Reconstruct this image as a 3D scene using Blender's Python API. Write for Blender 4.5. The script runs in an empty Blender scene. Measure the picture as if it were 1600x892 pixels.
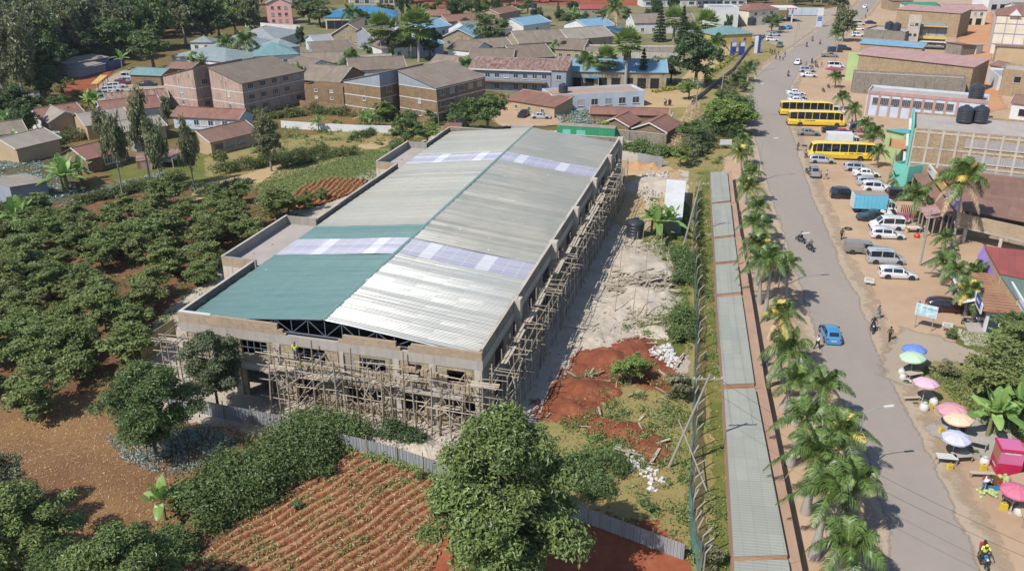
import bpy, bmesh, math, random
import numpy as np
from mathutils import Vector, Matrix
from mathutils.geometry import tessellate_polygon
rng = random.Random(7)
nr = np.random.default_rng(7)
S = bpy.context.scene
COL = S.collection
PI = math.pi
R = math.radians

# ------------------------------------------------------------------ camera
F_PX, CAM_H = 1346.0, 42.0
PITCH = math.atan(586 / F_PX)
cd = bpy.data.cameras.new('camera')
cam = bpy.data.objects.new('camera', cd)
COL.objects.link(cam)
cam.location = (0, 0, CAM_H)
cam.rotation_euler = (PI / 2 - PITCH, 0, 0)
cd.sensor_width = 36
cd.lens = 36 * F_PX / 1600
cd.clip_start = 0.5
cd.clip_end = 6000
S.camera = cam

# ------------------------------------------------------------------ light
SUN_EL, SUN_AZ = 49.0, 229.0          # azimuth of the sun, clockwise from +Y (the viewing direction)
W = bpy.data.worlds.new('World')
S.world = W
W.use_nodes = True
nt = W.node_tree
bg = nt.nodes['Background']
sky = nt.nodes.new('ShaderNodeTexSky')
sky.sky_type = 'NISHITA'
sky.sun_disc = False
sky.sun_elevation = R(SUN_EL)
sky.sun_rotation = R(SUN_AZ)
sky.altitude = 1500
sky.air_density = 1.0
sky.dust_density = 1.2
nt.links.new(sky.outputs[0], bg.inputs[0])
bg.inputs[1].default_value = 0.125
sd = bpy.data.lights.new('sun', 'SUN')
sd.energy = 4.1
sd.angle = R(0.53)
sd.color = (1.0, 0.965, 0.91)
so = bpy.data.objects.new('sun', sd)
COL.objects.link(so)
_d = Vector((math.sin(R(SUN_AZ)) * math.cos(R(SUN_EL)), math.cos(R(SUN_AZ)) * math.cos(R(SUN_EL)), math.sin(R(SUN_EL))))
so.rotation_euler = _d.to_track_quat('Z', 'Y').to_euler()
so.location = (-60, -60, 120)
S.view_settings.view_transform = 'Standard'
S.view_settings.look = 'None'
S.view_settings.exposure = 0.52
S.view_settings.gamma = 1
S.view_settings.use_curve_mapping = False
S.render.engine = 'CYCLES'
S.cycles.max_bounces = 5
S.cycles.diffuse_bounces = 2
S.cycles.glossy_bounces = 2
S.cycles.transmission_bounces = 3
S.cycles.transparent_max_bounces = 8
S.cycles.use_denoising = True

# ------------------------------------------------------------------ survey helper: map a bearing read off the photo to a place on the ground
_c, _s = math.cos(PITCH), math.sin(PITCH)
def at(px, py, z=0.0):
 x, y = (px - 800) / F_PX, -(py - 446) / F_PX
 r = (x, _c + y * _s, -_s + y * _c)
 t = (z - CAM_H) / r[2]
 return Vector((r[0] * t, r[1] * t, z))
def proj(p):
 x, y, z = p[0], p[1], p[2] - CAM_H
 d = y * _c - z * _s
 return 800 + F_PX * x / d, 446 - F_PX * (y * _s + z * _c) / d
def height(px, pyb, pyt):
 b = at(px, pyb); lo, hi = 0, 41
 for _ in range(30):
  m = (lo + hi) / 2
  if proj((b.x, b.y, m))[1] > pyt: lo = m
  else: hi = m
 return lo

# ------------------------------------------------------------------ tagging
def tag(o, label=None, cat=None, group=None, kind=None):
 if label: o['label'] = label
 if cat: o['category'] = cat
 if group: o['group'] = group
 if kind: o['kind'] = kind
 return o
def thing(name, label, cat, loc=(0, 0, 0), rz=0.0, group=None):
 o = bpy.data.objects.new(name, None)
 COL.objects.link(o)
 o.location = loc
 o.rotation_euler = (0, 0, rz)
 o.empty_display_size = 0.3
 return tag(o, label, cat, group)
KIDS = {}
def link(o, parent=None):
 COL.objects.link(o)
 if parent is not None:
  o.parent = parent
  KIDS.setdefault(parent.name, []).append(o)
 return o
def dup(src, loc, rz=None, label=None, group=None, scale=None, recol=None):
 """copy a thing with its parts and sub-parts; recol maps a material name to another material"""
 def cp(o, parent):
  c = o.copy()
  COL.objects.link(c)
  if parent is not None:
   c.parent = parent
   KIDS.setdefault(parent.name, []).append(c)
  if recol and o.type == 'MESH':
   for i, sl in enumerate(c.material_slots):
    nm = o.material_slots[i].material.name
    if nm in recol:
     sl.link = 'OBJECT'
     sl.material = recol[nm]
  for k in KIDS.get(o.name, []):
   cp(k, c)
  return c
 c = cp(src, None)
 c.location = loc
 if rz is not None: c.rotation_euler = (0, 0, rz)
 if scale is not None: c.scale = (scale, scale, scale) if not hasattr(scale, '__len__') else scale
 if label: c['label'] = label
 if group: c['group'] = group
 return c

# ------------------------------------------------------------------ mesh builder
def auto_uv(me):
 n = len(me.loops)
 if n == 0: return
 co = np.empty(len(me.vertices) * 3, 'f'); me.vertices.foreach_get('co', co); co = co.reshape(-1, 3)
 vi = np.empty(n, 'i'); me.loops.foreach_get('vertex_index', vi)
 pn = np.empty(len(me.polygons) * 3, 'f'); me.polygons.foreach_get('normal', pn); pn = pn.reshape(-1, 3)
 lt = np.empty(len(me.polygons), 'i'); me.polygons.foreach_get('loop_total', lt)
 N = np.repeat(pn, lt, axis=0); P = co[vi]
 h = np.hypot(N[:, 0], N[:, 1])
 flat = h < 1e-3
 tx = np.where(flat, 1.0, -N[:, 1] / np.maximum(h, 1e-6)); ty = np.where(flat, 0.0, N[:, 0] / np.maximum(h, 1e-6))
 u = P[:, 0] * tx + P[:, 1] * ty
 bx = -ty * N[:, 2]; by = tx * N[:, 2]; bz = N[:, 0] * ty * -1 + N[:, 1] * tx
 bz = -(N[:, 0] * 0 + 0) + h
 # second axis = N x T
 b = np.cross(N, np.stack([tx, ty, np.zeros_like(tx)], 1))
 v = (P * b).sum(1)
 uv = me.uv_layers.new(name='UVMap')
 uv.data.foreach_set('uv', np.stack([u, v], 1).astype('f').ravel())
class MB:
 def __init__(s): s.v = []; s.f = []; s.m = []; s.isl = []
 def mark(s): s.isl.append((len(s.v), len(s.f)))
 def poly(s, pts, m=0):
  s.mark()
  i = len(s.v); s.v += [tuple(p) for p in pts]; s.f.append(tuple(range(i, i + len(pts)))); s.m.append(m)
  return s
 def box(s, x0, x1, y0, y1, z0, z1, m=0):
  s.mark()
  i = len(s.v)
  s.v += [(x, y, z) for z in (z0, z1) for y in (y0, y1) for x in (x0, x1)]
  for f in ((0, 2, 3, 1), (4, 5, 7, 6), (0, 1, 5, 4), (2, 6, 7, 3), (0, 4, 6, 2), (1, 3, 7, 5)):
   s.f.append(tuple(i + k for k in f)); s.m.append(m)
  return s
 def hexa(s, b, t, m=0):
  """bottom quad and top quad, both counter-clockwise from above"""
  s.mark(); i = len(s.v); s.v += [tuple(p) for p in b] + [tuple(p) for p in t]
  n = len(b)
  s.f.append(tuple(i + k for k in reversed(range(n)))); s.m.append(m)
  s.f.append(tuple(i + n + k for k in range(n))); s.m.append(m)
  for k in range(n):
   j = (k + 1) % n
   s.f.append((i + k, i + j, i + n + j, i + n + k)); s.m.append(m)
  return s
 def slab(s, pts, th, m=0):
  """a sloping sheet with thickness, pts counter-clockwise from above"""
  return s.hexa([(p[0], p[1], p[2] - th) for p in pts], pts, m)
 def beam(s, a, b, w=0.1, h=None, m=0):
  s.mark()
  a = Vector(a); b = Vector(b); d = (b - a)
  if d.length < 1e-6: return s
  d.normalize()
  up = Vector((0, 0, 1)) if abs(d.z) < .95 else Vector((0, 1, 0))
  x = d.cross(up).normalized() * w / 2; y = x.cross(d).normalized() * (h or w) / 2
  i = len(s.v)
  for p in (a, b):
   s.v += [tuple(p - x - y), tuple(p + x - y), tuple(p + x + y), tuple(p - x + y)]
  for f in ((0, 1, 2, 3), (7, 6, 5, 4), (0, 4, 5, 1), (1, 5, 6, 2), (2, 6, 7, 3), (3, 7, 4, 0)):
   s.f.append(tuple(i + k for k in f)); s.m.append(m)
  return s
 def tube(s, pts, r, n=6, m=0, cap=True):
  s.mark()
  pts = [Vector(p) for p in pts]; rs = r if hasattr(r, '__len__') else [r] * len(pts)
  i0 = len(s.v); ref = None
  for k, p in enumerate(pts):
   d = (pts[min(k + 1, len(pts) - 1)] - pts[max(k - 1, 0)]).normalized()
   if ref is None: ref = Vector((1, 0, 0)) if abs(d.x) < .8 else Vector((0, 1, 0))
   x = (ref - d * ref.dot(d)).normalized(); ref = x; y = d.cross(x)
   for j in range(n):
    a = 2 * PI * j / n
    s.v.append(tuple(p + x * math.cos(a) * rs[k] + y * math.sin(a) * rs[k]))
  for k in range(len(pts) - 1):
   for j in range(n):
    a = i0 + k * n + j; b = i0 + k * n + (j + 1) % n
    s.f.append((a, b, b + n, a + n)); s.m.append(m)
  if cap:
   s.f.append(tuple(i0 + j for j in reversed(range(n)))); s.m.append(m)
   e = i0 + (len(pts) - 1) * n
   s.f.append(tuple(e + j for j in range(n))); s.m.append(m)
  return s
 def lathe(s, prof, n=16, c=(0, 0, 0), m=0, axis='z'):
  s.mark()
  i0 = len(s.v)
  for r, z in prof:
   for j in range(n):
    a = 2 * PI * j / n
    x, y = r * math.cos(a), r * math.sin(a)
    p = (x, y, z) if axis == 'z' else (z, x, y)
    s.v.append((c[0] + p[0], c[1] + p[1], c[2] + p[2]))
  for k in range(len(prof) - 1):
   for j in range(n):
    a = i0 + k * n + j; b = i0 + k * n + (j + 1) % n
    s.f.append((a, b, b + n, a + n)); s.m.append(m)
  s.f.append(tuple(i0 + j for j in reversed(range(n)))); s.m.append(m)
  e = i0 + (len(prof) - 1) * n
  s.f.append(tuple(e + j for j in range(n))); s.m.append(m)
  return s
 def xf(s, M, i0=0):
  s.v[i0:] = [tuple(M @ Vector(p)) for p in s.v[i0:]]
  return s
 def mesh(s, name, mats, smooth=False, uv=True):
  me = bpy.data.meshes.new(name)
  me.from_pydata(s.v, [], s.f); me.shade_flat()
  if not isinstance(mats, (list, tuple)): mats = [mats]
  for mm in mats: me.materials.append(mm)
  if len(mats) > 1: me.polygons.foreach_set('material_index', s.m)
  if uv: auto_uv(me)
  if smooth:
   me.shade_smooth()
   me.set_sharp_from_angle(angle=R(smooth if smooth is not True else 40))
  me.update()
  return me
 def each(s, name, mats, parent=None, smooth=False, cap=100):
  """every separate piece becomes a part of its own"""
  I = s.isl + [(len(s.v), len(s.f))]; out = []
  if not isinstance(mats, (list, tuple)): mats = [mats]
  for k in range(len(s.isl)):
   (v0, f0), (v1, f1) = I[k], I[k + 1]
   if k >= cap: v1, f1 = I[-1]
   b = MB(); b.v = s.v[v0:v1]; b.f = [tuple(i - v0 for i in f) for f in s.f[f0:f1]]
   b.m = [0] * len(b.f)
   o = b.build(name, mats[s.m[f0]], parent, smooth); out.append(o)
   if k >= cap:
    o['kind'] = 'stuff'; break
  return out
 def build(s, name, mats, parent=None, smooth=False, loc=None):
  o = bpy.data.objects.new(name, s.mesh(name, mats, smooth))
  if loc is not None: o.location = loc
  return link(o, parent)
def obj(name, me, parent=None, loc=None, rz=None):
 o = bpy.data.objects.new(name, me)
 if loc is not None: o.location = loc
 if rz is not None: o.rotation_euler = (0, 0, rz)
 return link(o, parent)

# ------------------------------------------------------------------ materials
ALB = .78        # hex values are read as displayed colours; bring them down to surface albedo
def lin(c):
 if isinstance(c, str):
  c = [int(c[i:i + 2], 16) / 255 for i in (0, 2, 4)]
  c = [(x / 12.92 if x <= .04045 else ((x + .055) / 1.055) ** 2.4) * ALB for x in c]
  _l = .3 * c[0] + .59 * c[1] + .11 * c[2]; c = [_l + (x - _l) * .92 for x in c]
 return (c[0], c[1], c[2], 1)
class NT:
 def __init__(s, name):
  s.m = bpy.data.materials.new(name); s.m.use_nodes = True
  s.t = s.m.node_tree; s.b = s.t.nodes['Principled BSDF']; s.o = s.t.nodes['Material Output']
  s.tc = None
 def n(s, typ, **kw):
  nd = s.t.nodes.new(typ)
  for k, v in kw.items():
   if k.startswith('i_'):
    nd.inputs[k[2:]].default_value = v
   else: setattr(nd, k, v)
  return nd
 def l(s, a, b): s.t.links.new(a, b)
 def co(s, which='Object'):
  if s.tc is None: s.tc = s.n('ShaderNodeTexCoord')
  return s.tc.outputs[which]
 def noise(s, scale, detail=4, vec=None, rough=.6, stretch=None):
  nd = s.n('ShaderNodeTexNoise'); nd.inputs['Scale'].default_value = scale
  nd.inputs['Detail'].default_value = detail; nd.inputs['Roughness'].default_value = rough
  v = vec or s.co()
  if stretch:
   mp = s.n('ShaderNodeMapping'); mp.inputs['Scale'].default_value = stretch
   s.l(v, mp.inputs[0]); v = mp.outputs[0]
  s.l(v, nd.inputs['Vector'])
  return nd.outputs[0]
 def ramp(s, fac, stops):
  r = s.n('ShaderNodeValToRGB'); e = r.color_ramp.elements
  e[0].position, e[0].color = stops[0][0], lin(stops[0][1])
  e[1].position, e[1].color = stops[-1][0], lin(stops[-1][1])
  for p, c in stops[1:-1]:
   x = e.new(p); x.color = lin(c)
  s.l(fac, r.inputs[0])
  return r.outputs[0]
 def step(s, fac, lo, hi):
  r = s.n('ShaderNodeMapRange'); r.inputs[1].default_value = lo; r.inputs[2].default_value = hi
  s.l(fac, r.inputs[0])
  return r.outputs[0]
 def mix(s, fac, a, b, mode='MIX'):
  nd = s.n('ShaderNodeMix', data_type='RGBA', blend_type=mode)
  for k, v in ((0, fac), (6, a), (7, b)):
   if isinstance(v, (int, float)): nd.inputs[k].default_value = v
   elif isinstance(v, (str, tuple, list)): nd.inputs[k].default_value = lin(v)
   else: s.l(v, nd.inputs[k])
  return nd.outputs[2]
 def math(s, op, a, b=0.0):
  nd = s.n('ShaderNodeMath', operation=op)
  for k, v in ((0, a), (1, b)):
   if isinstance(v, (int, float)): nd.inputs[k].default_value = v
   else: s.l(v, nd.inputs[k])
  return nd.outputs[0]
 def bump(s, h, strength=.5, dist=.02):
  nd = s.n('ShaderNodeBump'); nd.inputs['Strength'].default_value = strength; nd.inputs['Distance'].default_value = dist
  s.l(h, nd.inputs['Height']); s.l(nd.outputs[0], s.b.inputs['Normal'])
  return nd
 def done(s, col=None, rough=.85, metal=0.0, spec=None):
  if col is not None:
   if isinstance(col, (str, tuple, list)): s.b.inputs['Base Color'].default_value = lin(col)
   else: s.l(col, s.b.inputs['Base Color'])
  if isinstance(rough, (int, float)): s.b.inputs['Roughness'].default_value = rough
  else: s.l(rough, s.b.inputs['Roughness'])
  s.b.inputs['Metallic'].default_value = metal
  if spec is not None: s.b.inputs['Specular IOR Level'].default_value = spec
  return s.m
_MC = {}
def plain(name, col, rough=.6, metal=0., var=.12, scale=3., spec=None):
 """a painted or plastic surface with slight unevenness"""
 if name in _MC: return _MC[name]
 g = NT(name)
 c = lin(col)
 d = tuple(x * (1 - var) for x in c[:3])
 k = g.mix(g.noise(scale, 3), c[:3], d)
 _MC[name] = g.done(k, rough, metal, spec)
 return _MC[name]
def paint(name, col, rough=.35):
 if name in _MC: return _MC[name]
 g = NT(name); c = lin(col)
 n_ = g.noise(1.3, 4)
 k = g.mix(g.step(n_, .45, .8), c[:3], tuple(x * .8 + .03 for x in c[:3]))
 g.b.inputs['Coat Weight'].default_value = .5
 g.b.inputs['Coat Roughness'].default_value = .12
 _MC[name] = g.done(k, rough)
 return _MC[name]
def stone(name, c1, c2, mortar='8a8378', bw=.45, bh=.22, stain=.35):
 g = NT(name); uv = g.co('UV')
 b = g.n('ShaderNodeTexBrick'); b.offset = .5
 b.inputs['Color1'].default_value = lin(c1); b.inputs['Color2'].default_value = lin(c2); b.inputs['Mortar'].default_value = lin(mortar)
 b.inputs['Scale'].default_value = 1; b.inputs['Brick Width'].default_value = bw; b.inputs['Row Height'].default_value = bh
 b.inputs['Mortar Size'].default_value = .018; b.inputs['Bias'].default_value = 0
 g.l(uv, b.inputs['Vector'])
 n1 = g.noise(.5, 5); n2 = g.noise(1.2, 3, uv, stretch=(1.6, .18, 1))
 k = g.mix(g.math('MULTIPLY', g.step(n1, .5, .75), stain), b.outputs[0], tuple(x * .35 for x in lin(c1)[:3]))
 k = g.mix(g.math('MULTIPLY', g.step(n2, .52, .72), stain * 1.2), k, tuple(x * .3 for x in lin(c2)[:3]))
 g.bump(b.outputs[1], .4, -.02)
 return g.done(k, .95)
def plaster(name, c, dark='4a453e', stain=.4, rough=.9):
 g = NT(name); uv = g.co('UV')
 n1 = g.noise(.35, 5); n2 = g.noise(1.4, 4, uv, stretch=(1.8, .15, 1)); n3 = g.noise(6, 3)
 cc = lin(c)[:3]
 k = g.mix(g.step(n1, .35, .7), cc, tuple(x * .82 for x in cc))
 k = g.mix(g.math('MULTIPLY', g.step(n2, .5, .75), stain), k, dark)
 k = g.mix(g.math('MULTIPLY', n3, .12), k, tuple(min(1, x * .6) for x in cc))
 return g.done(k, rough)
def sheets(name, c1, c2, rust=0., rustcol='6e3a22', metal=.0, rough=.5, pitch=.15, bump=.6, sw=.85, sh=2.4, spec=None, dirt=.25):
 """corrugated iron: ribs run down the slope, single sheets differ a little"""
 g = NT(name); uv = g.co('UV')
 b = g.n('ShaderNodeTexBrick'); b.offset = 0
 b.inputs['Color1'].default_value = lin(c1); b.inputs['Color2'].default_value = lin(c2); b.inputs['Mortar'].default_value = tuple(x * .75 for x in lin(c2)[:3]) + (1,)
 b.inputs['Scale'].default_value = 1; b.inputs['Brick Width'].default_value = sw; b.inputs['Row Height'].default_value = sh
 b.inputs['Mortar Size'].default_value = .012
 g.l(uv, b.inputs['Vector'])
 k = b.outputs[0]
 n1 = g.noise(.6, 5)
 k = g.mix(g.math('MULTIPLY', g.step(n1, .4, .8), dirt), k, tuple(x * .5 for x in lin(c2)[:3]))
 if rust:
  n2 = g.noise(1.1, 6, uv, stretch=(1.5, .35, 1))
  k = g.mix(g.step(n2, .72 - rust * .45, .86 - rust * .4), k, rustcol)
 sp = g.n('ShaderNodeSeparateXYZ'); g.l(uv, sp.inputs[0])
 w = g.math('SINE', g.math('MULTIPLY', sp.outputs[0], 2 * PI / pitch))
 k = g.mix(g.math('MULTIPLY', g.step(w, -1, 1), .18), k, tuple(x * .35 for x in lin(c2)[:3]))
 g.bump(w, bump, .02)
 return g.done(k, rough, metal, spec)
def leafmat(name, dark, light, hue2=None, trans=.3, rough=.45):
 g = NT(name)
 a = g.n('ShaderNodeAttribute', attribute_name='tint')
 oi = g.n('ShaderNodeObjectInfo')
 k = g.mix(a.outputs['Fac'], dark, light)
 if hue2: k = g.mix(g.math('MULTIPLY', oi.outputs['Random'], .55), k, hue2)
 g.done(k, rough, spec=.35)
 tr = g.n('ShaderNodeBsdfTranslucent'); g.l(k, tr.inputs[0])
 ms = g.n('ShaderNodeMixShader'); ms.inputs[0].default_value = trans
 g.l(g.b.outputs[0], ms.inputs[1]); g.l(tr.outputs[0], ms.inputs[2]); g.l(ms.outputs[0], g.o.inputs[0])
 return g.m
def ground_mat(name, stops, s1=.15, s2=1.5, bump=.3, rough=.95, fine=9., fade=True, soft=.1, speck=None, stretch=None, bd=.06):
 """earth: broad patches plus fine grain; 'fade' lets the sheet's rim break up into the ground under it"""
 g = NT(name)
 n1 = g.noise(s1, 6, stretch=stretch); n2 = g.noise(s2, 5); n3 = g.noise(fine, 4)
 f = g.math('ADD', g.math('MULTIPLY', n1, .55), g.math('ADD', g.math('MULTIPLY', n2, .3), g.math('MULTIPLY', n3, .15)))
 k = g.ramp(f, stops)
 if speck:
  vo = g.n('ShaderNodeTexVoronoi'); vo.inputs['Scale'].default_value = speck[1]; g.l(g.co(), vo.inputs['Vector'])
  k = g.mix(g.math('LESS_THAN', vo.outputs[0], speck[2]), k, speck[0])
 g.bump(g.math('ADD', n2, n3), bump, bd)
 g.done(k, rough, spec=.15)
 if fade:
  a = g.n('ShaderNodeAttribute', attribute_name='fade')
  nf = g.math('ADD', g.math('MULTIPLY', g.noise(.45, 6, rough=.7), 2.2), g.math('MULTIPLY', g.noise(3, 5, rough=.75), .9))
  fac = g.step(g.math('ADD', g.math('MULTIPLY', a.outputs['Fac'], 1.1), g.math('SUBTRACT', nf, 1.58 - soft * .5)), .5 - soft, .5 + soft)
  tr = g.n('ShaderNodeBsdfTransparent'); ms = g.n('ShaderNodeMixShader')
  g.l(fac, ms.inputs[0]); g.l(tr.outputs[0], ms.inputs[1]); g.l(g.b.outputs[0], ms.inputs[2]); g.l(ms.outputs[0], g.o.inputs[0])
 return g.m

def sheet(name, pts, z, m, fade=1.0, kind='structure', label=None, px=True):
 """a ground sheet; its rim carries attribute fade = 0 so the material can fray it"""
 fade *= 2.2
 P = [at(*p) if px else Vector((p[0], p[1], 0)) for p in pts]
 Q = []
 for i, a in enumerate(P):
  b = P[(i + 1) % len(P)]; n = max(1, int((b - a).length / 3))
  for k in range(n):
   p = a.lerp(b, k / n)
   if k: p = p + Vector((rng.uniform(-.25, .25), rng.uniform(-.25, .25), 0)) * min(1, fade)
   Q.append(p)
 area = sum(Q[i].x * Q[(i + 1) % len(Q)].y - Q[(i + 1) % len(Q)].x * Q[i].y for i in range(len(Q)))
 if area < 0: Q.reverse()
 n = len(Q); v = [(p.x, p.y, z) for p in Q]; f = []; at_ = [1.0] * n
 for t in tessellate_polygon([[Vector((p.x, p.y, 0)) for p in Q]]): f.append(tuple(t))
 if fade > 0:
  for i in range(n):
   d = (Q[(i + 1) % n] - Q[i - 1]); d = Vector((d.y, -d.x, 0))
   if d.length: d.normalize()
   p = Q[i] + d * fade
   v.append((p.x, p.y, z)); at_.append(0.0)
  for i in range(n):
   j = (i + 1) % n
   f.append((i, n + i, n + j, j))
 me = bpy.data.meshes.new(name); me.from_pydata(v, [], f); me.materials.append(m)
 ca = me.attributes.new('fade', 'FLOAT', 'POINT'); ca.data.foreach_set('value', at_)
 bm = bmesh.new(); bm.from_mesh(me)
 for fc in bm.faces:
  if fc.normal.z < 0: fc.normal_flip()
 bm.to_mesh(me); bm.free()
 auto_uv(me)
 o = obj(name, me)
 tag(o, label, kind=kind)
 return o

# ================================================================== materials
M = {}
M['dirt'] = ground_mat('dirt_lot', [(.3, 'a98a6c'), (.5, 'ba9b7b'), (.7, 'c8ad8e')], .06, .5, .25)
M['asphalt'] = ground_mat('worn_asphalt', [(.2, '92877c'), (.5, '9e9286'), (.8, 'ab9d8c')], .12, .9, .1, fine=14, stretch=(1, .25, 1), soft=.24)
M['asphalt2'] = ground_mat('dusty_asphalt', [(.3, 'a3937f'), (.7, 'b2a08a')], .12, .9, .12, fine=14, soft=.3)
M['alleydirt'] = ground_mat('alley_dirt', [(.3, 'bc8258'), (.7, 'd09c70')], .15, 1.2, .3)
M['redpatchy'] = ground_mat('red_soil_with_weeds', [(.32, '5e5c30'), (.43, '7c4a2c'), (.52, '925238'), (.7, 'a86a48')], .3, 1.6, .6)
M['collegeground'] = ground_mat('college_ground', [(.3, '565f34'), (.5, '7e7850'), (.7, 'a08c6c')], .06, .5, .3)
M['redsoil'] = ground_mat('red_soil', [(.3, '7c3f26'), (.5, '9a5233'), (.7, 'b06a44')], .25, 1.2, .5)
M['orchard'] = ground_mat('orchard_soil', [(.28, '4d4c2c'), (.45, '765238'), (.6, '8a6244'), (.75, '7f7344')], .12, .8, .5)
M['dryfield'] = ground_mat('dry_stubble', [(.3, '6a452d'), (.48, '85603f'), (.6, '9a7548'), (.75, 'b3966a')], .1, 2.2, .7, fine=12)
M['rubble'] = ground_mat('pale_rubble', [(.28, 'a4937e'), (.5, 'c2b4a0'), (.7, 'd4c8b8')], .2, 1.3, .8, bd=.15)
M['grass'] = ground_mat('rough_grass', [(.28, '4c5a24'), (.5, '6f7433'), (.7, '97864a')], .18, 1.4, .7, fine=12, bd=.12)
M['lawn'] = ground_mat('green_plot', [(.28, '66703a'), (.5, '7d8046'), (.75, '968f58')], .08, 1.4, .5, fine=12, bd=.08)
M['drygrass'] = ground_mat('dry_grass', [(.28, '8a7442'), (.48, '9c8a54'), (.6, '7c7c42'), (.75, 'b59c68')], .14, 1.4, .6, fine=12)
M['path'] = ground_mat('sandy_path', [(.3, 'a88c5c'), (.7, 'c8ac80')], .14, 1.4, .4)
M['concrete_yard'] = ground_mat('pale_yard', [(.3, '9b938a'), (.7, 'b8aea2')], .14, 1.0, .2)
M['land'] = ground_mat('land', [(.3, '4d5428'), (.46, '6c6335'), (.6, '8d6a42'), (.75, 'a37a4f')], .03, .3, .3, fade=False)
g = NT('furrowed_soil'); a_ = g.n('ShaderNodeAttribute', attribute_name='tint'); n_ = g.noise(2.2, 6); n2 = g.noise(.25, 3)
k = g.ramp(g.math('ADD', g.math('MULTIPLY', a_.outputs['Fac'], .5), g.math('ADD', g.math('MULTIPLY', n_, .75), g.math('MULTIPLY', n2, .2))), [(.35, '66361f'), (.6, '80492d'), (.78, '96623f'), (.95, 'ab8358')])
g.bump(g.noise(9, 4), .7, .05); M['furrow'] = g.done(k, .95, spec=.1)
M['cabbage_soil'] = ground_mat('garden_soil', [(.3, '4a4a35'), (.7, '70654a')], .3, 2.5, .6)

M['stone'] = stone('stone_blocks', 'b89a72', 'a08560')
M['stone2'] = stone('weathered_stone_blocks', 'c0ac8c', 'a8926e', stain=.6)
M['stone_dark'] = stone('brown_stone_blocks', 'a2835e', '8a6e50', mortar='5a4a3c', stain=.4)
M['stone_grey'] = stone('grey_stone_blocks', '9c9080', '857a6c', mortar='7a7268', stain=.5)
M['brickband'] = stone('sandstone_blocks', 'b59a78', 'a2886a', mortar='a89c8c', bw=.42, bh=.2, stain=.2)
M['plaster_grey'] = plaster('grey_render', 'a39a90', '6a625a', .5)
M['plaster_pale'] = plaster('pale_render', 'cabdab', '6a5e50', .75)
M['concrete'] = plaster('concrete', 'b4aa9e', '5c5650', .35)
M['cement_floor'] = plaster('cement_screed', 'b7aba0', '8a7a6c', .3)
M['white'] = plaster('white_wall', 'e2e0dc', '9a958c', .25)
M['whiteblue'] = plaster('pale_blue_wall', 'c9d3e0', '8a929c', .25)
M['cream'] = plaster('cream_wall', 'e6d9be', '9c8a6c', .2)
M['pink'] = plaster('pink_wall', 'eaaaa0', 'a06058', .2)
M['pinkdirty'] = plaster('stained_pink_render', 'bea08e', '54483e', .95)
M['greyblue'] = plaster('grey_blue_wall', '9aa0ac', '6a6c74', .3)
M['aqua'] = plaster('aqua_wall', '6fc4ae', '4a9484', .25)
M['lime'] = plaster('lime_wall', 'bcd48c', '7a9c44', .2)
M['yellowwall'] = plaster('yellow_wall', 'd8b45c', '9c7c3c', .3)
M['ochre'] = plaster('ochre_wall', 'c2a680', '8a7250', .35)
M['orangewall'] = plaster('orange_wall', 'd09060', '9a5c38', .3)
M['purplecloth'] = plaster('purple_sheet', '9a78c8', '7a5ca4', .2)
M['lilac'] = plain('lilac_paint', 'a592b4')
M['pinkwall'] = plain('bright_pink_paint', 'f4b4ac', .8)
M['paneg'] = plain('unglazed_panel', 'b4b0b0', .7, 0, .5, .5)
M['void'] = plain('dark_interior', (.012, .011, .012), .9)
M['glass'] = plain('window_glass', (.05, .06, .08), .12, 0, .3, 1.5, spec=.8)
M['carglass'] = plain('car_glass', (.015, .02, .03), .06, 0, .1, 1.5, spec=.9)
M['frame_white'] = plain('white_frame', 'd8d8d4', .5)
M['frame_grey'] = plain('grey_steel', '7c818e', .45, .3)
M['frame_brown'] = plain('brown_frame', '5c4030', .6)
M['frame_stone'] = plain('stone_sill', 'c2b8a8', .8)
M['timber'] = plain('weathered_timber', 'b4a48e', .85, 0, .35, 2.)
M['timber2'] = plain('split_timber', '988468', .85, 0, .35, 2.)
M['plank'] = plain('plank', 'c8b8a0', .85, 0, .3, 1.5)
M['pole'] = plain('wooden_pole', 'a8a092', .8, 0, .3, .6)
M['steelpole'] = plain('galvanised_pole', 'b4b8ba', .4, .4)
M['tank'] = plain('black_tank', (.035, .04, .05), .35, 0, .2)
M['tyre'] = plain('tyre', (.02, .02, .02), .8)
M['rim'] = plain('rim', 'b4b6b8', .3, .6)
M['chrome'] = plain('bright_metal', 'c8c8c8', .2, .8)
M['blacktrim'] = plain('black_trim', (.02, .02, .022), .5)
M['headlight'] = plain('headlight_glass', 'dfe4e8', .1, 0, .1, 3, .8)
M['taillight'] = plain('tail_light', 'a01414', .2)
M['ridgecap'] = plain('teal_ridge', '74938c', .5)
M['fascia'] = plain('brown_gutter', '6c4434', .6)

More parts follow.
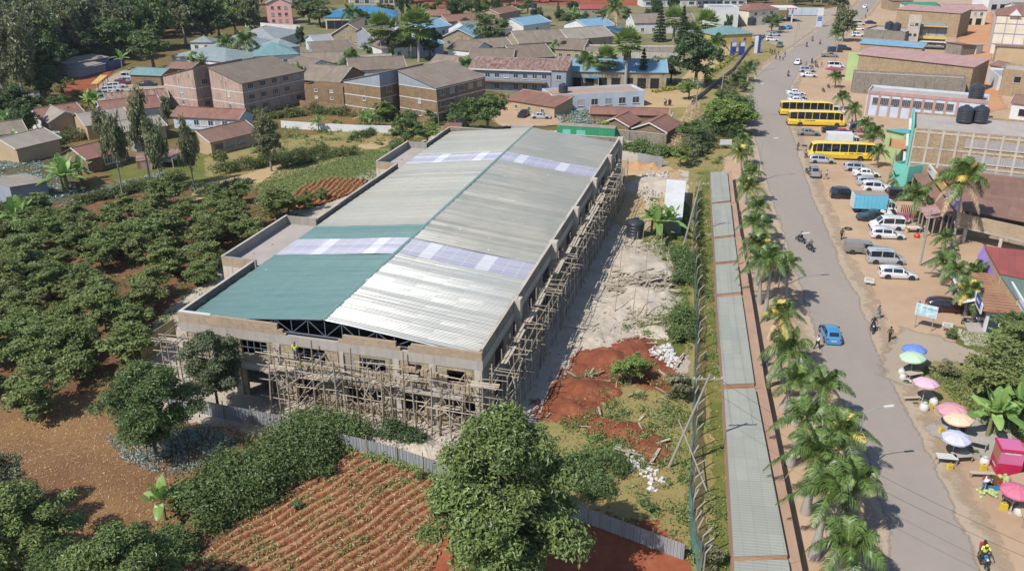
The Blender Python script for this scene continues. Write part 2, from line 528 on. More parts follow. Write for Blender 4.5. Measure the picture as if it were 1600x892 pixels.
ROOFP = dict(pitch=.2, sw=.9, sh=7.)
def roofmetal(name, c1, c2, rough, metal, dirt, spec=.5):
 g = NT(name); uv = g.co('UV')
 b = g.n('ShaderNodeTexBrick'); b.offset = .5
 b.inputs['Color1'].default_value = lin(c1); b.inputs['Color2'].default_value = lin(c2); b.inputs['Mortar'].default_value = lin(c2)
 b.inputs['Scale'].default_value = 1; b.inputs['Brick Width'].default_value = .85; b.inputs['Row Height'].default_value = 4.8
 b.inputs['Mortar Size'].default_value = .01
 g.l(uv, b.inputs['Vector'])
 n1 = g.noise(.12, 4); n2 = g.noise(2.5, 5)
 k = g.mix(g.math('MULTIPLY', g.step(n1, .35, .75), dirt), b.outputs[0], 'a89c8c')
 k = g.mix(g.math('MULTIPLY', g.step(n2, .6, .9), .3), k, 'c8c0b0')
 v = g.n('ShaderNodeTexVoronoi'); v.inputs['Scale'].default_value = .55; g.l(g.co(), v.inputs['Vector'])
 k = g.mix(g.math('LESS_THAN', v.outputs[0], .035), k, 'e8e8e0')
 r = g.math('ADD', g.math('MULTIPLY', n1, .16), rough - .08)
 return g.done(k, r, metal, spec)
M['r_teal'] = roofmetal('teal_coated_sheets', '42706f', '487674', .5, .0, .1, .3)
M['r_grey'] = roofmetal('dusty_grey_green_sheets', '8c8e86', '84857c', .31, .03, .5, .35)
M['r_greyleft'] = roofmetal('dull_grey_green_sheets', '94968d', '8b8c83', .42, .0, .5, .28)
M['r_silver'] = roofmetal('bright_grey_sheets', '989b95', '9ea09b', .28, .06, .3)
g = NT('translucent_roof_sheet')
sp = g.n('ShaderNodeSeparateXYZ'); g.l(g.co(), sp.inputs[0])
lx = g.math('FRACT', g.math('MULTIPLY', sp.outputs[0], 1 / 1.45)); ly = g.math('FRACT', g.math('MULTIPLY', sp.outputs[1], 1 / 1.6))
ln = g.math('MAXIMUM', g.math('LESS_THAN', lx, .07), g.math('LESS_THAN', ly, .06))
big = g.math('FRACT', g.math('MULTIPLY', g.math('ADD', sp.outputs[0], 1.5), 1 / 6.2))
bk = g.math('LESS_THAN', big, .22)
k = g.mix(g.noise(.8, 4), '8f8fa0', '9c9cac'); k = g.mix(ln, k, 'a8a8b2'); k = g.mix(bk, k, 'b6b6bc')
M['r_sky'] = g.done(k, .4, 0.0, .35)

M['s_rust'] = sheets('rusty_brown_iron', '96705f', '896555', .3, rough=.75)
M['s_rust2'] = sheets('red_brown_iron', '9c6c58', '8a5e4e', .3, 'ac8468', rough=.7)
M['s_rustmix'] = sheets('rust_streaked_iron', 'a8907c', '96786a', .6, '7c4430', rough=.65)
M['s_brown'] = sheets('brown_tile_sheets', '8a7866', '7c6c5c', .2, '6c5848', rough=.9, pitch=.18, bump=.5)
M['s_brown2'] = sheets('grey_brown_sheets', '968674', '857666', .2, '746454', rough=.9, pitch=.18, bump=.5)
M['s_tan'] = sheets('tan_asbestos_sheets', 'a89c8c', '988c7e', .2, '80705e', rough=.9, pitch=.18)
M['s_greygreen'] = sheets('pale_grey_green_sheets', 'a3b0ac', '95a29e', .1, '848c84', rough=.5, metal=.2, bump=.3)
M['s_palegrey'] = sheets('pale_grey_sheets', 'b0b2ae', 'a4a6a2', .15, '8c867c', rough=.55, metal=.2, bump=.3)
M['s_blue'] = sheets('bright_blue_sheets', '4492bc', '3c86b2', 0, rough=.4, metal=.1, bump=.4)
M['s_skyblue'] = sheets('sky_blue_sheets', '86aec4', '7ca4bc', .1, '9a9c98', rough=.5, bump=.4)
M['s_teal'] = sheets('dull_teal_sheets', '7ea2a0', '749896', .1, '84887c', rough=.5, bump=.4)
M['s_aqua'] = sheets('aqua_sheets', '4cc0bc', '44b4b0', .05, '6c9c94', rough=.5)
M['s_white'] = sheets('white_box_sheets', 'e8e4e0', 'dedad6', .05, 'b8aea4', rough=.6, metal=0, pitch=.4)
M['s_pink'] = sheets('faded_pink_sheets', 'c89c90', 'bc8e84', .2, '9c6c5c', rough=.6)
M['s_green'] = sheets('green_sheets', '3c9a68', '348c5e', .05, rough=.5)
M['s_redtile'] = sheets('brick_red_sheets', 'a85448', '9c4c42', .1, '8c443a', rough=.7, bump=.3)
M['s_greentile'] = sheets('grey_green_tile_sheets', '74877c', '6a7d72', .1, rough=.7, bump=.3)
M['s_galv'] = sheets('galvanised_fence_sheets', 'b6b8ba', 'a6a9ac', .1, '8a7a6c', metal=.15, rough=.45, pitch=.12, bump=.8, dirt=.35)
M['s_yellow'] = sheets('faded_yellow_sheets', 'a8a070', '9a9264', .1, rough=.6, pitch=.3)
M['s_shed'] = sheets('grey_green_shed_sheets', 'a6a698', '9c9d90', .12, '8c8474', rough=.9, metal=0, bump=.25, pitch=.3, sw=3.0, sh=.9, dirt=.2)
M['s_dust'] = plaster('dusty_brown_slab', 'b8947a', '9c6c4c', .3)
M['s_orange'] = sheets('rusted_orange_sheets', 'a06a48', 'b4885c', .4, '84482c', rough=.8)
M['s_container'] = sheets('green_container_steel', '2f9a6a', '2b8e62', .15, rough=.5, pitch=.28, bump=1.)
M['umb_blue'] = plain('blue_canvas', '6a8cd4', .7); M['umb_green'] = plain('pale_green_canvas', 'bcd8b4', .7)
M['umb_pink'] = plain('pink_canvas', 'e8b8c6', .7); M['umb_rose'] = plain('rose_canvas', 'dc98a0', .7)
M['umb_peach'] = plain('peach_canvas', 'f0c8a4', .7); M['umb_lilac'] = plain('pale_lilac_canvas', 'c8c8d8', .7)
M['umb_hot'] = plain('bright_pink_canvas', 'd86c88', .7)
M['net'] = None
g = NT('green_shade_net')
ch = g.n('ShaderNodeTexChecker'); ch.inputs['Scale'].default_value = 9; g.l(g.co('UV'), ch.inputs[0])
g.done(g.mix(g.noise(.7, 4), '6a9890', '4c8078'), .8)
tr = g.n('ShaderNodeBsdfTransparent'); ms = g.n('ShaderNodeMixShader'); g.l(g.math('ADD', g.math('MULTIPLY', g.step(g.noise(.4, 3), .4, .6), .25), .5), ms.inputs[0])
g.l(tr.outputs[0], ms.inputs[1]); g.l(g.b.outputs[0], ms.inputs[2]); g.l(ms.outputs[0], g.o.inputs[0])
M['net'] = g.m

hz = MB().box(-900, 900, -40, 1400, -1, 47).build('haze', bpy.data.materials.new('air')); tag(hz, 'thin pale daylight haze', kind='stuff')
m_ = hz.data.materials[0]; m_.use_nodes = True; t_ = m_.node_tree; t_.nodes.remove(t_.nodes['Principled BSDF']); v_ = t_.nodes.new('ShaderNodeVolumePrincipled'); v_.inputs['Color'].default_value = (.86, .92, 1, 1); v_.inputs['Density'].default_value = .00008; v_.inputs['Anisotropy'].default_value = .3; t_.links.new(v_.outputs[0], t_.nodes['Material Output'].inputs['Volume'])
# ================================================================== the land and its sheets
me = MB().poly([(-1600, -200, 0), (1600, -200, 0), (1600, 2600, 0), (-1600, 2600, 0)]).mesh('ground', M['land'])
tag(obj('ground', me), kind='structure')
Z = [0.0]
def gs(name, pts, m, fade=1.0, dz=.005, z=None, **k):
 if z is None: Z[0] += dz; z = Z[0]
 return sheet(name, pts, z, M[m], fade, **k)
gs('orchard_ground', [(-420, 300), (0, 330), (120, 318), (235, 292), (400, 232), (610, 214), (590, 300), (420, 420), (330, 480), (262, 560), (265, 640), (420, 700), (530, 700), (430, 760), (300, 892), (200, 1000), (-500, 1000), (-700, 600)], 'orchard', 2)
gs('dry_field', [(-200, 700), (0, 655), (110, 625), (262, 628), (380, 690), (330, 760), (250, 840), (120, 850), (0, 760)], 'dryfield', 2)
gs('green_plot', [(400, 292), (440, 262), (560, 232), (612, 238), (594, 262), (588, 300), (500, 300), (430, 300)], 'lawn', 1.5)
gs('path', [(300, 312), (330, 285), (430, 262), (530, 232), (600, 212), (608, 224), (540, 244), (440, 274), (350, 298)], 'path', .8)
gs('lawn', [(180, 262), (268, 236), (330, 248), (330, 280), (240, 300), (200, 292)], 'grass', 1.2)
gs('lawn', [(330, 248), (420, 225), (600, 198), (700, 200), (690, 212), (600, 214), (430, 254), (335, 280)], 'drygrass', 1.2)
gs('garden', [(-60, 250), (60, 235), (130, 300), (80, 318), (0, 322), (-80, 330)], 'cabbage_soil', 1)
gs('building_yard', [(230, 560), (262, 500), (445, 345), (625, 248), (705, 200), (1010, 212), (1078, 262), (1085, 400), (1084, 620), (1090, 892), (1070, 872), (880, 800), (705, 735), (530, 692), (262, 635)], 'rubble', 1)
gs('red_earth', [(865, 640), (900, 600), (945, 548), (1010, 535), (1040, 548), (1030, 580), (1075, 640), (1078, 740), (985, 735), (930, 690), (870, 668)], 'redpatchy', 1.5)
gs('weedy_ground', [(1012, 300), (1084, 330), (1084, 540), (1045, 548), (1010, 470), (1040, 430), (1020, 380)], 'grass', 1.2)
gs('weedy_ground', [(930, 640), (985, 615), (1080, 640), (1090, 892), (1065, 864), (880, 800), (760, 740), (870, 668), (915, 680)], 'drygrass', 1.6)
gs('dry_grass_patch', [(1030, 740), (1062, 735), (1062, 835), (1025, 822)], 'drygrass', .8)
gs('pale_soil', [(955, 255), (1050, 262), (1040, 330), (1000, 360), (955, 330)], 'path', 1.4)
gs('red_field', [(620, 1000), (700, 860), (880, 802), (1068, 866), (1075, 1000)], 'redsoil', 1.2)
gs('roadside_strip', [(1084, 262), (1112, 262), (1122, 420), (1138, 620), (1152, 892), (1160, 1000), (1092, 1000), (1088, 700), (1084, 400)], 'drygrass', .6)
gs('verge', [(1060, 262), (1180, 262), (1180, 120), (1200, 95), (1290, 30), (1250, 20), (1140, 90), (1080, 150), (1045, 200)], 'drygrass', 2)
gs('town_ground', [(1140, 250), (1176, 240), (1168, 150), (1192, 105), (1290, 38), (1330, 0), (1290, -30), (1300, -60), (2100, -60), (2300, 300), (2300, 1000), (1255, 1000), (1225, 800), (1180, 560), (1150, 380)], 'dirt', 1.2)
gs('fuel_station_yard', [(1100, 30), (1230, 28), (1330, 8), (1290, 44), (1232, 78), (1190, 60), (1120, 62)], 'asphalt2', 1.)
ROAD = [(1347, 4), (1332, 21), (1319, 29), (1290, 42), (1265, 60), (1231, 85), (1200, 106), (1183, 126), (1174, 150), (1178, 190), (1190, 240), (1205, 290), (1222, 340), (1238, 390), (1254, 440), (1274, 498), (1290, 555), (1305, 605), (1330, 640), (1357, 690), (1380, 760), (1397, 830), (1404, 892), (1412, 960),
    (1570, 960), (1521, 892), (1511, 862), (1462, 757), (1429, 685), (1393, 616), (1376, 575), (1362, 550), (1335, 467), (1310, 423), (1282, 350), (1262, 300), (1245, 250), (1232, 205), (1226, 170), (1232, 135), (1243, 115), (1270, 91), (1304, 65), (1331, 34), (1350, 25), (1367, 4), (1380, -20), (1350, -20)]
M['shoulder'] = ground_mat('dusty_shoulder', [(.3, 'ad9a82'), (.7, 'bca58a')], .12, .9, .12, fine=14, soft=.4)
gs('road_shoulder', ROAD, 'shoulder', 1.3); gs('road', ROAD, 'asphalt', .35)
gs('shed_grass', [(1100, 270), (1110, 270), (1118, 420), (1131, 620), (1146, 892), (1132, 892), (1120, 640), (1106, 420)], 'grass', .5)
gs('side_road', [(1405, 545), (1425, 520), (1455, 530), (1500, 548), (1562, 557), (1700, 570), (1700, 600), (1600, 584), (1525, 573), (1470, 574), (1440, 570), (1410, 600), (1395, 590)], 'asphalt2', .8)
gs('weedy_bank', [(1440, 578), (1525, 576), (1700, 590), (1800, 760), (1640, 760), (1570, 690), (1520, 700), (1500, 640), (1470, 600)], 'drygrass', 1.2)
gs('grass_island', [(1500, 515), (1530, 520), (1570, 545), (1556, 553), (1520, 542), (1500, 530)], 'grass', .8)
gs('white_gravel', [(1507, 519), (1530, 521), (1538, 530), (1535, 542), (1520, 538), (1510, 528)], 'rubble', .6)
gs('market_slab', [(1468, 672), (1500, 655), (1560, 668), (1560, 700), (1534, 712), (1500, 690)], 'concrete_yard', 1.0)
gs('alley', [(1500, 20), (1545, 20), (1540, 90), (1560, 170), (1500, 180), (1505, 90)], 'alleydirt', 1.2)
gs('car_park', [(135, 150), (165, 128), (205, 108), (240, 112), (290, 120), (300, 135), (200, 152), (165, 160)], 'asphalt2', 1.)
gs('cut_bank', [(95, 140), (110, 118), (160, 108), (172, 112), (140, 140), (130, 160)], 'redsoil', 1.)
gs('college_grounds', [(380, 60), (520, 10), (900, 0), (1150, 10), (1130, 90), (1040, 150), (820, 150), (700, 120), (420, 110)], 'collegeground', 3)
gs('college_yard', [(1000, 130), (1060, 140), (1100, 90), (1140, 70), (1150, 80), (1112, 110), (1068, 168), (1015, 170), (1000, 168)], 'path', 1)
gs('college_yard', [(780, 160), (880, 170), (870, 195), (790, 198), (770, 178)], 'dirt', 1)
gs('red_fields', [(-400, -60), (-300, 0), (60, 12), (200, 5), (350, -30)], 'redsoil', 4)
gs('red_fields', [(660, 12), (760, 6), (1000, 8), (1100, -8), (900, -50), (650, -40)], 'redsoil', 4)

def inpoly(x, y, P):
 c = np.zeros(np.shape(x), bool); n = len(P)
 for i in range(n):
  x0, y0 = P[i][0], P[i][1]; x1, y1 = P[i - 1][0], P[i - 1][1]
  k = (y0 > y) != (y1 > y)
  with np.errstate(all='ignore'):
   c ^= k & (x < (x1 - x0) * (y - y0) / (y1 - y0 + 1e-12) + x0)
 return c
def furrows(name, pxpoly, p, q, pitch, amp, z0, m, step=.22):
 P = [at(*a) for a in pxpoly]; d = (at(*q) - at(*p)).normalized(); nx, ny = d.y, -d.x
 xs = [a.x for a in P]; ys = [a.y for a in P]
 X, Y = np.meshgrid(np.arange(min(xs), max(xs), step), np.arange(min(ys), max(ys), step))
 u = X * nx + Y * ny; v = X * d.x + Y * d.y
 wob = .25 * np.sin(v * .35) + .12 * np.sin(v * 1.1 + u * .3)
 Zz = z0 + amp * (.5 + .5 * np.sin((u + wob) * 2 * PI / pitch)) + nr.uniform(-.035, .035, X.shape) + .04 * np.sin(u * 1.7) * np.sin(v * 1.3)
 ny_, nx_ = X.shape
 idx = np.arange(X.size).reshape(X.shape)
 cx, cy = X[:-1, :-1] + step / 2, Y[:-1, :-1] + step / 2
 k = inpoly(cx, cy, P)
 F = np.stack([idx[:-1, :-1][k], idx[:-1, 1:][k], idx[1:, 1:][k], idx[1:, :-1][k]], 1)
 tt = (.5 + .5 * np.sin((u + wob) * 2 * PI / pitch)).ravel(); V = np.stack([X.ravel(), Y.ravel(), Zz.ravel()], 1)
 return grid_mesh(name, V, F, m, tt[np.unique(F)])
def grid_mesh(name, V, F, m, tint=None, smooth=False):
 used = np.unique(F); rm = np.zeros(len(V), 'i'); rm[used] = np.arange(len(used)); V = V[used]; F = rm[F]
 me = bpy.data.meshes.new(name)
 k = F.shape[1]
 me.vertices.add(len(V)); me.vertices.foreach_set('co', V.astype('f').ravel())
 me.loops.add(len(F) * k); me.loops.foreach_set('vertex_index', F.astype('i').ravel())
 me.polygons.add(len(F)); me.polygons.foreach_set('loop_start', np.arange(len(F), dtype='i') * k)
 if tint is not None:
  a = me.attributes.new('tint', 'FLOAT', 'POINT'); a.data.foreach_set('value', tint.astype('f')[used] if len(tint) != len(V) else tint.astype('f'))
 me.update(calc_edges=True)
 me.materials.append(m)
 me.shade_smooth() if smooth else me.shade_flat()
 return me
FUR = [(285, 900), (400, 800), (455, 745), (528, 695), (600, 712), (705, 738), (700, 800), (690, 860), (640, 960), (250, 960)]
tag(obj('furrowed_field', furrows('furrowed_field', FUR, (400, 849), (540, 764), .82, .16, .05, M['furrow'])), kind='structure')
FUR2 = [(452, 318), (470, 292), (520, 278), (575, 282), (560, 300), (500, 322), (460, 330)]
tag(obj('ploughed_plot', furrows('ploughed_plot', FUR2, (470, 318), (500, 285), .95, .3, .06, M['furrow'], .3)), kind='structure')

# ================================================================== the unfinished supermarket building
A = at(277, 487, 8); B_ = at(752, 548, 8)
TH = math.atan2(B_.y - A.y, B_.x - A.x)
cT, sT = math.cos(TH), math.sin(TH)
A.z = 0
WB, LB = 29.4, 76.5
def bw(x, y, z=0): return Vector((A.x + x * cT - y * sT, A.y + x * sT + y * cT, z))
bld = thing('unfinished_building', 'long two-storey building under construction with gabled metal roof and open front', 'building', A, TH)
YE = 5.2       # bays
# outer walls: left, right, back, with pilasters; the front gets real openings
w = MB()
w.box(WB - .3, WB, .3, LB, 0, 6.1, 0); w.box(0, .3, .3, LB, 0, 6.1, 0); w.box(.3, WB - .3, LB - .3, LB, 0, 6.1, 0)
w.each('outer_wall', [M['stone_grey']], bld)
w = MB()
for y in range(0, 12):
 yy = 4 + y * 6.2
 for z0 in (1.0, 4.4):
  w.box(WB - .02, WB + .04, yy, yy + 2.6, z0, z0 + 1.4)
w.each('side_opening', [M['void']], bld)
w = MB()
w.box(WB - .34, WB + .06, 0.02, LB, 6.1, 7.0); w.box(-.06, .34, 0.02, LB, 6.1, 7.0); w.box(.34, WB - .34, LB - .34, LB + .06, 6.1, 7.0)
w.box(.34, WB - .34, 0.0, .34, 6.05, 6.98)
w.box(WB - .02, WB + .12, .02, LB, 3.45, 3.85)
w.each('ring_beam', M['concrete'], bld)
# parapet: right side steps between piers, left side with two annexe gaps
p = MB()
steps = [(.3, 10.6, 8.0), (10.9, 26.6, 7.92), (26.9, 38.9, 8.02), (39.2, 51.9, 7.9), (52.2, 64.6, 8.0), (64.9, LB, 7.9)]
for y0, y1, zt in steps: p.box(WB - .22, WB, y0, y1, 7.0, zt)
for y0, y1, zt in ((.3, 13.1, 7.95), (27.6, 33.6, 7.85), (33.8, 45, 7.9), (45.2, 52.9, 7.86), (65.6, 70.2, 7.9), (70.4, LB, 7.95)): p.box(0, .22, y0, y1, 7.0, zt)
p.box(.22, WB - .22, LB - .22, LB, 7.0, 8.05)
p.each('parapet', M['stone_grey'], bld)
p = MB()
for y0, y1, zt in steps: p.box(WB - .26, WB + .04, y0, y1, zt, zt + .06)
for y0, y1, zt in ((.3, 13.1, 7.95), (27.6, 33.6, 7.85), (33.8, 45, 7.9), (45.2, 52.9, 7.86), (65.6, 70.2, 7.9), (70.4, LB, 7.95)): p.box(-.04, .26, y0, y1, zt, zt + .06)
p.box(.22, WB - .22, LB - .26, LB + .04, 8.05, 8.11)
p.each('coping', M['plaster_pale'], bld)
for y in (10.6, 26.6, 38.9, 51.9, 64.6, 76.2):
 MB().box(WB, WB + .55, y, y + .6, 0, 6.1).box(WB - .3, WB + .62, y - .15, y + .75, 7.0, 8.15).box(WB+.06, WB + .62, y - .1, y + .7, 6.1, 7.0).build('pier', M['plaster_pale'], bld)
MB().box(WB - .5, WB - .22, .3, LB - .3, 7.15, 7.3).build('gutter', M['fascia'], bld)
# front: brick band with the two gaps the truss shows through
p = MB()
for x0, x1, z1 in ((0, 10.2, 8.02), (16.6, 21.6, 7.75), (23.0, WB, 7.75)):
 p.box(x0, x1, 0.0, .28, 6.98, z1)
p.box(3.0, 4.1, -.01, .3, 7.0, 7.55); p.box(10.2, 10.7, .01, .27, 6.98, 7.5); p.box(10.7, 11.0, .02, .26, 6.98, 7.2); p.box(16.1, 16.6, .01, .27, 6.98, 7.25)
p.box(21.6, 22.0, .01, .27, 6.98, 7.3); p.box(22.7, 23.0, .01, .27, 6.98, 7.45)
p.each('brick_band', M['brickband'], bld)
p = MB(); p.box(.1, 3.4, .02, .3, 8.02, 8.1); p.build('white_flashing', M['frame_white'], bld)
# columns and storey infill of the front
colx = [0.0, 5.2, 9.6, 15.9, 21.2, 24.6, 28.75]
for i, x in enumerate(colx):
 MB().box(x, x + .65, -.04, .55, 0, 6.05).build('column', M['plaster_pale'], bld)
p = MB(); p.box(.65, WB - .65, -.02, .5, 3.35, 3.75); p.box(9.0, 16.2, -1.15, -.04, 3.5, 3.66); p.box(4.6, 9.0, -1.0, -.04, 3.55, 3.7); p.box(22, 28, -.9, -.04, 3.45, 3.6)
p.each('floor_slab', M['concrete'], bld)
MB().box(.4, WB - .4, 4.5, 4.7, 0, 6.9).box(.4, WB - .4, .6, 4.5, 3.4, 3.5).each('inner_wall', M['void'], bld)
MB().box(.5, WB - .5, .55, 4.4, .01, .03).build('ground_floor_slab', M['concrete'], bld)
fr = MB()
# (x0,x1,window x0,x1,z0,z1) per upper bay
for x0, x1, a, b, z0, z1 in ((.65, 5.2, 2.0, 4.2, 4.5, 5.9), (5.85, 9.6, 6.2, 8.9, 4.5, 5.95), (10.25, 15.9, 11.9, 14.7, 4.6, 5.95), (16.55, 21.2, 18.1, 20.5, 4.55, 5.8), (21.85, 24.6, 22.7, 23.9, 4.7, 5.8), (25.25, 28.75, 26.2, 27.8, 4.5, 5.7)):
 fr.box(x0, a, .05, .35, 3.75, 6.05); fr.box(b, x1, .05, .35, 3.75, 6.05); fr.box(a, b, .05, .35, 3.75, z0); fr.box(a, b, .05, .35, z1, 6.05)
fr.each('front_infill', M['stone2'], bld)
for a, b, z0, z1 in ((2.0, 4.2, 4.5, 5.9), (6.2, 8.9, 4.5, 5.95), (11.9, 14.7, 4.6, 5.95), (18.1, 20.5, 4.55, 5.8)):
 q = MB(); n = 4
 for i in range(n + 1):
  x = a + (b - a) * i / n; q.box(x - .035, x + .035, .1, .16, z0, z1)
 for k in range(3):
  z = z0 + (z1 - z0) * k / 2; q.box(a, b, .105, .155, z - .03, z + .03)
 q.box(b - (b - a) / n, b, .11, .15, z0 + (z1 - z0) * .72, z0 + (z1 - z0) * .76)
 q.build('window_frame', M['frame_grey'], bld)
q = MB()
q.box(16.62, 17.6, .02, .04, 4.3, 5.3);
for k in range(7):
 a0 = PI * k / 7; a1 = PI * (k + 1) / 7
 q.poly([(17.1, .03, 5.3), (17.1 - .49 * math.cos(a0) * -1, .03, 5.3 + .49 * math.sin(a0)), (17.1 - .49 * math.cos(a1) * -1, .03, 5.3 + .49 * math.sin(a1))])
q.build('arched_recess', M['plaster_grey'], bld)
fr = MB()
for x0, x1, z1 in ((.65, 1.6, 3.35), (5.85, 6.4, 3.35), (10.25, 11.6, 3.35), (13.6, 15.9, 3.35), (20.0, 21.2, 3.35), (24.0, 24.6, 3.35), (25.25, 26.0, 3.35)):
 fr.box(x0, x1, .06, .34, 0, z1)
fr.box(16.55, 20.0, .06, .34, 0, .9); fr.box(21.85, 24.0, .06, .34, 0, 1.0); fr.box(26.0, 28.75, .06, .34, 0, 1.05)
fr.box(16.55, 20, .06, .34, 2.75, 3.35); fr.box(21.85, 28.75, .06, .33, 2.7, 3.35)
fr.each('ground_floor_infill', M['stone2'], bld)
# steel truss under the roof edge
t = MB(); zl = 7.12
def rz_(x): return 7.35 + (14.7 - abs(x - 14.7)) * .104
xs = [1.5 + 1.65 * i for i in range(17)]
t.beam((.3, .5, zl), (WB - .3, .5, zl), .09, .12);
for s_ in (-1, 1): t.beam((14.7, .5, rz_(14.7) - .1), (14.7 + s_ * 14.2, .5, rz_(.5) - .12), .09, .12)
for i, x in enumerate(xs):
 t.beam((x, .5, zl), (x, .5, rz_(x) - .12), .06)
 if i: t.beam((xs[i - 1], .5, zl if i % 2 else rz_(xs[i - 1]) - .12), (x, .5, rz_(x) - .12 if i % 2 else zl), .06)
t.build('roof_truss', M['frame_grey'], bld)
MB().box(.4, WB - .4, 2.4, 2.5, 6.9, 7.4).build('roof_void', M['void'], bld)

# corrugated roof, real ribs running from ridge to eaves
EAVE, RIDGE, XE = 7.3, 8.88, .55
def ribs(side, y0, y1, m, name, dz=0.0, over=0.0):
 prof = [(0, 0), (.05, .055), (.105, .055), (.155, 0)]; per = .25
 n = int(round((y1 - y0) / per)); V = []; jog = 0; amp = g0 = 1
 nseg = 6
 for i in range(n * 4 + 1):
  k, r = divmod(i, 4)
  if r == 0 and k % 4 == 0: jog = rng.uniform(-.01, .016); g0 = rng.uniform(.88, 1.08)
  if r == 0: amp = g0 * rng.uniform(.92, 1.08)
  y = y0 + k * per + prof[r][0]; h = prof[r][1] * amp
  for j in range(nseg + 1):
   f = j / nseg
   x = 14.7 + side * (f * (14.7 - XE)); sag = .03 * math.sin(k * .05 + j) + .018 * math.sin(k * .9 + j * 2.1)
   V.append((x, y, RIDGE + (EAVE - RIDGE) * f + h + dz + sag + jog * (1 if j % 2 else .3)))
 V = np.array(V); n4 = n * 4; c = nseg + 1
 i, j = np.meshgrid(np.arange(n4), np.arange(nseg), indexing='ij'); a = (i * c + j).ravel()
 F = np.stack([a, a + c, a + c + 1, a + 1], 1)
 if side > 0: F = F[:, ::-1]
 me = grid_mesh(name, V, F, m)
 auto_uv(me)
 o = obj(name, me, bld)
 return o
b1 = [(.3, 16.9, 'r_teal'), (16.9, 21.9, 'r_sky'), (21.9, 26.4, 'r_teal'), (26.4, 55.4, 'r_greyleft'), (55.4, 60.4, 'r_sky'), (60.4, 76.1, 'r_greyleft')]
for y0, y1, m in b1:
 ribs(-1, y0, y1, M[m], {'r_greyleft': 'roof_sheeting', 'r_teal': 'roof_sheeting', 'r_grey': 'roof_sheeting', 'r_sky': 'skylight_strip'}[m])
b2 = [(.3, 17.2, 'r_silver'), (17.2, 21.8, 'r_sky'), (21.8, 55.6, 'r_grey'), (55.6, 60.2, 'r_sky'), (60.2, 76.1, 'r_grey')]
for y0, y1, m in b2:
 ribs(1, y0, y1, M[m], {'r_silver': 'roof_sheeting', 'r_grey': 'roof_sheeting', 'r_sky': 'skylight_strip'}[m])
q = MB()
for s_ in (-1, 1): q.slab([(14.7, .25, RIDGE + .1), (14.7, 76.15, RIDGE + .1), (14.7 + s_ * .2, 76.15, RIDGE + .06), (14.7 + s_ * .2, .25, RIDGE + .06)][::-s_], .012)
q.build('ridge_cap', M['ridgecap'], bld)

# the two flat annexes along the left side
for nm, y0, y1, zf in (('annexe', 13.4, 27.4, 7.15), ('annexe', 53.0, 65.5, 7.15)):
 x0, x1 = (-3.9, 0) if y0 < 20 else (-3.2, 0)
 an = MB(); an.box(x0, x0 + .2, y0, y1, 0, 6.9); an.box(x0 + .2, 0, y0, y0 + .2, 0, 6.9); an.box(x0 + .2, 0, y1 - .2, y1, 0, 6.9)
 an.each('annexe_wall', M['plaster_pale'], bld)
 MB().box(x0 + .2, 0.5, y0 + .2, y1 - .2, 6.8, 6.98).build('flat_roof', M['cement_floor'], bld)
 an = MB(); an.box(x0, x0 + .22, y0, y1, 6.9, 8.0); an.box(x0 + .22, .2, y1 - .22, y1, 6.9, 7.98); an.box(x0 + .22, .2, y0, y0 + .22, 6.9, 7.96)
 an.each('annexe_parapet', M['plaster_grey'], bld)
 MB().box(x0 - .012, 0, y0 - .012, y0 + .0, 6.9, 7.9).build('block_course', M['brickband'], bld)
 MB().box(x0 - .03, x0 + .25, y0 - .03, y1 + .03, 8.0, 8.05).each('coping', M['plaster_pale'], bld)
MB().box(-2.0, -1.8, 20.2, 20.45, 6.98, 7.05).box(-2.4, -2.3, 17, 17.3, 6.98, 7.03).box(-1.4, -1.1, 58, 58.3, 6.98, 7.04).box(-1.6, -1.5, 59, 59.2, 6.98, 7.03).each('roof_rubble', M['stone2'], bld)

# loose heaps of soil and rubble
def mound(name, px_, py_, rx, ry, h, m, seed, rot=0.):
 r = np.random.default_rng(seed); n = 40; X, Y = np.meshgrid(np.linspace(-1.3, 1.3, n), np.linspace(-1.3, 1.3, n)); d = np.hypot(X, Y)
 Zh = np.clip(np.exp(-d ** 2 * 1.6) - .06, 0, 1) * h
 for k in range(14):
  a, b, c = r.uniform(-.9, .9), r.uniform(-.9, .9), r.uniform(.08, .3); Zh += h * .35 * r.uniform(.2, 1) * np.exp(-((X - a) ** 2 + (Y - b) ** 2) / c ** 2) * (d < 1.2)
 Zh += r.normal(0, .035, X.shape) * (Zh > .03); Zh = np.where(d > 1.25, -.05, Zh)
 c, s = math.cos(rot), math.sin(rot); V = np.stack([(X * rx * c - Y * ry * s).ravel(), (X * rx * s + Y * ry * c).ravel(), Zh.ravel()], 1)
 i = np.arange(n * n).reshape(n, n); F = np.stack([i[:-1, :-1].ravel(), i[:-1, 1:].ravel(), i[1:, 1:].ravel(), i[1:, :-1].ravel()], 1)
 o = obj(name, grid_mesh(name, V, F, M[m], smooth=True)); o.location = at(px_, py_); tag(o, kind='structure')
M['redmound'] = ground_mat('loose_red_soil', [(.3, '743e28'), (.5, '8c4e34'), (.7, 'a66a4a')], .5, 2.2, .9, fade=False)
M['palemound'] = ground_mat('loose_pale_rubble', [(.3, 'a2927e'), (.5, 'c0b29e'), (.7, 'd6cab8')], .5, 2.2, .9, fade=False)
M['sandmound'] = ground_mat('builders_sand', [(.3, 'b08458'), (.7, 'cc9e70')], .5, 2.2, .5, fade=False)
for i, (x, y, rx, ry, h) in enumerate([(950, 565, 3.2, 2.6, 1.0), (985, 552, 3.6, 2.0, .8), (915, 610, 2.6, 3.0, .9), (890, 640, 2.6, 2.2, .7), (1015, 575, 2.4, 1.6, .5), (1010, 700, 2.5, 1.8, .5), (965, 672, 2.8, 1.6, .5)]): mound('red_soil_mound', x, y, rx, ry, h, 'redmound', i, i)
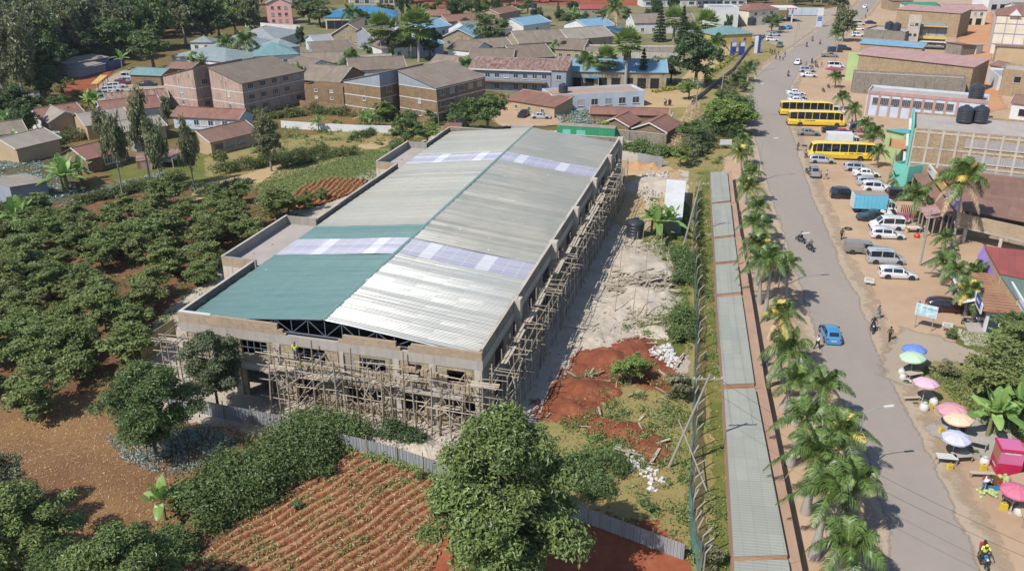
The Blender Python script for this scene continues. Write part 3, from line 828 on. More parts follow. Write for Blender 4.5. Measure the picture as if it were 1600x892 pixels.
for i, (x, y, rx, ry, h) in enumerate([(1025, 520, 2.0, 1.4, .7), (960, 480, 3, 3, .5), (1005, 470, 4, 4, 1.1), (1000, 420, 4, 6, 1.0), (930, 530, 3, 2, .4), (660, 700, 3, 1.4, .5), (700, 712, 2.4, 1.2, .5)]): mound('rubble_mound', x, y, rx, ry, h, 'palemound', i + 20, i)
mound('sand_heap', 985, 284, 3.0, 2.2, 1.1, 'sandmound', 40); mound('sand_heap', 1002, 262, 3.0, 2.0, .9, 'sandmound', 41); mound('rubble_mound', 1020, 290, 5, 5, .9, 'palemound', 42)
# ------------------------------------------------------------------ timber scaffolds
def stick(a, b, r=.045, m=0):
 q = MB(); a = Vector(a); b = Vector(b); mid = (a + b) / 2 + Vector((rng.uniform(-.07, .07), rng.uniform(-.07, .07), rng.uniform(-.04, .04)))
 q.tube([a, mid, b], [r * 1.15, r, r * .8], 5)
 return q
def scaffold(label, poles, ledgers, boards, braces):
 sc = thing('timber_scaffold', label, 'scaffold', A, TH)
 for a, b in poles: stick(a, b, rng.uniform(.055, .085)).build('pole', M['timber' if rng.random() < .7 else 'timber2'], sc)
 for grp, nm in ((ledgers, 'ledger'), (braces, 'brace')):
  q = MB()
  for a, b in grp:
   s_ = stick(a, b, rng.uniform(.035, .05)); q.mark(); k = len(q.v); q.v += s_.v; q.f += [tuple(x + k for x in f) for f in s_.f]; q.m += [rng.choice((0, 0, 1))] * len(s_.f)
  q.each(nm, [M['timber'], M['plank']], sc)
 q = MB()
 for bd in boards:
  for a, b, w_ in bd: q.beam(a, b, w_, .04)
 q.each('board', M['plank'], sc)
 return sc
P_, L_, Bd, Br = [], [], [], []
for row, y in ((0, -.55), (1, -1.9)):
 x = 9.4 if row == 0 else 9.9
 while x < 31.2:
  h = rng.uniform(4.8, 7.3)
  if row and x > 18: h -= .4
  dx = rng.uniform(-.3, .3)
  P_.append(((x, y + rng.uniform(-.2, .2), 0), (x + dx, y + rng.uniform(-.15, .15), h)))
  x += rng.uniform(.75, 1.35)
for z in (1.4, 2.9, 4.4, 5.7):
 for y in (-.5, -1.85):
  x = 9.2
  while x < 30:
   ln_ = rng.uniform(3.2, 5.2); dz = rng.uniform(-.45, .45)
   L_.append(((x - .3, y + rng.uniform(-.08, .08), z + dz), (min(x + ln_, 31.8), y + rng.uniform(-.08, .08), z + dz + rng.uniform(-.2, .2)))); x += ln_ - .5
for i in range(40):
 x = rng.uniform(9.3, 31); z = rng.choice((1.4, 2.5, 3.6, 4.6, 5.5)) + rng.uniform(-.15, .15)
 L_.append(((x, .05, z), (x + rng.uniform(-.2, .2), -2.2 - rng.random() * .5, z + rng.uniform(-.15, .1))))
for i in range(56):
 x = rng.uniform(9.5, 30); z = rng.uniform(.3, 3.8); y = rng.choice((-.6, -1.95)); s_ = rng.choice((-1, 1))
 Br.append(((x, y, z), (x + s_ * rng.uniform(.8, 1.9), y + rng.uniform(-.3, .3), z + rng.uniform(1, 2.1))))
for x0, x1, z in ((9.6, 12.0, 4.25), (12.8, 15.4, 3.75), (19.4, 22.0, 4.1), (22.2, 24.2, 5.15), (28.6, 31.0, 5.3), (25.5, 28, 2.55)):
 Bd.append([((x0 + rng.uniform(-.3, .3), y, z + rng.uniform(-.02, .08)), (x1 + rng.uniform(-.3, .3), y + rng.uniform(-.15, .15), z + rng.uniform(-.02, .08)), rng.uniform(.18, .26)) for y in (-.75, -1.0, -1.27, -1.55) if rng.random() < .85])
scaffold('tangled timber pole scaffold against the sunlit front of the unfinished building', P_, L_, Bd, Br)
P_, L_, Bd, Br = [], [], [], []
y = .3
while y < 70:
 for x in (WB + 1.0, WB + 2.3):
  P_.append(((x + rng.uniform(-.15, .15), y + rng.uniform(-.3, .3), 0), (x + rng.uniform(-.25, .25), y + rng.uniform(-.3, .3), rng.uniform(5.8, 7.4) if x < WB + 2 else rng.uniform(5.0, 6.9))))
 y += rng.uniform(1.6, 2.3)
for z in (1.6, 3.2, 4.7, 5.9):
 for x in (WB + 1.0, WB + 2.3):
  y = 0
  while y < 69:
   ln_ = rng.uniform(4, 6.5); L_.append(((x, y - .3, z + rng.uniform(-.15, .15)), (x + rng.uniform(-.1, .1), y + ln_, z + rng.uniform(-.2, .2)))); y += ln_ - .4
for i in range(110):
 y = rng.uniform(0, 70); z = rng.choice((3.2, 4.7, 5.9, 6.1)) + rng.uniform(-.2, .2)
 L_.append(((WB + rng.uniform(.3, .8), y, z), (WB + rng.uniform(2.5, 3.2), y + rng.uniform(-.3, .3), z + rng.uniform(-.2, .2))))
for i in range(42):
 y = rng.uniform(1, 68); z = rng.uniform(.3, 3.8)
 Br.append(((WB + rng.choice((1.0, 2.4)), y, z), (WB + rng.choice((1.0, 2.4)), y + rng.uniform(-2.2, 2.2), z + rng.uniform(1.4, 2.5))))
for i in range(16):
 y = 2 + i * 4.2; Bd.append([((x, y, 5.95), (x + rng.uniform(-.1, .1), y + rng.uniform(2.5, 4), 6.0 + rng.uniform(-.05, .12)), .22) for x in (WB + 1.2, WB + 1.5, WB + 1.85)[:rng.choice((1, 2, 3))]])
scaffold('long timber pole scaffold in the shade along the right side of the unfinished building', P_, L_, Bd, Br)
P_, L_, Bd, Br = [], [], [], []
for x in (-1.5, -.8, .3, 1.6):
 for y in (-1.2, -.4): P_.append(((x, y, 0), (x + rng.uniform(-.15, .15), y, rng.uniform(4.8, 6.3))))
for z in (1.5, 2.9, 4.3, 5.3, 5.6):
 L_.append(((-2.4, -1.2, z), (2.2, -1.2, z + rng.uniform(-.2, .3)))); L_.append(((-2.2, -.4, z), (2, -.4, z + .1))); L_.append(((-1.4, -2, z), (-1.5, 1.0, z + .2))); L_.append(((.4, -2, z + .1), (.3, .3, z + .2)))
Br = [((-1.5, -1.2, 3.8), (1.0, -1.2, 2.2)), ((-.8, -1.2, 0), (1.5, -1.2, 2.6)), ((.2, -1.2, 4.5), (1.9, -1.2, 3))]
Bd = [[((-1.6, -.9, 5.4), (1.8, -.8, 5.45), .2), ((-1.4, -.6, 5.42), (1.9, -.6, 5.4), .2)]]
scaffold('small timber scaffold at the left front corner of the unfinished building behind the tree', P_, L_, Bd, Br)
# stacks of blocks on the ledges
for x, y, z, n_, lb in ((22.3, -.3, 5.35, 9, 'small pile of cut stone blocks on the scaffold below the gap in the brick band'), (24.3, -1.0, 5.55, 12, 'larger pile of cut stone blocks on the scaffold boards at the front')):
 q = MB()
 for i in range(n_):
  a, b = i % 5, i // 5
  q.box(x + a * .32, x + a * .32 + .28, y - .3, y + .1 + rng.uniform(-.05, .05), z + b * .2, z + b * .2 + .19)
 tag(q.build('block_pile', M['brickband']), lb, 'stone blocks')
for o in [x for x in COL.objects if x.name.startswith('block_pile')]: o.location = A; o.rotation_euler = (0, 0, TH)

# ================================================================== vegetation
LM = {}
LM['avocado'] = leafmat('avocado_leaves', (.032, .06, .018), (.25, .32, .1), (.2, .2, .07))
LM['dark'] = leafmat('dark_leaves', (0.019, 0.045, 0.019), (0.105, 0.163, 0.061), (0.074, 0.106, 0.036))
LM['mid'] = leafmat('mid_green_leaves', (0.032, 0.067, 0.022), (0.179, 0.255, 0.083), (0.132, 0.171, 0.056))
LM['bright'] = leafmat('bright_green_leaves', (0.054, 0.105, 0.025), (0.294, 0.384, 0.103), (0.220, 0.284, 0.067))
LM['olive'] = leafmat('olive_leaves', (0.059, 0.078, 0.034), (0.275, 0.287, 0.147), (0.172, 0.159, 0.082))
LM['silver'] = leafmat('silvery_leaves', (0.090, 0.129, 0.103), (0.499, 0.576, 0.512), (0.294, 0.345, 0.294))
LM['near'] = leafmat('glossy_near_leaves', (.025, .05, .015), (.22, .3, .09), (.22, .25, .08), .2, .4)
LM['grey'] = leafmat('grey_green_leaves', (.035, .05, .022), (.2, .23, .12))
LM['hedge'] = leafmat('hedge_leaves', (0.024, 0.056, 0.018), (0.135, 0.198, 0.064), (0.172, 0.172, 0.057))
LM['yellow'] = leafmat('yellow_green_leaves', (0.144, 0.157, 0.029), (0.516, 0.516, 0.108), None)
LM['red'] = leafmat('reddish_leaves', (0.082, 0.031, 0.025), (0.300, 0.109, 0.083), None)
LM['straw'] = leafmat('straw', (0.308, 0.206, 0.104), (0.707, 0.554, 0.350), None, .15, .8)
LM['weed'] = leafmat('weed_leaves', (0.075, 0.113, 0.030), (0.294, 0.370, 0.128), None)
LM['palm'] = leafmat('palm_leaflets', (.03, .06, .016), (.2, .29, .075), None, .22, .4)
LM['palmyel'] = leafmat('yellowing_palm_leaflets', (0.353, 0.289, 0.072), (0.773, 0.582, 0.160), None, .25, .5)
LM['banana'] = leafmat('banana_leaf', (0.093, 0.183, 0.042), (0.357, 0.510, 0.153), None, .35, .35)
M['bark'] = plain('bark', '6e6254', .9, 0, .4, 2.5)
M['palebark'] = plain('pale_bark', '9a9184', .85, 0, .3, 2.5)
g = NT('palm_trunk_rings')
w_ = g.n('ShaderNodeTexWave', wave_type='BANDS', bands_direction='Z'); w_.inputs['Scale'].default_value = 1.6; w_.inputs['Distortion'].default_value = .6; g.l(g.co(), w_.inputs[0])
M['palmtrunk'] = g.done(g.mix(w_.outputs[0], '9c9288', 'aca498'), .85)
M['crownshaft'] = plain('palm_crownshaft', '9aa83c', .5)
M['deadfrond'] = plain('dead_fronds', '8f7c60', .9, 0, .4, 2)
M['pseudostem'] = plain('banana_stem', '8a8a50', .7, 0, .35, 2)

def leaf_quads(C, Nrm, size, aspect=.5, jitter=.6):
 """diamond leaves: centres C, preferred normals Nrm, per-leaf size"""
 n = len(C)
 N = Nrm + nr.normal(0, jitter, (n, 3)); N /= np.linalg.norm(N, axis=1, keepdims=True) + 1e-9
 t = nr.normal(0, 1, (n, 3)); t -= (t * N).sum(1, keepdims=True) * N; t /= np.linalg.norm(t, axis=1, keepdims=True) + 1e-9
 b = np.cross(N, t); s = size[:, None]
 V = np.stack([C - t * s * .5, C + b * s * aspect * .5 + N * s * .08, C + t * s * .5 - N * s * .1, C - b * s * aspect * .5 + N * s * .08], 1).reshape(-1, 3)
 F = np.arange(4 * n).reshape(-1, 4)
 return V, F
def crown(name, m, lobes, leaves, size, rx=1., ry=1., rz=1., base=.3, flat=.0, clump=.16, aspect=.5, uneven=1., cones=None, seed=0, inner=.35, per=28):
 """a crown of many leaf-sized faces gathered in clumps over uneven lobes; unit radius, base at z = 0"""
 r = np.random.default_rng(seed)
 L = []
 for i in range(int(lobes * 2.4)):
  a = r.uniform(0, 2 * PI); h = r.uniform(-1, 1); q = math.sqrt(max(0, 1 - h * h)); d = r.uniform(.35, .86) * uneven
  L.append((q * math.cos(a) * d, q * math.sin(a) * d, h * d * .92, r.uniform(.17, .36)))
 L.append((0, 0, 0, .5))
 nc = max(6, leaves // per); C = []; O = []
 while len(C) < nc:
  l = L[r.integers(len(L))]
  v = r.normal(0, 1, 3); v /= np.linalg.norm(v)
  if v[2] < -.3: continue
  p = np.array(l[:3]) + v * l[3] * (r.uniform(.8, 1.08) if r.random() > inner else r.uniform(.3, .8))
  # keep only what lies near the outside of the union, plus some inside
  if cones is not None:
   hh = (p[2] + 1) / 2
   if math.hypot(p[0], p[1]) > cones(hh): continue
  C.append(p); O.append(v)
 C = np.array(C); O = np.array(O)
 k = r.integers(0, nc, leaves)
 P = C[k] + r.normal(0, clump * .55, (leaves, 3)) * np.array([1, 1, .65])
 nrm = O[k] * .7 + np.array([0, 0, .75])
 tcl = r.uniform(0, 1, nc)
 tint = np.clip(.38 * tcl[k] + .2 + .42 * r.uniform(0, 1, leaves), 0, 1)
 V, F = leaf_quads(P, nrm, size * r.uniform(.6, 1.35, leaves), aspect)
 V = V * np.array([rx, ry, rz]) + np.array([0, 0, rz * (1 - base * .0)])
 return grid_mesh(name, V, F, m, np.repeat(tint, 4))
def trunkmesh(h, r, limbs=4, spread=.5, m=None, seed=0, bend=.1, n=7):
 r_ = random.Random(seed); q = MB()
 pts = [(0, 0, -.1)] + [(bend * h * math.sin(k * 1.3 + seed) * .25 * k / 4, bend * h * math.cos(k * 1.7 + seed) * .25 * k / 4, h * k / 4) for k in range(1, 5)]
 q.tube(pts, [r * 1.35, r, r * .85, r * .65, r * .4], n)
 for i in range(limbs):
  a = i * 2.4 + r_.random(); k = r_.choice((2, 3)); b = Vector(pts[k]); l = h * spread * r_.uniform(.6, 1)
  e = b + Vector((math.cos(a) * l, math.sin(a) * l, l * r_.uniform(.6, 1.1))); md = b.lerp(e, .5) + Vector((0, 0, -.06 * l))
  q.tube([b, md, e], [r * .55, r * .38, r * .15], 5)
 return q.mesh('trunk', m or M['bark'], True)
PROTO = {}
def proto(key, cm, tm, crown_z, trunk_r=1.):
 PROTO.setdefault(key, []).append((cm, tm, crown_z))
# low orchard trees (unit: crown radius 1, crown height ~1.6)
for i in range(5):
 proto('avocado', crown('crown', LM['avocado'], 9, 5200, .13, rz=.78, clump=.14, seed=10 + i), trunkmesh(.9, .07, 4, .6, seed=i), .12)
for i in range(4):
 proto('round', crown('crown', LM['mid'], 10, 5200, .12, rz=.85, clump=.13, seed=20 + i), trunkmesh(1.1, .07, 4, .5, seed=i + 3), .32)
 proto('dark', crown('crown', LM['dark'], 10, 5200, .125, rz=.95, clump=.13, seed=30 + i), trunkmesh(1.1, .07, 4, .5, seed=i + 5), .25)
 proto('bright', crown('crown', LM['bright'], 9, 4200, .13, rz=.8, clump=.13, seed=40 + i), trunkmesh(1.0, .06, 4, .5, seed=i + 7), .25)
 proto('slim', crown('crown', LM['olive'], 12, 2300, .2, rz=2.6, clump=.26, seed=50 + i, inner=.2, per=34), trunkmesh(6.2, .07, 9, .14, M['palebark'], seed=i + 9, bend=.06), 1.6)
 proto('tall', crown('crown', LM['olive'], 16, 5200, .15, rz=1.7, clump=.16, seed=60 + i), trunkmesh(3.0, .07, 5, .3, M['palebark'], seed=i + 11), .7)
for i in range(3): proto('wood', crown('crown', LM['olive' if i else 'mid'], 14, 4600, .17, rz=1.5, clump=.15, seed=160 + i), trunkmesh(1.6, .07, 4, .3, M['palebark'], seed=i), .1)
for i in range(2):
 proto('shrub', crown('foliage', LM['mid'], 6, 1500, .2, rz=.75, clump=.2, seed=70 + i), None, 0)
 proto('olive', crown('foliage', LM['olive'], 6, 1600, .2, rz=.8, clump=.2, seed=80 + i), trunkmesh(.9, .05, 3, .5, seed=i), .2)
 proto('yellowbush', crown('foliage', LM['yellow'], 6, 1700, .17, rz=.75, clump=.16, seed=90 + i), None, 0)
cone = lambda h: max(.04, .95 * (1 - h) ** .85) * (1 if (h * 9) % 1 < .62 else .55)
def conifer(seed, m, wide=1., dens=3000, size=.2):
 r = np.random.default_rng(seed); n = dens
 h = r.uniform(0, 1, n) ** 1.25; tier = np.floor(h * 12) / 12 + r.normal(0, .012, n)
 rad = (1 - h) ** .8 * wide * r.uniform(.15, 1.0, n) ** .6; a = r.integers(0, 9, n) * 2 * PI / 9 + tier * 7 + r.normal(0, .22, n)
 C = np.stack([rad * np.cos(a), rad * np.sin(a), (tier - .03 * rad) * 5.2 + .5], 1)
 nrm = np.stack([np.cos(a) * .3, np.sin(a) * .3, np.ones(n)], 1)
 V, F = leaf_quads(C, nrm, size * r.uniform(.6, 1.3, n), .45, .4)
 return grid_mesh('crown', V, F, m, np.repeat(np.clip(rad / wide * .6 + r.uniform(0, .4, n), 0, 1), 4))
for i in range(2):
 proto('conifer', conifer(i, LM['dark'], 1.15, 3600, .3), trunkmesh(5.6, .09, 0, seed=i), 0)
 proto('cypress', crown('crown', LM['dark'], 10, 3600, .16, rz=2.4, clump=.14, seed=97 + i, cones=lambda h: .75 * math.sin(PI * min(1, max(.02, h * .93 + .05))) ** .6), trunkmesh(1.4, .1, 0, seed=i), .1)

def tree(kind, name, px, py, r, label, group=None, cat='tree', var=None, sz=1.0, z=0, cz=None, world=None):
 vs = PROTO[kind]; cm, tm, c0 = vs[(var if var is not None else rng.randrange(len(vs))) % len(vs)]
 p = world or at(px, py, z)
 t = thing(name, label, cat, p, rng.uniform(0, 2 * PI), group)
 s = (r * rng.uniform(.92, 1.08), r * rng.uniform(.92, 1.08), r * sz)
 t.scale = s
 o = obj('crown' if tm else 'foliage', cm, t, (0, 0, c0))
 if tm: obj('trunk', tm, t)
 return t

# ---- the dense avocado orchard on the left
ORCH = [at(*p) for p in [(-60, 345), (0, 335), (70, 350), (150, 332), (230, 322), (330, 318), (392, 330), (470, 345), (455, 352), (420, 362), (345, 408), (338, 430), (270, 480), (250, 520), (215, 560), (150, 610), (90, 585), (60, 600), (0, 640), (-120, 640)]]
CLEAR = [(205, 447, 3.4), (120, 362, 3.0), (45, 330, 3), (410, 338, 2.5), (238, 548, 2.4), (300, 330, 2.2), (60, 590, 2.0), (360, 322, 2)]
CL = [(at(a, b), c) for a, b, c in CLEAR]
cnt = 0; u0 = Vector((math.cos(TH), math.sin(TH), 0)); v0 = Vector((-math.sin(TH), math.cos(TH), 0)); base_ = at(300, 470)
for i in range(-34, 16):
 for j in range(-16, 30):
  p = base_ + u0 * (i * 4.8 + (j % 2) * 2.2 + rng.uniform(-1, 1)) + v0 * (j * 4.7 + rng.uniform(-1, 1))
  if not inpoly(np.array(p.x), np.array(p.y), ORCH): continue
  if any((p - c).length < r for c, r in CL): continue
  if rng.random() < .1: continue
  xx, yy = proj((p.x, p.y, 2))
  if xx < -45: continue
  tree('avocado', 'avocado_tree', 0, 0, rng.uniform(2.2, 3.3), 'bushy dark green avocado tree with reddish tints in the dense orchard left of the building', 'avocado trees in the orchard', world=p, sz=rng.uniform(.75, 1.0)); cnt += 1
print('orchard', cnt)
tree('avocado', 'avocado_tree', 68, 640, 3.0, 'round avocado tree standing apart on the dry field below the orchard', 'avocado trees in the orchard', world=at(68, 648))
for x, y, r, sz in ((452, 335, 1.9, 1), (482, 328, 1.7, 1.1), (378, 318, 2.2, 1), (428, 322, 2.0, 1), (505, 312, 1.2, 1)):
 tree('avocado', 'avocado_tree', x, y, r, 'small avocado tree at the edge of the orchard near the ploughed plot', 'avocado trees at the orchard edge', sz=sz)

for x, y, r_ in ((1136, 214, 5.5), (1122, 198, 4.2), (1148, 196, 4.6)): tree('bright' if x < 1140 else 'round', 'roadside_tree', x, y, r_, 'rounded green tree in the thicket beside the bend of the main road', 'roadside thicket trees', sz=.8)
for i in range(46):
 x, y = rng.uniform(560, 1060), rng.uniform(14, 50)
 tree(rng.choice(('dark', 'round', 'cypress', 'olive', 'round', 'shrub')), 'college_tree', x, y, rng.uniform(1.8, 3.6), 'small tree growing between the college roofs', 'small trees between the college roofs')
for i in range(30):
 x = rng.uniform(1070, 1165); y = 262 - (x - 1070) * 1.3 + rng.uniform(-30, 20)
 tree(rng.choice(('shrub', 'olive', 'round')), 'verge_bush', x, max(96, y), rng.uniform(1.0, 2.2), 'scrubby bush on the verge between the college fence and the road', 'verge bushes')
# ---- big near trees, each with its own crown
def near_tree(name, px, py, H_, r, n, leaf, label, m='near', lobes=20, seed=1, zr=None, base=.2, tr=.22, lean=(0, 0), aspect=.42, topn=1.0):
 p = at(px, py)
 t = thing(name, label, 'tree', p, seed * 1.3)
 rr = np.random.default_rng(seed); zr = zr or H_ * (1 - base) / 2
 cz = H_ * base + zr
 nc = int(lobes * 5.5); Cc = []
 while len(Cc) < nc:
  h = rr.uniform(-.95, 1); q = (1 - abs(h) ** 2.2) ** .5 * (1 - max(0, h) * .25 * topn) * (1 + .22 * math.sin(len(Cc) * 2.4 + h * 5)); d = rr.uniform(.25, 1) ** .6; a = rr.uniform(0, 2 * PI)
  Cc.append((q * d * math.cos(a), q * d * math.sin(a), h * .93))
 Cc = np.array(Cc); rc = rr.uniform(.07, .26, nc) * (r + zr) / 2; wts = rc ** 2; k = rr.choice(nc, n, p=wts / wts.sum())
 v = rr.normal(0, 1, (n, 3)); v /= np.linalg.norm(v, axis=1, keepdims=True); v[:, 2] = np.where(v[:, 2] < -.25, -v[:, 2], v[:, 2])
 P = Cc[k] * np.array([r, r, zr]) * .86 + v * (rc[k] * rr.uniform(.55, 1.12, n))[:, None] * np.array([1, 1, .72]) + rr.normal(0, leaf * .35, (n, 3)) + np.array([lean[0], lean[1], 0]) * (Cc[k][:, 2:3] + 1)
 nrm = v * .9 + np.array([0, 0, .55])
 tint = np.clip(.35 * rr.uniform(0, 1, nc)[k] + .12 + .5 * rr.uniform(0, 1, n), 0, 1)
 V, F = leaf_quads(P + np.array([0, 0, cz]), nrm, leaf * rr.uniform(.55, 1.4, n), aspect)
 obj('crown', grid_mesh('crown', V, F, LM[m], np.repeat(tint, 4)), t)
 q = MB(); pts = [(0, 0, -.1), (.1, 0, H_ * .2), (lean[0] * .4, lean[1] * .4, H_ * .45), (lean[0], lean[1], H_ * .8)]
 q.tube(pts, [tr * 1.3, tr, tr * .75, tr * .25], 8)
 for i in range(9):
  a = i * 2.4; zz = H_ * rng.uniform(.25, .65); l = r * rng.uniform(.5, .8); b = Vector((.1 + lean[0] * .3, lean[1] * .3, zz))
  e = b + Vector((math.cos(a) * l, math.sin(a) * l, l * .8)); q.tube([b, b.lerp(e, .5) - Vector((0, 0, .1 * l)), e], [tr * .45, tr * .3, tr * .08], 5)
 obj('trunk', q.mesh('trunk', M['bark'], True), t)
 return t
near_tree('tree', 786, 930, 15.0, 4.9, 52000, .34, 'large bright leafy tree in the foreground in front of the sheet fence', seed=5, lobes=20, base=.03, topn=.9)
near_tree('tree', 342, 648, 8.8, 3.0, 17000, .27, 'grey green tree with thin trunk at the left front corner of the building', m='grey', seed=6, base=.18, lobes=16, tr=.13)
near_tree('tree', 246, 716, 9.2, 4.0, 24000, .28, 'bright leafy tree on the dry field left of the sheet fence', m='mid', seed=7, base=.16, lobes=22, tr=.13, aspect=.4)
near_tree('tree', 40, 915, 8.2, 4.4, 26000, .28, 'olive green leafy tree at the lower left edge of the dry field', m='near', seed=8, base=.03, lobes=16)
near_tree('tree', 200, 985, 7.6, 4.2, 22000, .28, 'yellowish leafy tree at the bottom edge left of the furrowed field', m='near', seed=9, base=.03, lobes=15)
near_tree('tree', -5, 835, 6.6, 3.8, 16000, .27, 'leafy tree cut by the left edge of the picture', m='olive', seed=12, base=.03, lobes=15)
near_tree('tree', 110, 960, 5.6, 2.8, 14000, .26, 'leafy tree at the bottom edge between the two olive ones', m='mid', seed=14, base=.02, lobes=13)
# long dense shrub mass between dry field and furrows
def mass(name, label, cat, pts, hgt, wid, n, leaf, m, seed=0, group=None, kind=None, top=.55):
 """a hedge or shrub bank: leaf clumps over a lumpy ridge along pts (world points)"""
 rr = np.random.default_rng(seed); P = [Vector(p) for p in pts]
 seg = [(P[i], P[i + 1], (P[i + 1] - P[i]).length) for i in range(len(P) - 1)]; tot = sum(s[2] for s in seg)
 nc = max(8, n // 24); C = []; O = []
 for i in range(nc):
  d = rr.uniform(0, tot)
  for a, b, l in seg:
   if d <= l or (a, b, l) == seg[-1]: break
   d -= l
  f = min(1, d / l); c = a.lerp(b, f); dr = (b - a).normalized(); nx = Vector((dr.y, -dr.x, 0))
  lump = .74 + .26 * math.sin(c.x * .9 + seed) * math.cos(c.y * .7) + .12 * math.sin(c.x * 2.3 + c.y * 1.9)
  ang = rr.uniform(-.12 * PI, 1.12 * PI)
  k = rr.uniform(.72, 1.05) * lump
  o = nx * math.cos(ang) * wid / 2 * k; z = max(.08, math.sin(ang)) ** top * hgt * k
  C.append((c.x + o.x, c.y + o.y, z)); O.append((nx.x * math.cos(ang), nx.y * math.cos(ang), math.sin(ang) + .3))
 C = np.array(C); O = np.array(O); k = rr.integers(0, nc, n); sp = min(.5, wid * .13, hgt * .16)
 Q = C[k] + rr.normal(0, sp, (n, 3)); Q[:, 2] = np.maximum(Q[:, 2], .04)
 V, F = leaf_quads(Q, O[k], leaf * rr.uniform(.6, 1.4, n), .5)
 o_ = np.array([P[0].x, P[0].y, 0])
 tint = np.clip(.4 * rr.uniform(0, 1, nc)[k] + .15 + .45 * rr.uniform(0, 1, n), 0, 1)
 me = grid_mesh('foliage', V - o_, F, LM[m], np.repeat(tint, 4))
 ob = obj(name, me, None, tuple(o_))
 return tag(ob, label, cat, group, kind)
mass('shrub_bank', 'large dense dark green shrub bank between the dry field and the furrowed field', 'shrubs', [at(296, 815), at(360, 778), at(430, 738), at(508, 690)], 3.4, 7.6, 38000, .26, 'mid', 1)
mass('shrub_bank', 'low dark shrubs at the lower left beside the furrowed field', 'shrubs', [at(245, 880), at(285, 850)], 1.6, 3.0, 6000, .24, 'mid', 2)

def px_hedge(name, label, pts, h, w_, n, leaf, m, seed, cat='hedge', group=None):
 return mass(name, label, cat, [at(*p) for p in pts], h, w_, n, leaf, m, seed, group, top=.3)
px_hedge('hedge', 'clipped hedge between the sandy path and the house with the blue windows', [(332, 274), (400, 262), (455, 250), (510, 238)], 2.0, 2.4, 9500, .28, 'hedge', 3)
px_hedge('hedge', 'short hedge across the sandy path near the pale wall', [(548, 222), (570, 215), (580, 208)], 1.3, 2.0, 1800, .3, 'hedge', 4)
px_hedge('hedge', 'hedge below the cabbage garden along the sandy path', [(120, 320), (190, 305), (240, 292), (285, 280)], 1.8, 2.2, 7000, .3, 'hedge', 5)
px_hedge('hedge', 'long tall hedge behind the small houses in front of the brown roofs', [(-10, 246), (60, 232), (130, 216), (190, 205), (260, 200)], 2.4, 4, 9000, .36, 'hedge', 6)
px_hedge('hedge', 'long hedge in front of the stained pink apartment blocks', [(300, 192), (370, 188), (420, 186), (500, 178), (555, 182)], 2.0, 3.4, 7000, .4, 'hedge', 7)
px_hedge('hedge', 'tangled green climbers in front of the brick apartment blocks', [(560, 190), (620, 188), (690, 185), (720, 196)], 2.2, 3.4, 5200, .4, 'mid', 8)
px_hedge('hedge', 'purple tinged low hedge beside the sandy path and orchard', [(300, 300), (345, 296), (392, 286)], 1.2, 2.2, 3000, .3, 'olive', 9)
px_hedge('hedge', 'green bushes behind the back right corner of the building', [(962, 232), (1010, 238), (1045, 246)], 2.2, 4, 6500, .36, 'mid', 10)
px_hedge('hedge', 'clipped yellow green hedge along the college driveway', [(1100, 132), (1118, 112), (1142, 92), (1155, 84)], 1.2, 2, 2600, .45, 'yellow', 11)
px_hedge('hedge', 'yellow green hedge on the lawn beside the blue roofed house', [(705, 62), (742, 66)], 1.2, 2, 1200, .5, 'yellow', 12)
px_hedge('hedge', 'low green hedge in front of the white flat roofed house', [(1020, 146), (1045, 142), (1060, 140)], 1.0, 2, 1200, .4, 'yellow', 13)
px_hedge('roadside_bushes', 'dense bright green bushes beside the curve of the main road', [(1122, 222), (1135, 205), (1148, 190), (1152, 172)], 4.2, 7, 9000, .38, 'mid', 14, 'bushes')
px_hedge('roadside_bushes', 'scrubby green bushes beside the upper end of the shade net fence', [(1068, 250), (1085, 232), (1100, 205)], 3.4, 5, 5000, .36, 'olive', 15, 'bushes')
px_hedge('roadside_bushes', 'low reddish green planting between the college fence and the main road', [(1130, 152), (1150, 130), (1165, 112), (1180, 100)], 2.0, 4, 4200, .4, 'olive', 16, 'bushes')
px_hedge('climber', 'climbing plants over the shade net fence beside the timber heap', [(1064, 452), (1070, 420), (1060, 395)], 1.8, 3.2, 3600, .28, 'mid', 17, 'shrubs')
px_hedge('climber', 'green weeds below the shade net near the white rubbish', [(1072, 540), (1070, 505), (1062, 488)], 1.5, 3.0, 3600, .26, 'mid', 18, 'shrubs')
px_hedge('hedge', 'dark overgrown hedge on the steep bank right of the shade net', [(1098, 470), (1094, 400), (1090, 340), (1092, 300)], 1.0, 1.4, 3600, .26, 'hedge', 19)
px_hedge('hedge', 'row of small dark trees and bushes between the sandy path and green plot', [(440, 262), (480, 255), (520, 246), (560, 240)], 1.5, 2.2, 3600, .3, 'hedge', 20)
px_hedge('weed_bank', 'green weeds at the foot of the sheet fence beside the furrowed field', [(535, 702), (600, 715), (660, 735), (700, 752)], .7, 2.0, 3600, .2, 'weed', 21, 'weeds')
px_hedge('weed_bank', 'tall weeds growing inside the sheet fence under the front scaffold', [(455, 668), (500, 672), (545, 680), (575, 690)], 2.2, 2.6, 6000, .22, 'mid', 22, 'weeds')
px_hedge('weed_bank', 'bushy weeds below the scaffold right of the tall weeds', [(598, 680), (640, 690), (660, 694)], 1.5, 1.6, 2600, .22, 'dark', 23, 'weeds')
px_hedge('weed_bank', 'dark weeds in the shade beside the big foreground tree', [(900, 770), (935, 750), (930, 720)], 1.3, 5, 6500, .22, 'mid', 24, 'weeds')

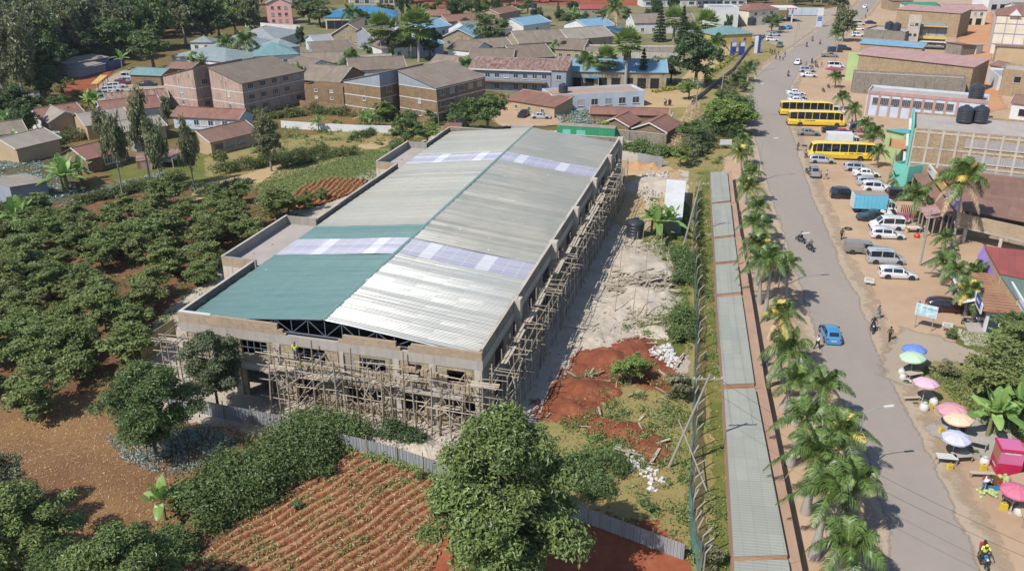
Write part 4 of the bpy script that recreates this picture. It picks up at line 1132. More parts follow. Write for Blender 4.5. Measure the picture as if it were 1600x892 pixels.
T = tree
for a in [('bright', 'bush', 985, 602, 1.9, 'round leafy bush on the red earth beside the white rubbish', 'bush'),
   ('olive', 'shrub', 1060, 625, 1.8, 'yellowish shrub beside the shade net near the leaning power pole', 'shrub'),
   ('shrub', 'shrub', 1052, 530, 1.2, 'small green shrub just above the white rubbish heap', 'shrub'),
   ('shrub', 'shrub', 901, 600, .6, 'tiny green weed clump on the red earth slope', 'shrub'),
   ('shrub', 'shrub', 1010, 800, .9, 'small green shrub inside the end of the sheet fence', 'shrub'),
   ('olive', 'shrub', 1110, 885, 1.2, 'young shrub at the bottom edge beside the shade net fence', 'shrub'),
   ('shrub', 'shrub', 516, 742, .75, 'bluish weed clump at the upper left of the furrowed field', 'shrub'),
   ('shrub', 'shrub', 655, 748, .55, 'small round weed at the upper right of the furrowed field', 'shrub'),
   ('shrub', 'shrub', 464, 795, .6, 'small weed at the left edge of the furrowed field', 'shrub'),
   ('round', 'tree', 762, 212, 5.0, 'large round tree behind the far end of the building', 'tree'),
   ('round', 'tree', 728, 206, 3.6, 'smaller round tree left of the large one behind the building', 'tree'),
   ('round', 'tree', 634, 232, 3.4, 'leafy tree left of the far flat roofed annexe', 'tree'),
   ('bright', 'tree', 668, 226, 2.6, 'bright green small tree beside the far annexe', 'tree'),
   ('shrub', 'bush', 618, 240, 2.0, 'dark bush at the corner of the green plot by the far annexe', 'bush'),
   ('bright', 'tree', 598, 190, 2.6, 'bright green tree in front of the grey block', 'tree'),
   ('shrub', 'bush', 675, 195, 2.2, 'round green bush at the foot of the brick block', 'bush'),
   ('yellowbush', 'bush', 936, 212, 2.4, 'yellow flowering bush beside the green shipping container', 'bush'),
   ('dark', 'tree', 1086, 138, 7.0, 'largest dark green broadleaf tree beside the college driveway', 'tree'),
   ('bright', 'tree', 1076, 156, 3.0, 'light green round tree by the yard gate below the large dark tree', 'tree'),
   ('olive', 'willow', 1025, 132, 4.6, 'drooping olive green tree left of the large dark tree', 'tree'),
   ('dark', 'tree', 1048, 130, 3.6, 'dark narrow tree between the drooping tree and the large dark tree', 'tree'),
   ('round', 'tree', 766, 78, 6.4, 'wide olive green tree on the college lawn', 'tree'),
   ('dark', 'tree', 672, 92, 4.6, 'dark tree beside the pair of tall fan palms', 'tree'),
   ('round', 'tree', 628, 92, 4.8, 'rounded green tree left of the tall fan palms', 'tree'),
   ('shrub', 'bush', 580, 88, 3.6, 'light olive bush in the college courtyard', 'bush'),
   ('dark', 'tree', 484, 40, 6.4, 'tall dark tree standing left of the blue roofed hall', 'tree'),
   ('round', 'tree', 500, 44, 6.0, 'grey green tree in front of the blue roofed hall', 'tree'),
   ('round', 'tree', 241, 110, 6.2, 'large dense olive tree at the edge of the car park', 'tree'),
   ('bright', 'tree', 311, 112, 3.2, 'bright round clipped tree before the long white building', 'tree'),
   ('bright', 'tree', 340, 107, 2.4, 'smaller bright clipped tree before the long white building', 'tree'),
   ('bright', 'tree', 752, 28, 5.0, 'light green round tree behind the college roofs', 'tree'),
   ('dark', 'tree', 715, 38, 5.6, 'dark rounded tree behind the college roofs', 'tree'),
   ('red', 'tree', 0, 0, 0, '', 'tree'),
   ('wood', 'tree', 1316, 66, 4.2, 'leafy tree beside the main road above the parked pickups', 'tree'),
   ('wood', 'tree', 1307, 26, 4.6, 'dark shady tree by the roadside beyond the fuel station sign', 'tree'),
   ('round', 'tree', 1205, 52, 3.8, 'green tree above the white cars left of the road', 'tree'),
   ('avocado', 'tree', 1548, 630, 3.3, 'wide dark green tree beside the side road at the right edge', 'tree'),
   ('avocado', 'tree', 1592, 580, 3.2, 'dark tree cut by the right edge above the side road', 'tree'),
   ('round', 'tree', 1580, 548, 2.4, 'green bush behind the small bank kiosk', 'bush'),
   ('yellowbush', 'bush', 1572, 606, 1.5, 'bright yellow green bush between the two dark trees', 'bush'),
   ('olive', 'shrub', 1478, 592, 1.2, 'low scrubby plant on the bank by the market umbrellas', 'shrub'),
   ('shrub', 'shrub', 1484, 530, .8, 'grass clump beside the small white sign', 'shrub'),
   ('bright', 'tree', 1062, 262, 2.2, 'spindly light tree by the upper end of the net fence', 'tree'),
   ('round', 'tree', 1080, 235, 3.2, 'green tree beside the power pole near the net fence', 'tree'),
   ('dark', 'tree', 40, 216, 3.4, 'dark bush between the brown roofs at the left edge', 'tree'),
   ('avocado', 'tree', 345, 260, 1.8, 'low leafy bush between the two slim trees and the hedge', 'bush')]:
 if a[0] != 'red': T(a[0], a[1], a[2], a[3], a[4], a[5], cat=a[6])
t_ = T('shrub', 'tree', 686, 50, 2.6, 'reddish leaved small tree between the college roofs')
# slim farm trees on the left
for x, y, top, lb in ((193, 312, 158, 'tallest slim tree beside the cabbage garden'), (257, 316, 165, 'slim leafy tree at the bend of the sandy path'), (305, 302, 178, 'slim tree at the corner of the clipped hedge'), (238, 300, 135, 'tall slim tree with layered branches behind the tin shed')):
 h = height(x, y, top); t_ = T('slim', 'slim_tree', x, y, h / 6.9, lb, cat='tree'); t_.scale = (h / 8.6, h / 8.6, h / 6.9)
h = height(424, 268, 172); t_ = T('tall', 'tree', 424, 268, h / 4.4, 'brown tinged tree with bare trunk beside the clipped hedge')
h = height(162, 226, 165); T('tall', 'tree', 162, 226, h / 4.4, 'dark bushy tree on a thin trunk before the brown roofs')
h = height(255, 190, 135); T('tall', 'tree', 262, 196, h / 4.6, 'tree leaning before the stained apartment block')
h = height(290, 235, 185); T('tall', 'tree', 296, 240, h / 4.4, 'grey green tree left of the house with blue windows')
# conifers and cypresses
for k, x, y, top, lb in (('conifer', 1030, 66, 4, 'tall dark conifer behind the long grey roof'), ('conifer', 1065, 70, 8, 'second dark conifer right of the tallest one'), ('conifer', 1003, 138, 75, 'dark narrow conifer in front of the blue canopy'), ('conifer', 574, 70, 30, 'open branched conifer left of the fan palm'),
       ('cypress', 470, 74, 32, 'dense dark cypress in front of the pale roofs'), ('cypress', 487, 78, 48, 'shorter cypress right of the dense dark one'), ('cypress', 1136, 62, 12, 'dark column shaped tree by the white wall'), ('conifer', 872, 30, 2, 'dark conifer before the red roofed block'),
       ('cypress', 742, 62, 40, 'small dark cypress before the gabled college house'), ('cypress', 613, 96, 62, 'dark cypress beside the fan palm in the courtyard'), ('cypress', 720, 88, 62, 'bright small cypress in the courtyard'), ('cypress', 640, 30, 2, 'tall dark tree before the balcony block'), ('cypress', 655, 30, 0, 'second tall dark tree before the balcony block'), ('cypress', 679, 26, 0, 'pointed dark tree behind the college houses'), ('cypress', 704, 28, -4, 'dark tree with bare trunk behind the college houses')):
 h = height(x, y, top); T(k, 'conifer_tree' if k == 'conifer' else 'cypress_tree', x, y, h / (5.6 if k == 'conifer' else 4.9), lb, cat='tree', sz=1)
# forest, upper left
fc = 0
for i in range(420):
 px_ = rng.uniform(-60, 470); py_ = rng.uniform(6, 150)
 edge = 128 - .0 * px_ if px_ < 100 else (105 - (px_ - 100) * .12)
 if py_ > edge or (px_ > 255 and py_ > 84 - (px_ - 255) * .17): continue
 if 90 < px_ < 190 and py_ > 96: continue
 if px_ > 392 and py_ < 75: continue
 p = at(px_, py_)
 k = rng.choice(('wood', 'wood', 'dark', 'round', 'wood', 'bright')) if px_ > 80 else rng.choice(('wood', 'dark', 'dark'))
 if px_ < 60 and py_ < 40: k = 'dark'
 r_ = {'wood': 6.0, 'tall': 5.2, 'dark': 7, 'round': 6.6, 'bright': 5.4}[k] * rng.uniform(.75, 1.15)
 if py_ < 50: r_ *= 1.25
 T(k, 'forest_tree', 0, 0, r_, {'wood': 'tall grey green tree in the wood at the upper left', 'dark': 'dark broadleaf tree in the wood at the upper left', 'round': 'mid green tree in the wood at the upper left', 'bright': 'light green tree in the wood at the upper left'}[k], 'trees of the wood', world=p); fc += 1
for x, y, r_, k in ((20, 190, 4.2, 'dark'), (55, 196, 3.4, 'dark'), (10, 160, 5, 'tall'), (40, 165, 5, 'tall'), (75, 160, 4, 'dark'), (85, 185, 2.6, 'round'), (30, 208, 2.4, 'bright'), (100, 178, 2.6, 'round'), (45, 215, 3, 'bright'), (118, 100, 5, 'tall'), (140, 100, 4.6, 'dark')):
 T(k, 'forest_tree', x, y, r_, 'tree at the near edge of the wood beside the brown roofed houses', 'trees at the wood edge'); fc += 1
print('forest', fc)
for i in range(60):
 px_ = rng.uniform(520, 1300); py_ = rng.uniform(-6, 14) if i % 2 else rng.uniform(0, 6)
 if 820 < px_ < 1060 and py_ > 6: continue
 T(rng.choice(('dark', 'round', 'tall')), 'distant_tree', 0, 0, rng.uniform(3, 5.5), 'distant tree behind the college at the top of the view', 'distant trees', world=at(px_, py_))

# ------------------------------------------------------------------ palms
def frond_pts(L, droop, up, n=9):
 pts = []
 for i in range(n + 1):
  f = i / n; pts.append((L * (f * math.cos(up) * (1 - .12 * f)), 0, L * (f * math.sin(up) - droop * f * f)))
 return pts
def royal_crown(seed, L=3.0, fronds=15, yellow=False, pairs=58):
 r = random.Random(seed); V = []; F = []; Tn = []
 for k in range(fronds):
  a = k * 2.399 + r.uniform(-.15, .15); f0 = k / fronds
  if yellow == 'dead': f0 = .95 + .25 * r.random()
  up = R(74 - 68 * f0 + r.uniform(-6, 6)); dr = .42 + .45 * f0 + r.uniform(-.08, .08); Lk = L * r.uniform(.85, 1.1)
  ca, sa = math.cos(a), math.sin(a); P = [Vector(p) for p in frond_pts(Lk, dr, up, 12)]
  tilt = r.uniform(-.25, .25)
  def W_(p): return (p.x * ca - p.y * sa, p.x * sa + p.y * ca, p.z)
  for i in range(12):   # rachis
   a_, b_ = P[i], P[i + 1]; w = .045 * (1 - i / 13)
   i0 = len(V); V += [W_(a_ + Vector((0, -w, 0))), W_(a_ + Vector((0, w, 0))), W_(b_ + Vector((0, w * .9, 0))), W_(b_ + Vector((0, -w * .9, 0)))]
   F.append((i0, i0 + 1, i0 + 2, i0 + 3)); Tn += [.9] * 4
  for j in range(pairs):
   f = .1 + .9 * (j + r.random() * .6) / pairs; q = min(11, int(f * 12)); c = P[q].lerp(P[q + 1], f * 12 - q); d = (P[q + 1] - P[q]).normalized()
   ll = .78 * math.sin(PI * min(1, f * .8 + .16)) ** .7 * Lk / 3
   tt = r.uniform(.1, .95) * (1 - .35 * f0)
   for s in (-1, 1):
    out = Vector((0, s, 0)); dirn = (d * r.uniform(.35, .75) + out * .85 + Vector((0, 0, r.uniform(-.75, .1) + tilt * s))).normalized()
    e = c + dirn * ll; mid = c + dirn * ll * .5 + Vector((0, 0, .06 * ll)); e.z -= .28 * ll
    w = d * .033
    i0 = len(V); V += [W_(c - w * .6), W_(c + w * .6), W_(mid + w), W_(mid - w), W_(e)]
    F.append((i0, i0 + 1, i0 + 2, i0 + 3)); F.append((i0 + 3, i0 + 2, i0 + 4, i0 + 4)); Tn += [tt] * 5
 V = np.array(V); F_ = [f for f in F]
 me = bpy.data.meshes.new('crown'); me.from_pydata([tuple(v) for v in V], [], [f if f[2] != f[3] else f[:3] for f in F_])
 at_ = me.attributes.new('tint', 'FLOAT', 'POINT'); at_.data.foreach_set('value', Tn)
 me.materials.append(LM['straw'] if yellow == 'dead' else LM['palmyel'] if yellow else LM['palm'])
 return me
RC = [royal_crown(i, 2.8 + .15 * i, 12 + i) for i in range(5)]
RCb = royal_crown(31, 2.6, 4, 'dead')
RCy = [royal_crown(i + 20, 2.9, 5, True) for i in range(2)]
def royal_palm(name, base, crown_px, label, group, i, fat=.42, cs=1.0, yel=False, ztop=None):
 b = at(*base); h = height(base[0], base[1], crown_px[1]) if ztop is None else ztop
 tx = at(crown_px[0], crown_px[1], h); dx, dy = tx.x - b.x, 0
 t = thing(name, label, 'palm tree', b, 0, group)
 pts = [(0, 0, -.1), (dx * .08, 0, h * .08), (dx * .25, 0, h * .28), (dx * .5, 0, h * .5), (dx * .8, 0, h * .78)]
 MB().tube(pts, [fat * 1.05, fat, fat * .72, fat * .5, fat * .34], 12).build('trunk', M['palmtrunk'], t, True)
 MB().tube([pts[-1], (dx * .9, 0, h * .88), (dx, 0, h)], [fat * .36, fat * .3, .06], 9).build('crownshaft', M['crownshaft'], t, True)
 c = obj('crown', RC[(i * 3) % 5], t, (dx, 0, h * .965), rng.uniform(0, 6)); cs *= rng.uniform(1.0, 1.22); c.scale = (cs, cs, cs * rng.uniform(.85, 1.15)); c.rotation_euler[0] = rng.uniform(-.22, .22); c.rotation_euler[1] = rng.uniform(-.22, .22)
 if i % 3 == 1 or yel:
  c = obj('dead_fronds', RCb, t, (dx, 0, h * .93), rng.uniform(0, 6)); c.scale = (cs * .8, cs * .8, cs)
 if yel:
  c = obj('dry_fronds', RCy[i % 2], t, (dx, 0, h * .95), rng.uniform(0, 6)); c.scale = (cs, cs, cs * .9)
 return t
PALMS = [((1271, 872), (1296, 768), .42, 1.05), ((1258, 803), (1280, 706), .42, 1.05), ((1233, 728), (1262, 650), .4, 1.05), ((1288, 925), (1326, 848), .42, 1.0), ((1298, 838), (1335, 742), .4, .95),
   ((1216, 592), (1222, 488), .36, .95), ((1191, 606), (1232, 548), .44, 1.0), ((1240, 665), (1290, 598), .38, 1.0), ((1285, 745), (1318, 672), .38, .95), ((1222, 640), (1246, 590), .4, .95),
   ((1194, 502), (1207, 402), .33, .9), ((1186, 476), (1190, 410), .36, .85), ((1228, 480), (1232, 408), .25, .8), ((1181, 446), (1186, 378), .33, .85), ((1177, 415), (1178, 346), .33, .9),
   ((1171, 384), (1184, 322), .33, .85), ((1168, 352), (1170, 290), .32, .85), ((1162, 320), (1176, 268), .3, .8), ((1160, 290), (1158, 236), .3, .8), ((1160, 262), (1162, 216), .28, .75), ((1190, 395), (1195, 350), .28, .7)]
for i, (b, c, f, s) in enumerate(PALMS):
 lb = 'royal palm with swollen grey trunk in the row beside the road'
 if i == 0: lb = 'royal palm with the fattest leaning grey trunk nearest the bottom edge'
 if i == 5: lb = 'tall single royal palm with green shaft left of the blue car'
 if i == 12: lb = 'slender royal palm nearest the road beyond the parked silver van'
 royal_palm('royal_palm', b, c, lb, 'royal palms in a row between the shed roof and the road', i, f, s, i in (5, 8, 13, 16, 18))
for i, (b, c, f, s, lb, y) in enumerate([((1474, 398), (1478, 372), .34, .8, 'small palm left of the purple awning sheet', 0), ((1471, 438), (1478, 408), .34, .8, 'palm with fat trunk beside the white wagon', 0), ((1484, 462), (1494, 420), .32, .85, 'palm growing over the dark red hatchback', 0), ((1508, 492), (1514, 452), .36, .85, 'palm with yellow lower fronds and grey trunk before the bank kiosk', 1), ((1515, 455), (1524, 425), .3, .8, 'bright green palm next to the bank kiosk awning', 0),
          ((1487, 388), (1508, 275), .26, 1.75, 'tallest leaning palm with golden fronds over the brown market roofs', 1), ((1424, 348), (1432, 305), .26, .95, 'palm standing beside the utility pole and red clothes', 0), ((1370, 262), (1374, 236), .2, .8, 'small palm behind the silver wagons', 0), ((1402, 298), (1404, 278), .18, .7, 'small yellowing palm before the aqua building', 1), ((1355, 218), (1352, 195), .26, .9, 'palm at the front of the large yellow bus', 0), ((1338, 195), (1336, 170), .26, .9, 'palm behind the white minibus', 0), ((1362, 238), (1366, 208), .26, .9, 'palm before the lime green wall', 0), ((1318, 172), (1316, 152), .24, .9, 'palm beside the corner of the long white wall', 0), ((1305, 138), (1306, 118), .2, .8, 'thin palm by the lime painted gable', 0), ((1306, 78), (1306, 52), .24, .95, 'palm above the dark parked pickups', 0)]):
 royal_palm('palm_tree', b, c, lb, None, i, f, s, bool(y))
# coconut-like palms at the college, and fan palms with dead skirts
def fan_crown(seed, n=44):
 r = random.Random(seed); V = []; F = []; Tn = []
 for k in range(n):
  a = k * 2.399; el = R(85 - 125 * k / n + r.uniform(-8, 8)); L = r.uniform(.75, 1.05)
  d = Vector((math.cos(a) * math.cos(el), math.sin(a) * math.cos(el), math.sin(el))); side = Vector((-math.sin(a), math.cos(a), 0)); nrm = side.cross(d)
  hub = d * L * .5; tt = r.uniform(.2, .9) * (1 - .5 * k / n)
  for j in range(-4, 5):
   g_ = j * .32; dd = (d * math.cos(g_) + side * math.sin(g_)).normalized(); e = hub + dd * L * .62 - Vector((0, 0, .12 * abs(j) / 4)); w = side.cross(dd); w = (side * math.cos(g_) - d * math.sin(g_)) * .05
   i0 = len(V); V += [tuple(hub), tuple(hub + dd * .3 * L + w), tuple(e), tuple(hub + dd * .3 * L - w)]; F.append((i0, i0 + 1, i0 + 2, i0 + 3)); Tn += [tt] * 4
 return grid_mesh('crown', np.array(V), np.array(F), LM['bright'], np.array(Tn) * .8)
FC = [fan_crown(i) for i in range(3)]
def fan_palm(px_, py_, top, label, i, r_=3.0, skirt=True):
 h = height(px_, py_, top) - r_ * .6; t = thing('fan_palm', label, 'palm tree', at(px_, py_), 0)
 MB().tube([(0, 0, -.1), (0, 0, h * .5), (0.05, 0, h)], [.5, .38, .36], 9).build('trunk', M['palmtrunk'], t, True)
 if skirt:
  s = MB(); rr = random.Random(i)
  for k in range(110):
   a = rr.uniform(0, 2 * PI); z0 = h - rr.uniform(0, .3) * h * .5; ln_ = rr.uniform(.18, .4) * h * .7; q = rr.uniform(.25, .5)
   s.beam((math.cos(a) * q, math.sin(a) * q, z0), (math.cos(a) * (q + rr.uniform(.35, .8)), math.sin(a) * (q + rr.uniform(.35, .8)), z0 - ln_), .14, .05)
  s.build('dead_skirt', M['deadfrond'], t)
 c = obj('crown', FC[i % 3], t, (0, 0, h), rng.uniform(0, 6)); c.scale = (r_ * 1.2,) * 3
for i, (x, y, tp, r_, lb, sk) in enumerate([(597, 93, 30, 4.2, 'fan palm with shaggy skirt left of the tall pair', 1), (655, 98, 24, 5.0, 'tallest fan palm with long shaggy skirt in the courtyard', 1), (643, 92, 30, 3.6, 'slender palm just left of the tallest fan palm', 0), (945, 138, 82, 3.2, 'fan palm left of the tallest one before the blue canopy', 1), (977, 140, 54, 3.8, 'tall fan palm with long shaggy skirt before the blue canopy', 1), (1052, 66, 20, 4.2, 'fan palm behind the long grey roof', 1), (1102, 62, 25, 4.4, 'fan palm beside the white wall at the college gate', 1), (1076, 68, 42, 4.0, 'low fan palm left of the one by the white wall', 0)]):
 fan_palm(x, y, tp, lb, i, r_, bool(sk))
for i, (x, y, tp, s, lb) in enumerate([(352, 100, 62, 1.9, 'palm with arching fronds before the white building'), (384, 100, 58, 1.9, 'second arching palm before the white building'), (548, 120, 85, 1.7, 'palm between the brown hipped roofs'), (464, 140, 112, 1.5, 'palm right of the stained apartment block'), (482, 140, 116, 1.4, 'second palm right of the stained block'), (508, 135, 110, 1.6, 'palm beside the brick wall'), (452, 138, 116, 1.3, 'low palm behind the stained block'), (962, 64, 4, 2.2, 'very tall palm with smooth trunk before the sky blue roofs'), (878, 92, 70, 1.6, 'palm between the brown college roofs'), (862, 92, 76, 1.5, 'low palm between the brown college roofs'), (918, 134, 86, 1.7, 'windswept thin palm before the blue canopy'), (728, 130, 95, 1.1, 'dry palm at the corner of the long grey building'), (546, 50, 14, 1.8, 'palm in front of the blue roofed hall'), (562, 48, 22, 1.7, 'second palm in front of the blue roofed hall'), (1120, 92, 60, 1.8, 'palm beside the blue gate posts'), (1168, 130, 100, 1.3, 'small palm beside the main road bend')]):
 royal_palm('college_palm', (x, y), (x + rng.uniform(-2, 2), tp + 6), lb, None, i, .32, s)

# ------------------------------------------------------------------ bananas
def banana(seed, leaves=9, L=2.6):
 r = random.Random(seed); V = []; F = []; Tn = []
 for k in range(leaves):
  a = k * 2.399 + r.uniform(-.3, .3); up = R(82 - 55 * k / leaves + r.uniform(-8, 8)); dr = r.uniform(.25, .75) * (k + 2) / leaves + .1
  Lk = L * r.uniform(.75, 1.1); ca, sa = math.cos(a), math.sin(a); n = 10; tt = r.uniform(.2, .95)
  for i in range(n + 1):
   f = i / n; x = Lk * f * math.cos(up) * (1 + .1 * f); z = Lk * (f * math.sin(up) - dr * f * f) + 1.5
   w = .34 * math.sin(PI * min(.97, max(.02, (f - .12) / .9))) ** .6 if f > .12 else .03
   for s, zz in ((-1, .10 * w), (0, 0), (1, .10 * w)):
    j = r.uniform(-.05, .05) * w
    V.append(((x * ca - (s * w + j) * sa), (x * sa + (s * w + j) * ca), z + zz - (abs(s) * w * .25 if f > .4 else -abs(s) * w * .3))); Tn.append(tt * (.8 if s else 1))
  b = len(V) - 3 * (n + 1)
  for i in range(n):
   for s in (0, 1):
    if i > 3 and r.random() < .12: continue
    F.append((b + i * 3 + s, b + i * 3 + s + 1, b + i * 3 + s + 4, b + i * 3 + s + 3))
 return grid_mesh('leaves', np.array(V), np.array(F), LM['banana'], np.array(Tn))
BN = [banana(i, 9 + i % 3) for i in range(4)]
BS = MB().tube([(0, 0, -.1), (.03, 0, .8), (0, .03, 1.6)], [.14, .12, .09], 8).mesh('stem', M['pseudostem'], True)
def bananas(px_, py_, s, label, i, n=1, group=None):
 p0 = at(px_, py_)
 for k in range(n):
  p = p0 + Vector((rng.uniform(-1, 1), rng.uniform(-1, 1), 0)) * (1.1 * s if n > 1 else 0)
  t = thing('banana_plant', label, 'banana plant', p, rng.uniform(0, 6), group); t.scale = (s,) * 3
  obj('leaves', BN[(i + k) % 4], t); obj('stem', BS, t)
for i, (x, y, s, n, lb) in enumerate([(258, 812, 1.05, 1, 'single banana plant with ragged leaves on the edge of the dry field'), (38, 360, 1.5, 2, 'banana plants at the left edge below the tin shed'), (98, 298, 1.7, 5, 'dense banana clump between the cabbages and the rusty roofed house'), (122, 285, 1.3, 2, 'banana plants against the rusty roofed house'), (1029, 372, 1.5, 3, 'banana clump beside the black water tank and white shed'), (1555, 682, 1.35, 2, 'banana plants with bright broad leaves behind the market stalls'), (1590, 668, 1.4, 2, 'banana plants at the right edge under the dark trees'), (1590, 640, 1.2, 2, 'pale banana plants in the shade at the right edge'), (1556, 545, .8, 3, 'low banana like plants beside the kiosk steps'), (28, 240, 1.3, 2, 'banana plants before the brown roof at the left edge'), (78, 240, 1.0, 1, 'small banana plant in the hedge by the brown roof'), (60, 200, 1.4, 3, 'banana plants between the red brown roofs'), (110, 196, 1.2, 3, 'low banana row behind the brown roof'), (150, 172, 1.4, 3, 'blue green banana plants by the car park'), (15, 205, 1.3, 3, 'bananas at the edge of the wood'), (895, 35, 1.8, 2, 'broad leaved plants before the red roofed block'), (192, 110, 1.8, 1, 'pale banana like palm by the blue fence'), (575, 200, 1.2, 2, 'broad leaved plants by the pale boundary wall'), (498, 205, 1.1, 1, 'small broad leaved plant before the pale wall')]):
 bananas(x, y, s, lb, i, n, lb if n > 1 else None)

# ------------------------------------------------------------------ ground cover (stuff)
def scatter(name, pxpoly, n, size, m, label=None, h=.25, clump=None, up=.3, aspect=.4, seed=0, z=0.03, excl=()):
 rr = np.random.default_rng(seed); P = [at(*a) for a in pxpoly]
 xs = [a.x for a in P]; ys = [a.y for a in P]; Q = np.empty((0, 2))
 cc = None
 if clump:
  c = np.stack([rr.uniform(min(xs), max(xs), clump), rr.uniform(min(ys), max(ys), clump)], 1); cr = rr.uniform(.3, 1.3, clump)
 while len(Q) < n:
  if clump:
   k = rr.integers(0, clump, n); q = c[k] + rr.normal(0, 1, (n, 2)) * cr[k][:, None] * .6
  else: q = np.stack([rr.uniform(min(xs), max(xs), n), rr.uniform(min(ys), max(ys), n)], 1)
  q = q[inpoly(q[:, 0], q[:, 1], P)]; Q = np.concatenate([Q, q]) if len(q) else Q
  if not len(q): break
 Q = Q[:n]; n = len(Q)
 C = np.stack([Q[:, 0], Q[:, 1], z + rr.uniform(0, 1, n) ** 1.5 * h], 1)
 N = np.tile(np.array([0, 0, up]), (n, 1)) + rr.normal(0, .5, (n, 3))
 V, F = leaf_quads(C, N, size * rr.uniform(.5, 1.4, n), aspect, .3)
 o = obj(name, grid_mesh(name, V, F, LM[m] if isinstance(m, str) else m, np.repeat(rr.uniform(0, 1, n), 4)))
 tag(o, label, kind='stuff')
 return o
scatter('crop_residue', FUR, 6000, .26, 'straw', h=.3, aspect=.16, seed=1, z=.1)
scatter('field_weeds', FUR, 5000, .22, 'weed', h=.3, clump=190, seed=2, z=.1)
scatter('stubble', [(0, 655), (110, 625), (262, 640), (380, 690), (330, 760), (250, 840), (120, 850), (0, 760)], 9000, .18, 'straw', h=.1, aspect=.2, seed=3)
scatter('grey_leaf_plants', [(165, 690), (215, 668), (330, 672), (372, 690), (330, 735), (270, 745), (200, 728)], 5200, .26, 'silver', h=.7, clump=95, seed=4)
scatter('dead_stalks', [(330, 660), (395, 668), (400, 690), (330, 690)], 700, .5, 'straw', h=.8, aspect=.08, up=0, seed=5)
scatter('weeds', [(905, 650), (985, 618), (1078, 645), (1085, 892), (1060, 860), (880, 795), (780, 745), (870, 680)], 9000, .26, 'weed', h=.5, clump=200, seed=6)
scatter('weeds', [(1015, 305), (1080, 335), (1080, 540), (1045, 545), (1015, 470), (1040, 430), (1022, 380)], 9000, .26, 'weed', h=.5, clump=190, seed=7)
scatter('grass_tufts', [(1086, 270), (1112, 270), (1124, 420), (1138, 620), (1150, 892), (1094, 892), (1090, 700)], 14000, .22, 'weed', h=.25, clump=420, seed=8)
scatter('grass_tufts', [(1086, 270), (1112, 270), (1124, 420), (1138, 620), (1150, 892), (1094, 892), (1090, 700)], 5000, .22, 'straw', h=.15, clump=320, aspect=.2, seed=9)
scatter('orchard_weeds', [(0, 335), (230, 305), (400, 290), (500, 318), (400, 400), (300, 480), (200, 600), (60, 620), (0, 640)], 14000, .32, 'weed', h=.3, clump=520, seed=10)
scatter('grass_tufts', [(400, 292), (440, 262), (560, 232), (612, 238), (594, 262), (588, 300), (500, 300), (430, 300)], 14000, .3, 'weed', h=.15, seed=11)
scatter('cabbages', [(-40, 262), (50, 245), (125, 300), (80, 316), (0, 320)], 5200, .5, 'silver', h=.35, clump=320, seed=12, up=1)
scatter('cabbages', [(85, 325), (140, 302), (255, 270), (262, 280), (180, 306), (120, 326)], 3600, .45, 'silver', h=.35, clump=230, seed=13, up=1)
scatter('weeds', [(430, 200), (600, 170), (720, 190), (700, 215), (560, 232), (440, 262), (380, 240)], 6500, .45, 'weed', h=.6, clump=230, seed=14)
scatter('verge_plants', [(1060, 262), (1175, 262), (1178, 120), (1150, 120), (1100, 180)], 9000, .4, 'weed', h=.8, clump=260, seed=15)
scatter('tall_dry_grass', [(1046, 225), (1080, 160), (1095, 165), (1085, 215), (1060, 240)], 5200, .5, 'straw', h=1.0, aspect=.15, up=0, seed=16)
scatter('weeds', [(1440, 580), (1525, 578), (1600, 592), (1600, 690), (1530, 665), (1470, 610)], 9000, .25, 'weed', h=.5, clump=230, seed=17)
scatter('grass_tufts', [(1500, 515), (1530, 518), (1570, 545), (1556, 553), (1520, 544), (1503, 532)], 1800, .22, 'weed', h=.2, seed=18)
scatter('garden_weeds', [(860, 178), (940, 175), (945, 195), (880, 196)], 3200, .45, 'silver', h=.9, clump=90, seed=19)
scatter('undergrowth', [(-40, 120), (100, 110), (140, 160), (120, 230), (0, 240), (-60, 200)], 9000, .6, 'mid', h=1.6, clump=260, seed=20)
scatter('litter', [(1090, 700), (1140, 640), (1150, 892), (1095, 892)], 12, .3, plain('white_litter', 'd8d4d0', .7), h=.02, aspect=.8, up=2, seed=21)
# debris: pale rubbish, stones and timber heaps
def debris(name, pxpoly, n, size, m, hmax=.3, seed=0, flat=.5):
 r = random.Random(seed); P = [at(*a) for a in pxpoly]; xs = [a.x for a in P]; ys = [a.y for a in P]; q = MB(); k = 0; c = sum(P, Vector()) / len(P); R_ = max((a - c).length for a in P)
 while k < n:
  x, y = r.uniform(min(xs), max(xs)), r.uniform(min(ys), max(ys))
  if not inpoly(np.array(x), np.array(y), P): continue
  s = size * r.uniform(.4, 1.5); a = r.uniform(0, PI); hh = hmax * max(0, 1 - math.hypot(x - c.x, y - c.y) / R_) * r.random()
  i0 = len(q.v); q.hexa([(-s / 2, -s * .35, 0), (s * .45, -s * .4, 0), (s / 2, s * .3, 0), (-s * .4, s * .4, 0)], [(-s * .35, -s * .25, s * flat), (s * .3, -s * .3, s * flat * .8), (s * .35, s * .2, s * flat), (-s * .3, s * .25, s * flat * .7)])
  q.xf(Matrix.Translation((x, y, hh)) @ Matrix.Rotation(a, 4, 'Z') @ Matrix.Rotation(r.uniform(-.4, .4), 4, 'X'), i0); k += 1
 o = q.build(name, m); tag(o, kind='stuff'); return o
M['litterwhite'] = plain('white_plastic_litter', 'd4d0ca', .6); M['rock'] = plain('rubble_stone', 'b8aa98', .9, 0, .3, .7); M['rock2'] = plain('pale_rubble_stone', 'cabeae', .9, 0, .3, .7)
debris('white_rubbish', [(1012, 550), (1045, 538), (1066, 572), (1052, 582), (1035, 568)], 130, .34, M['litterwhite'], .3, 1)
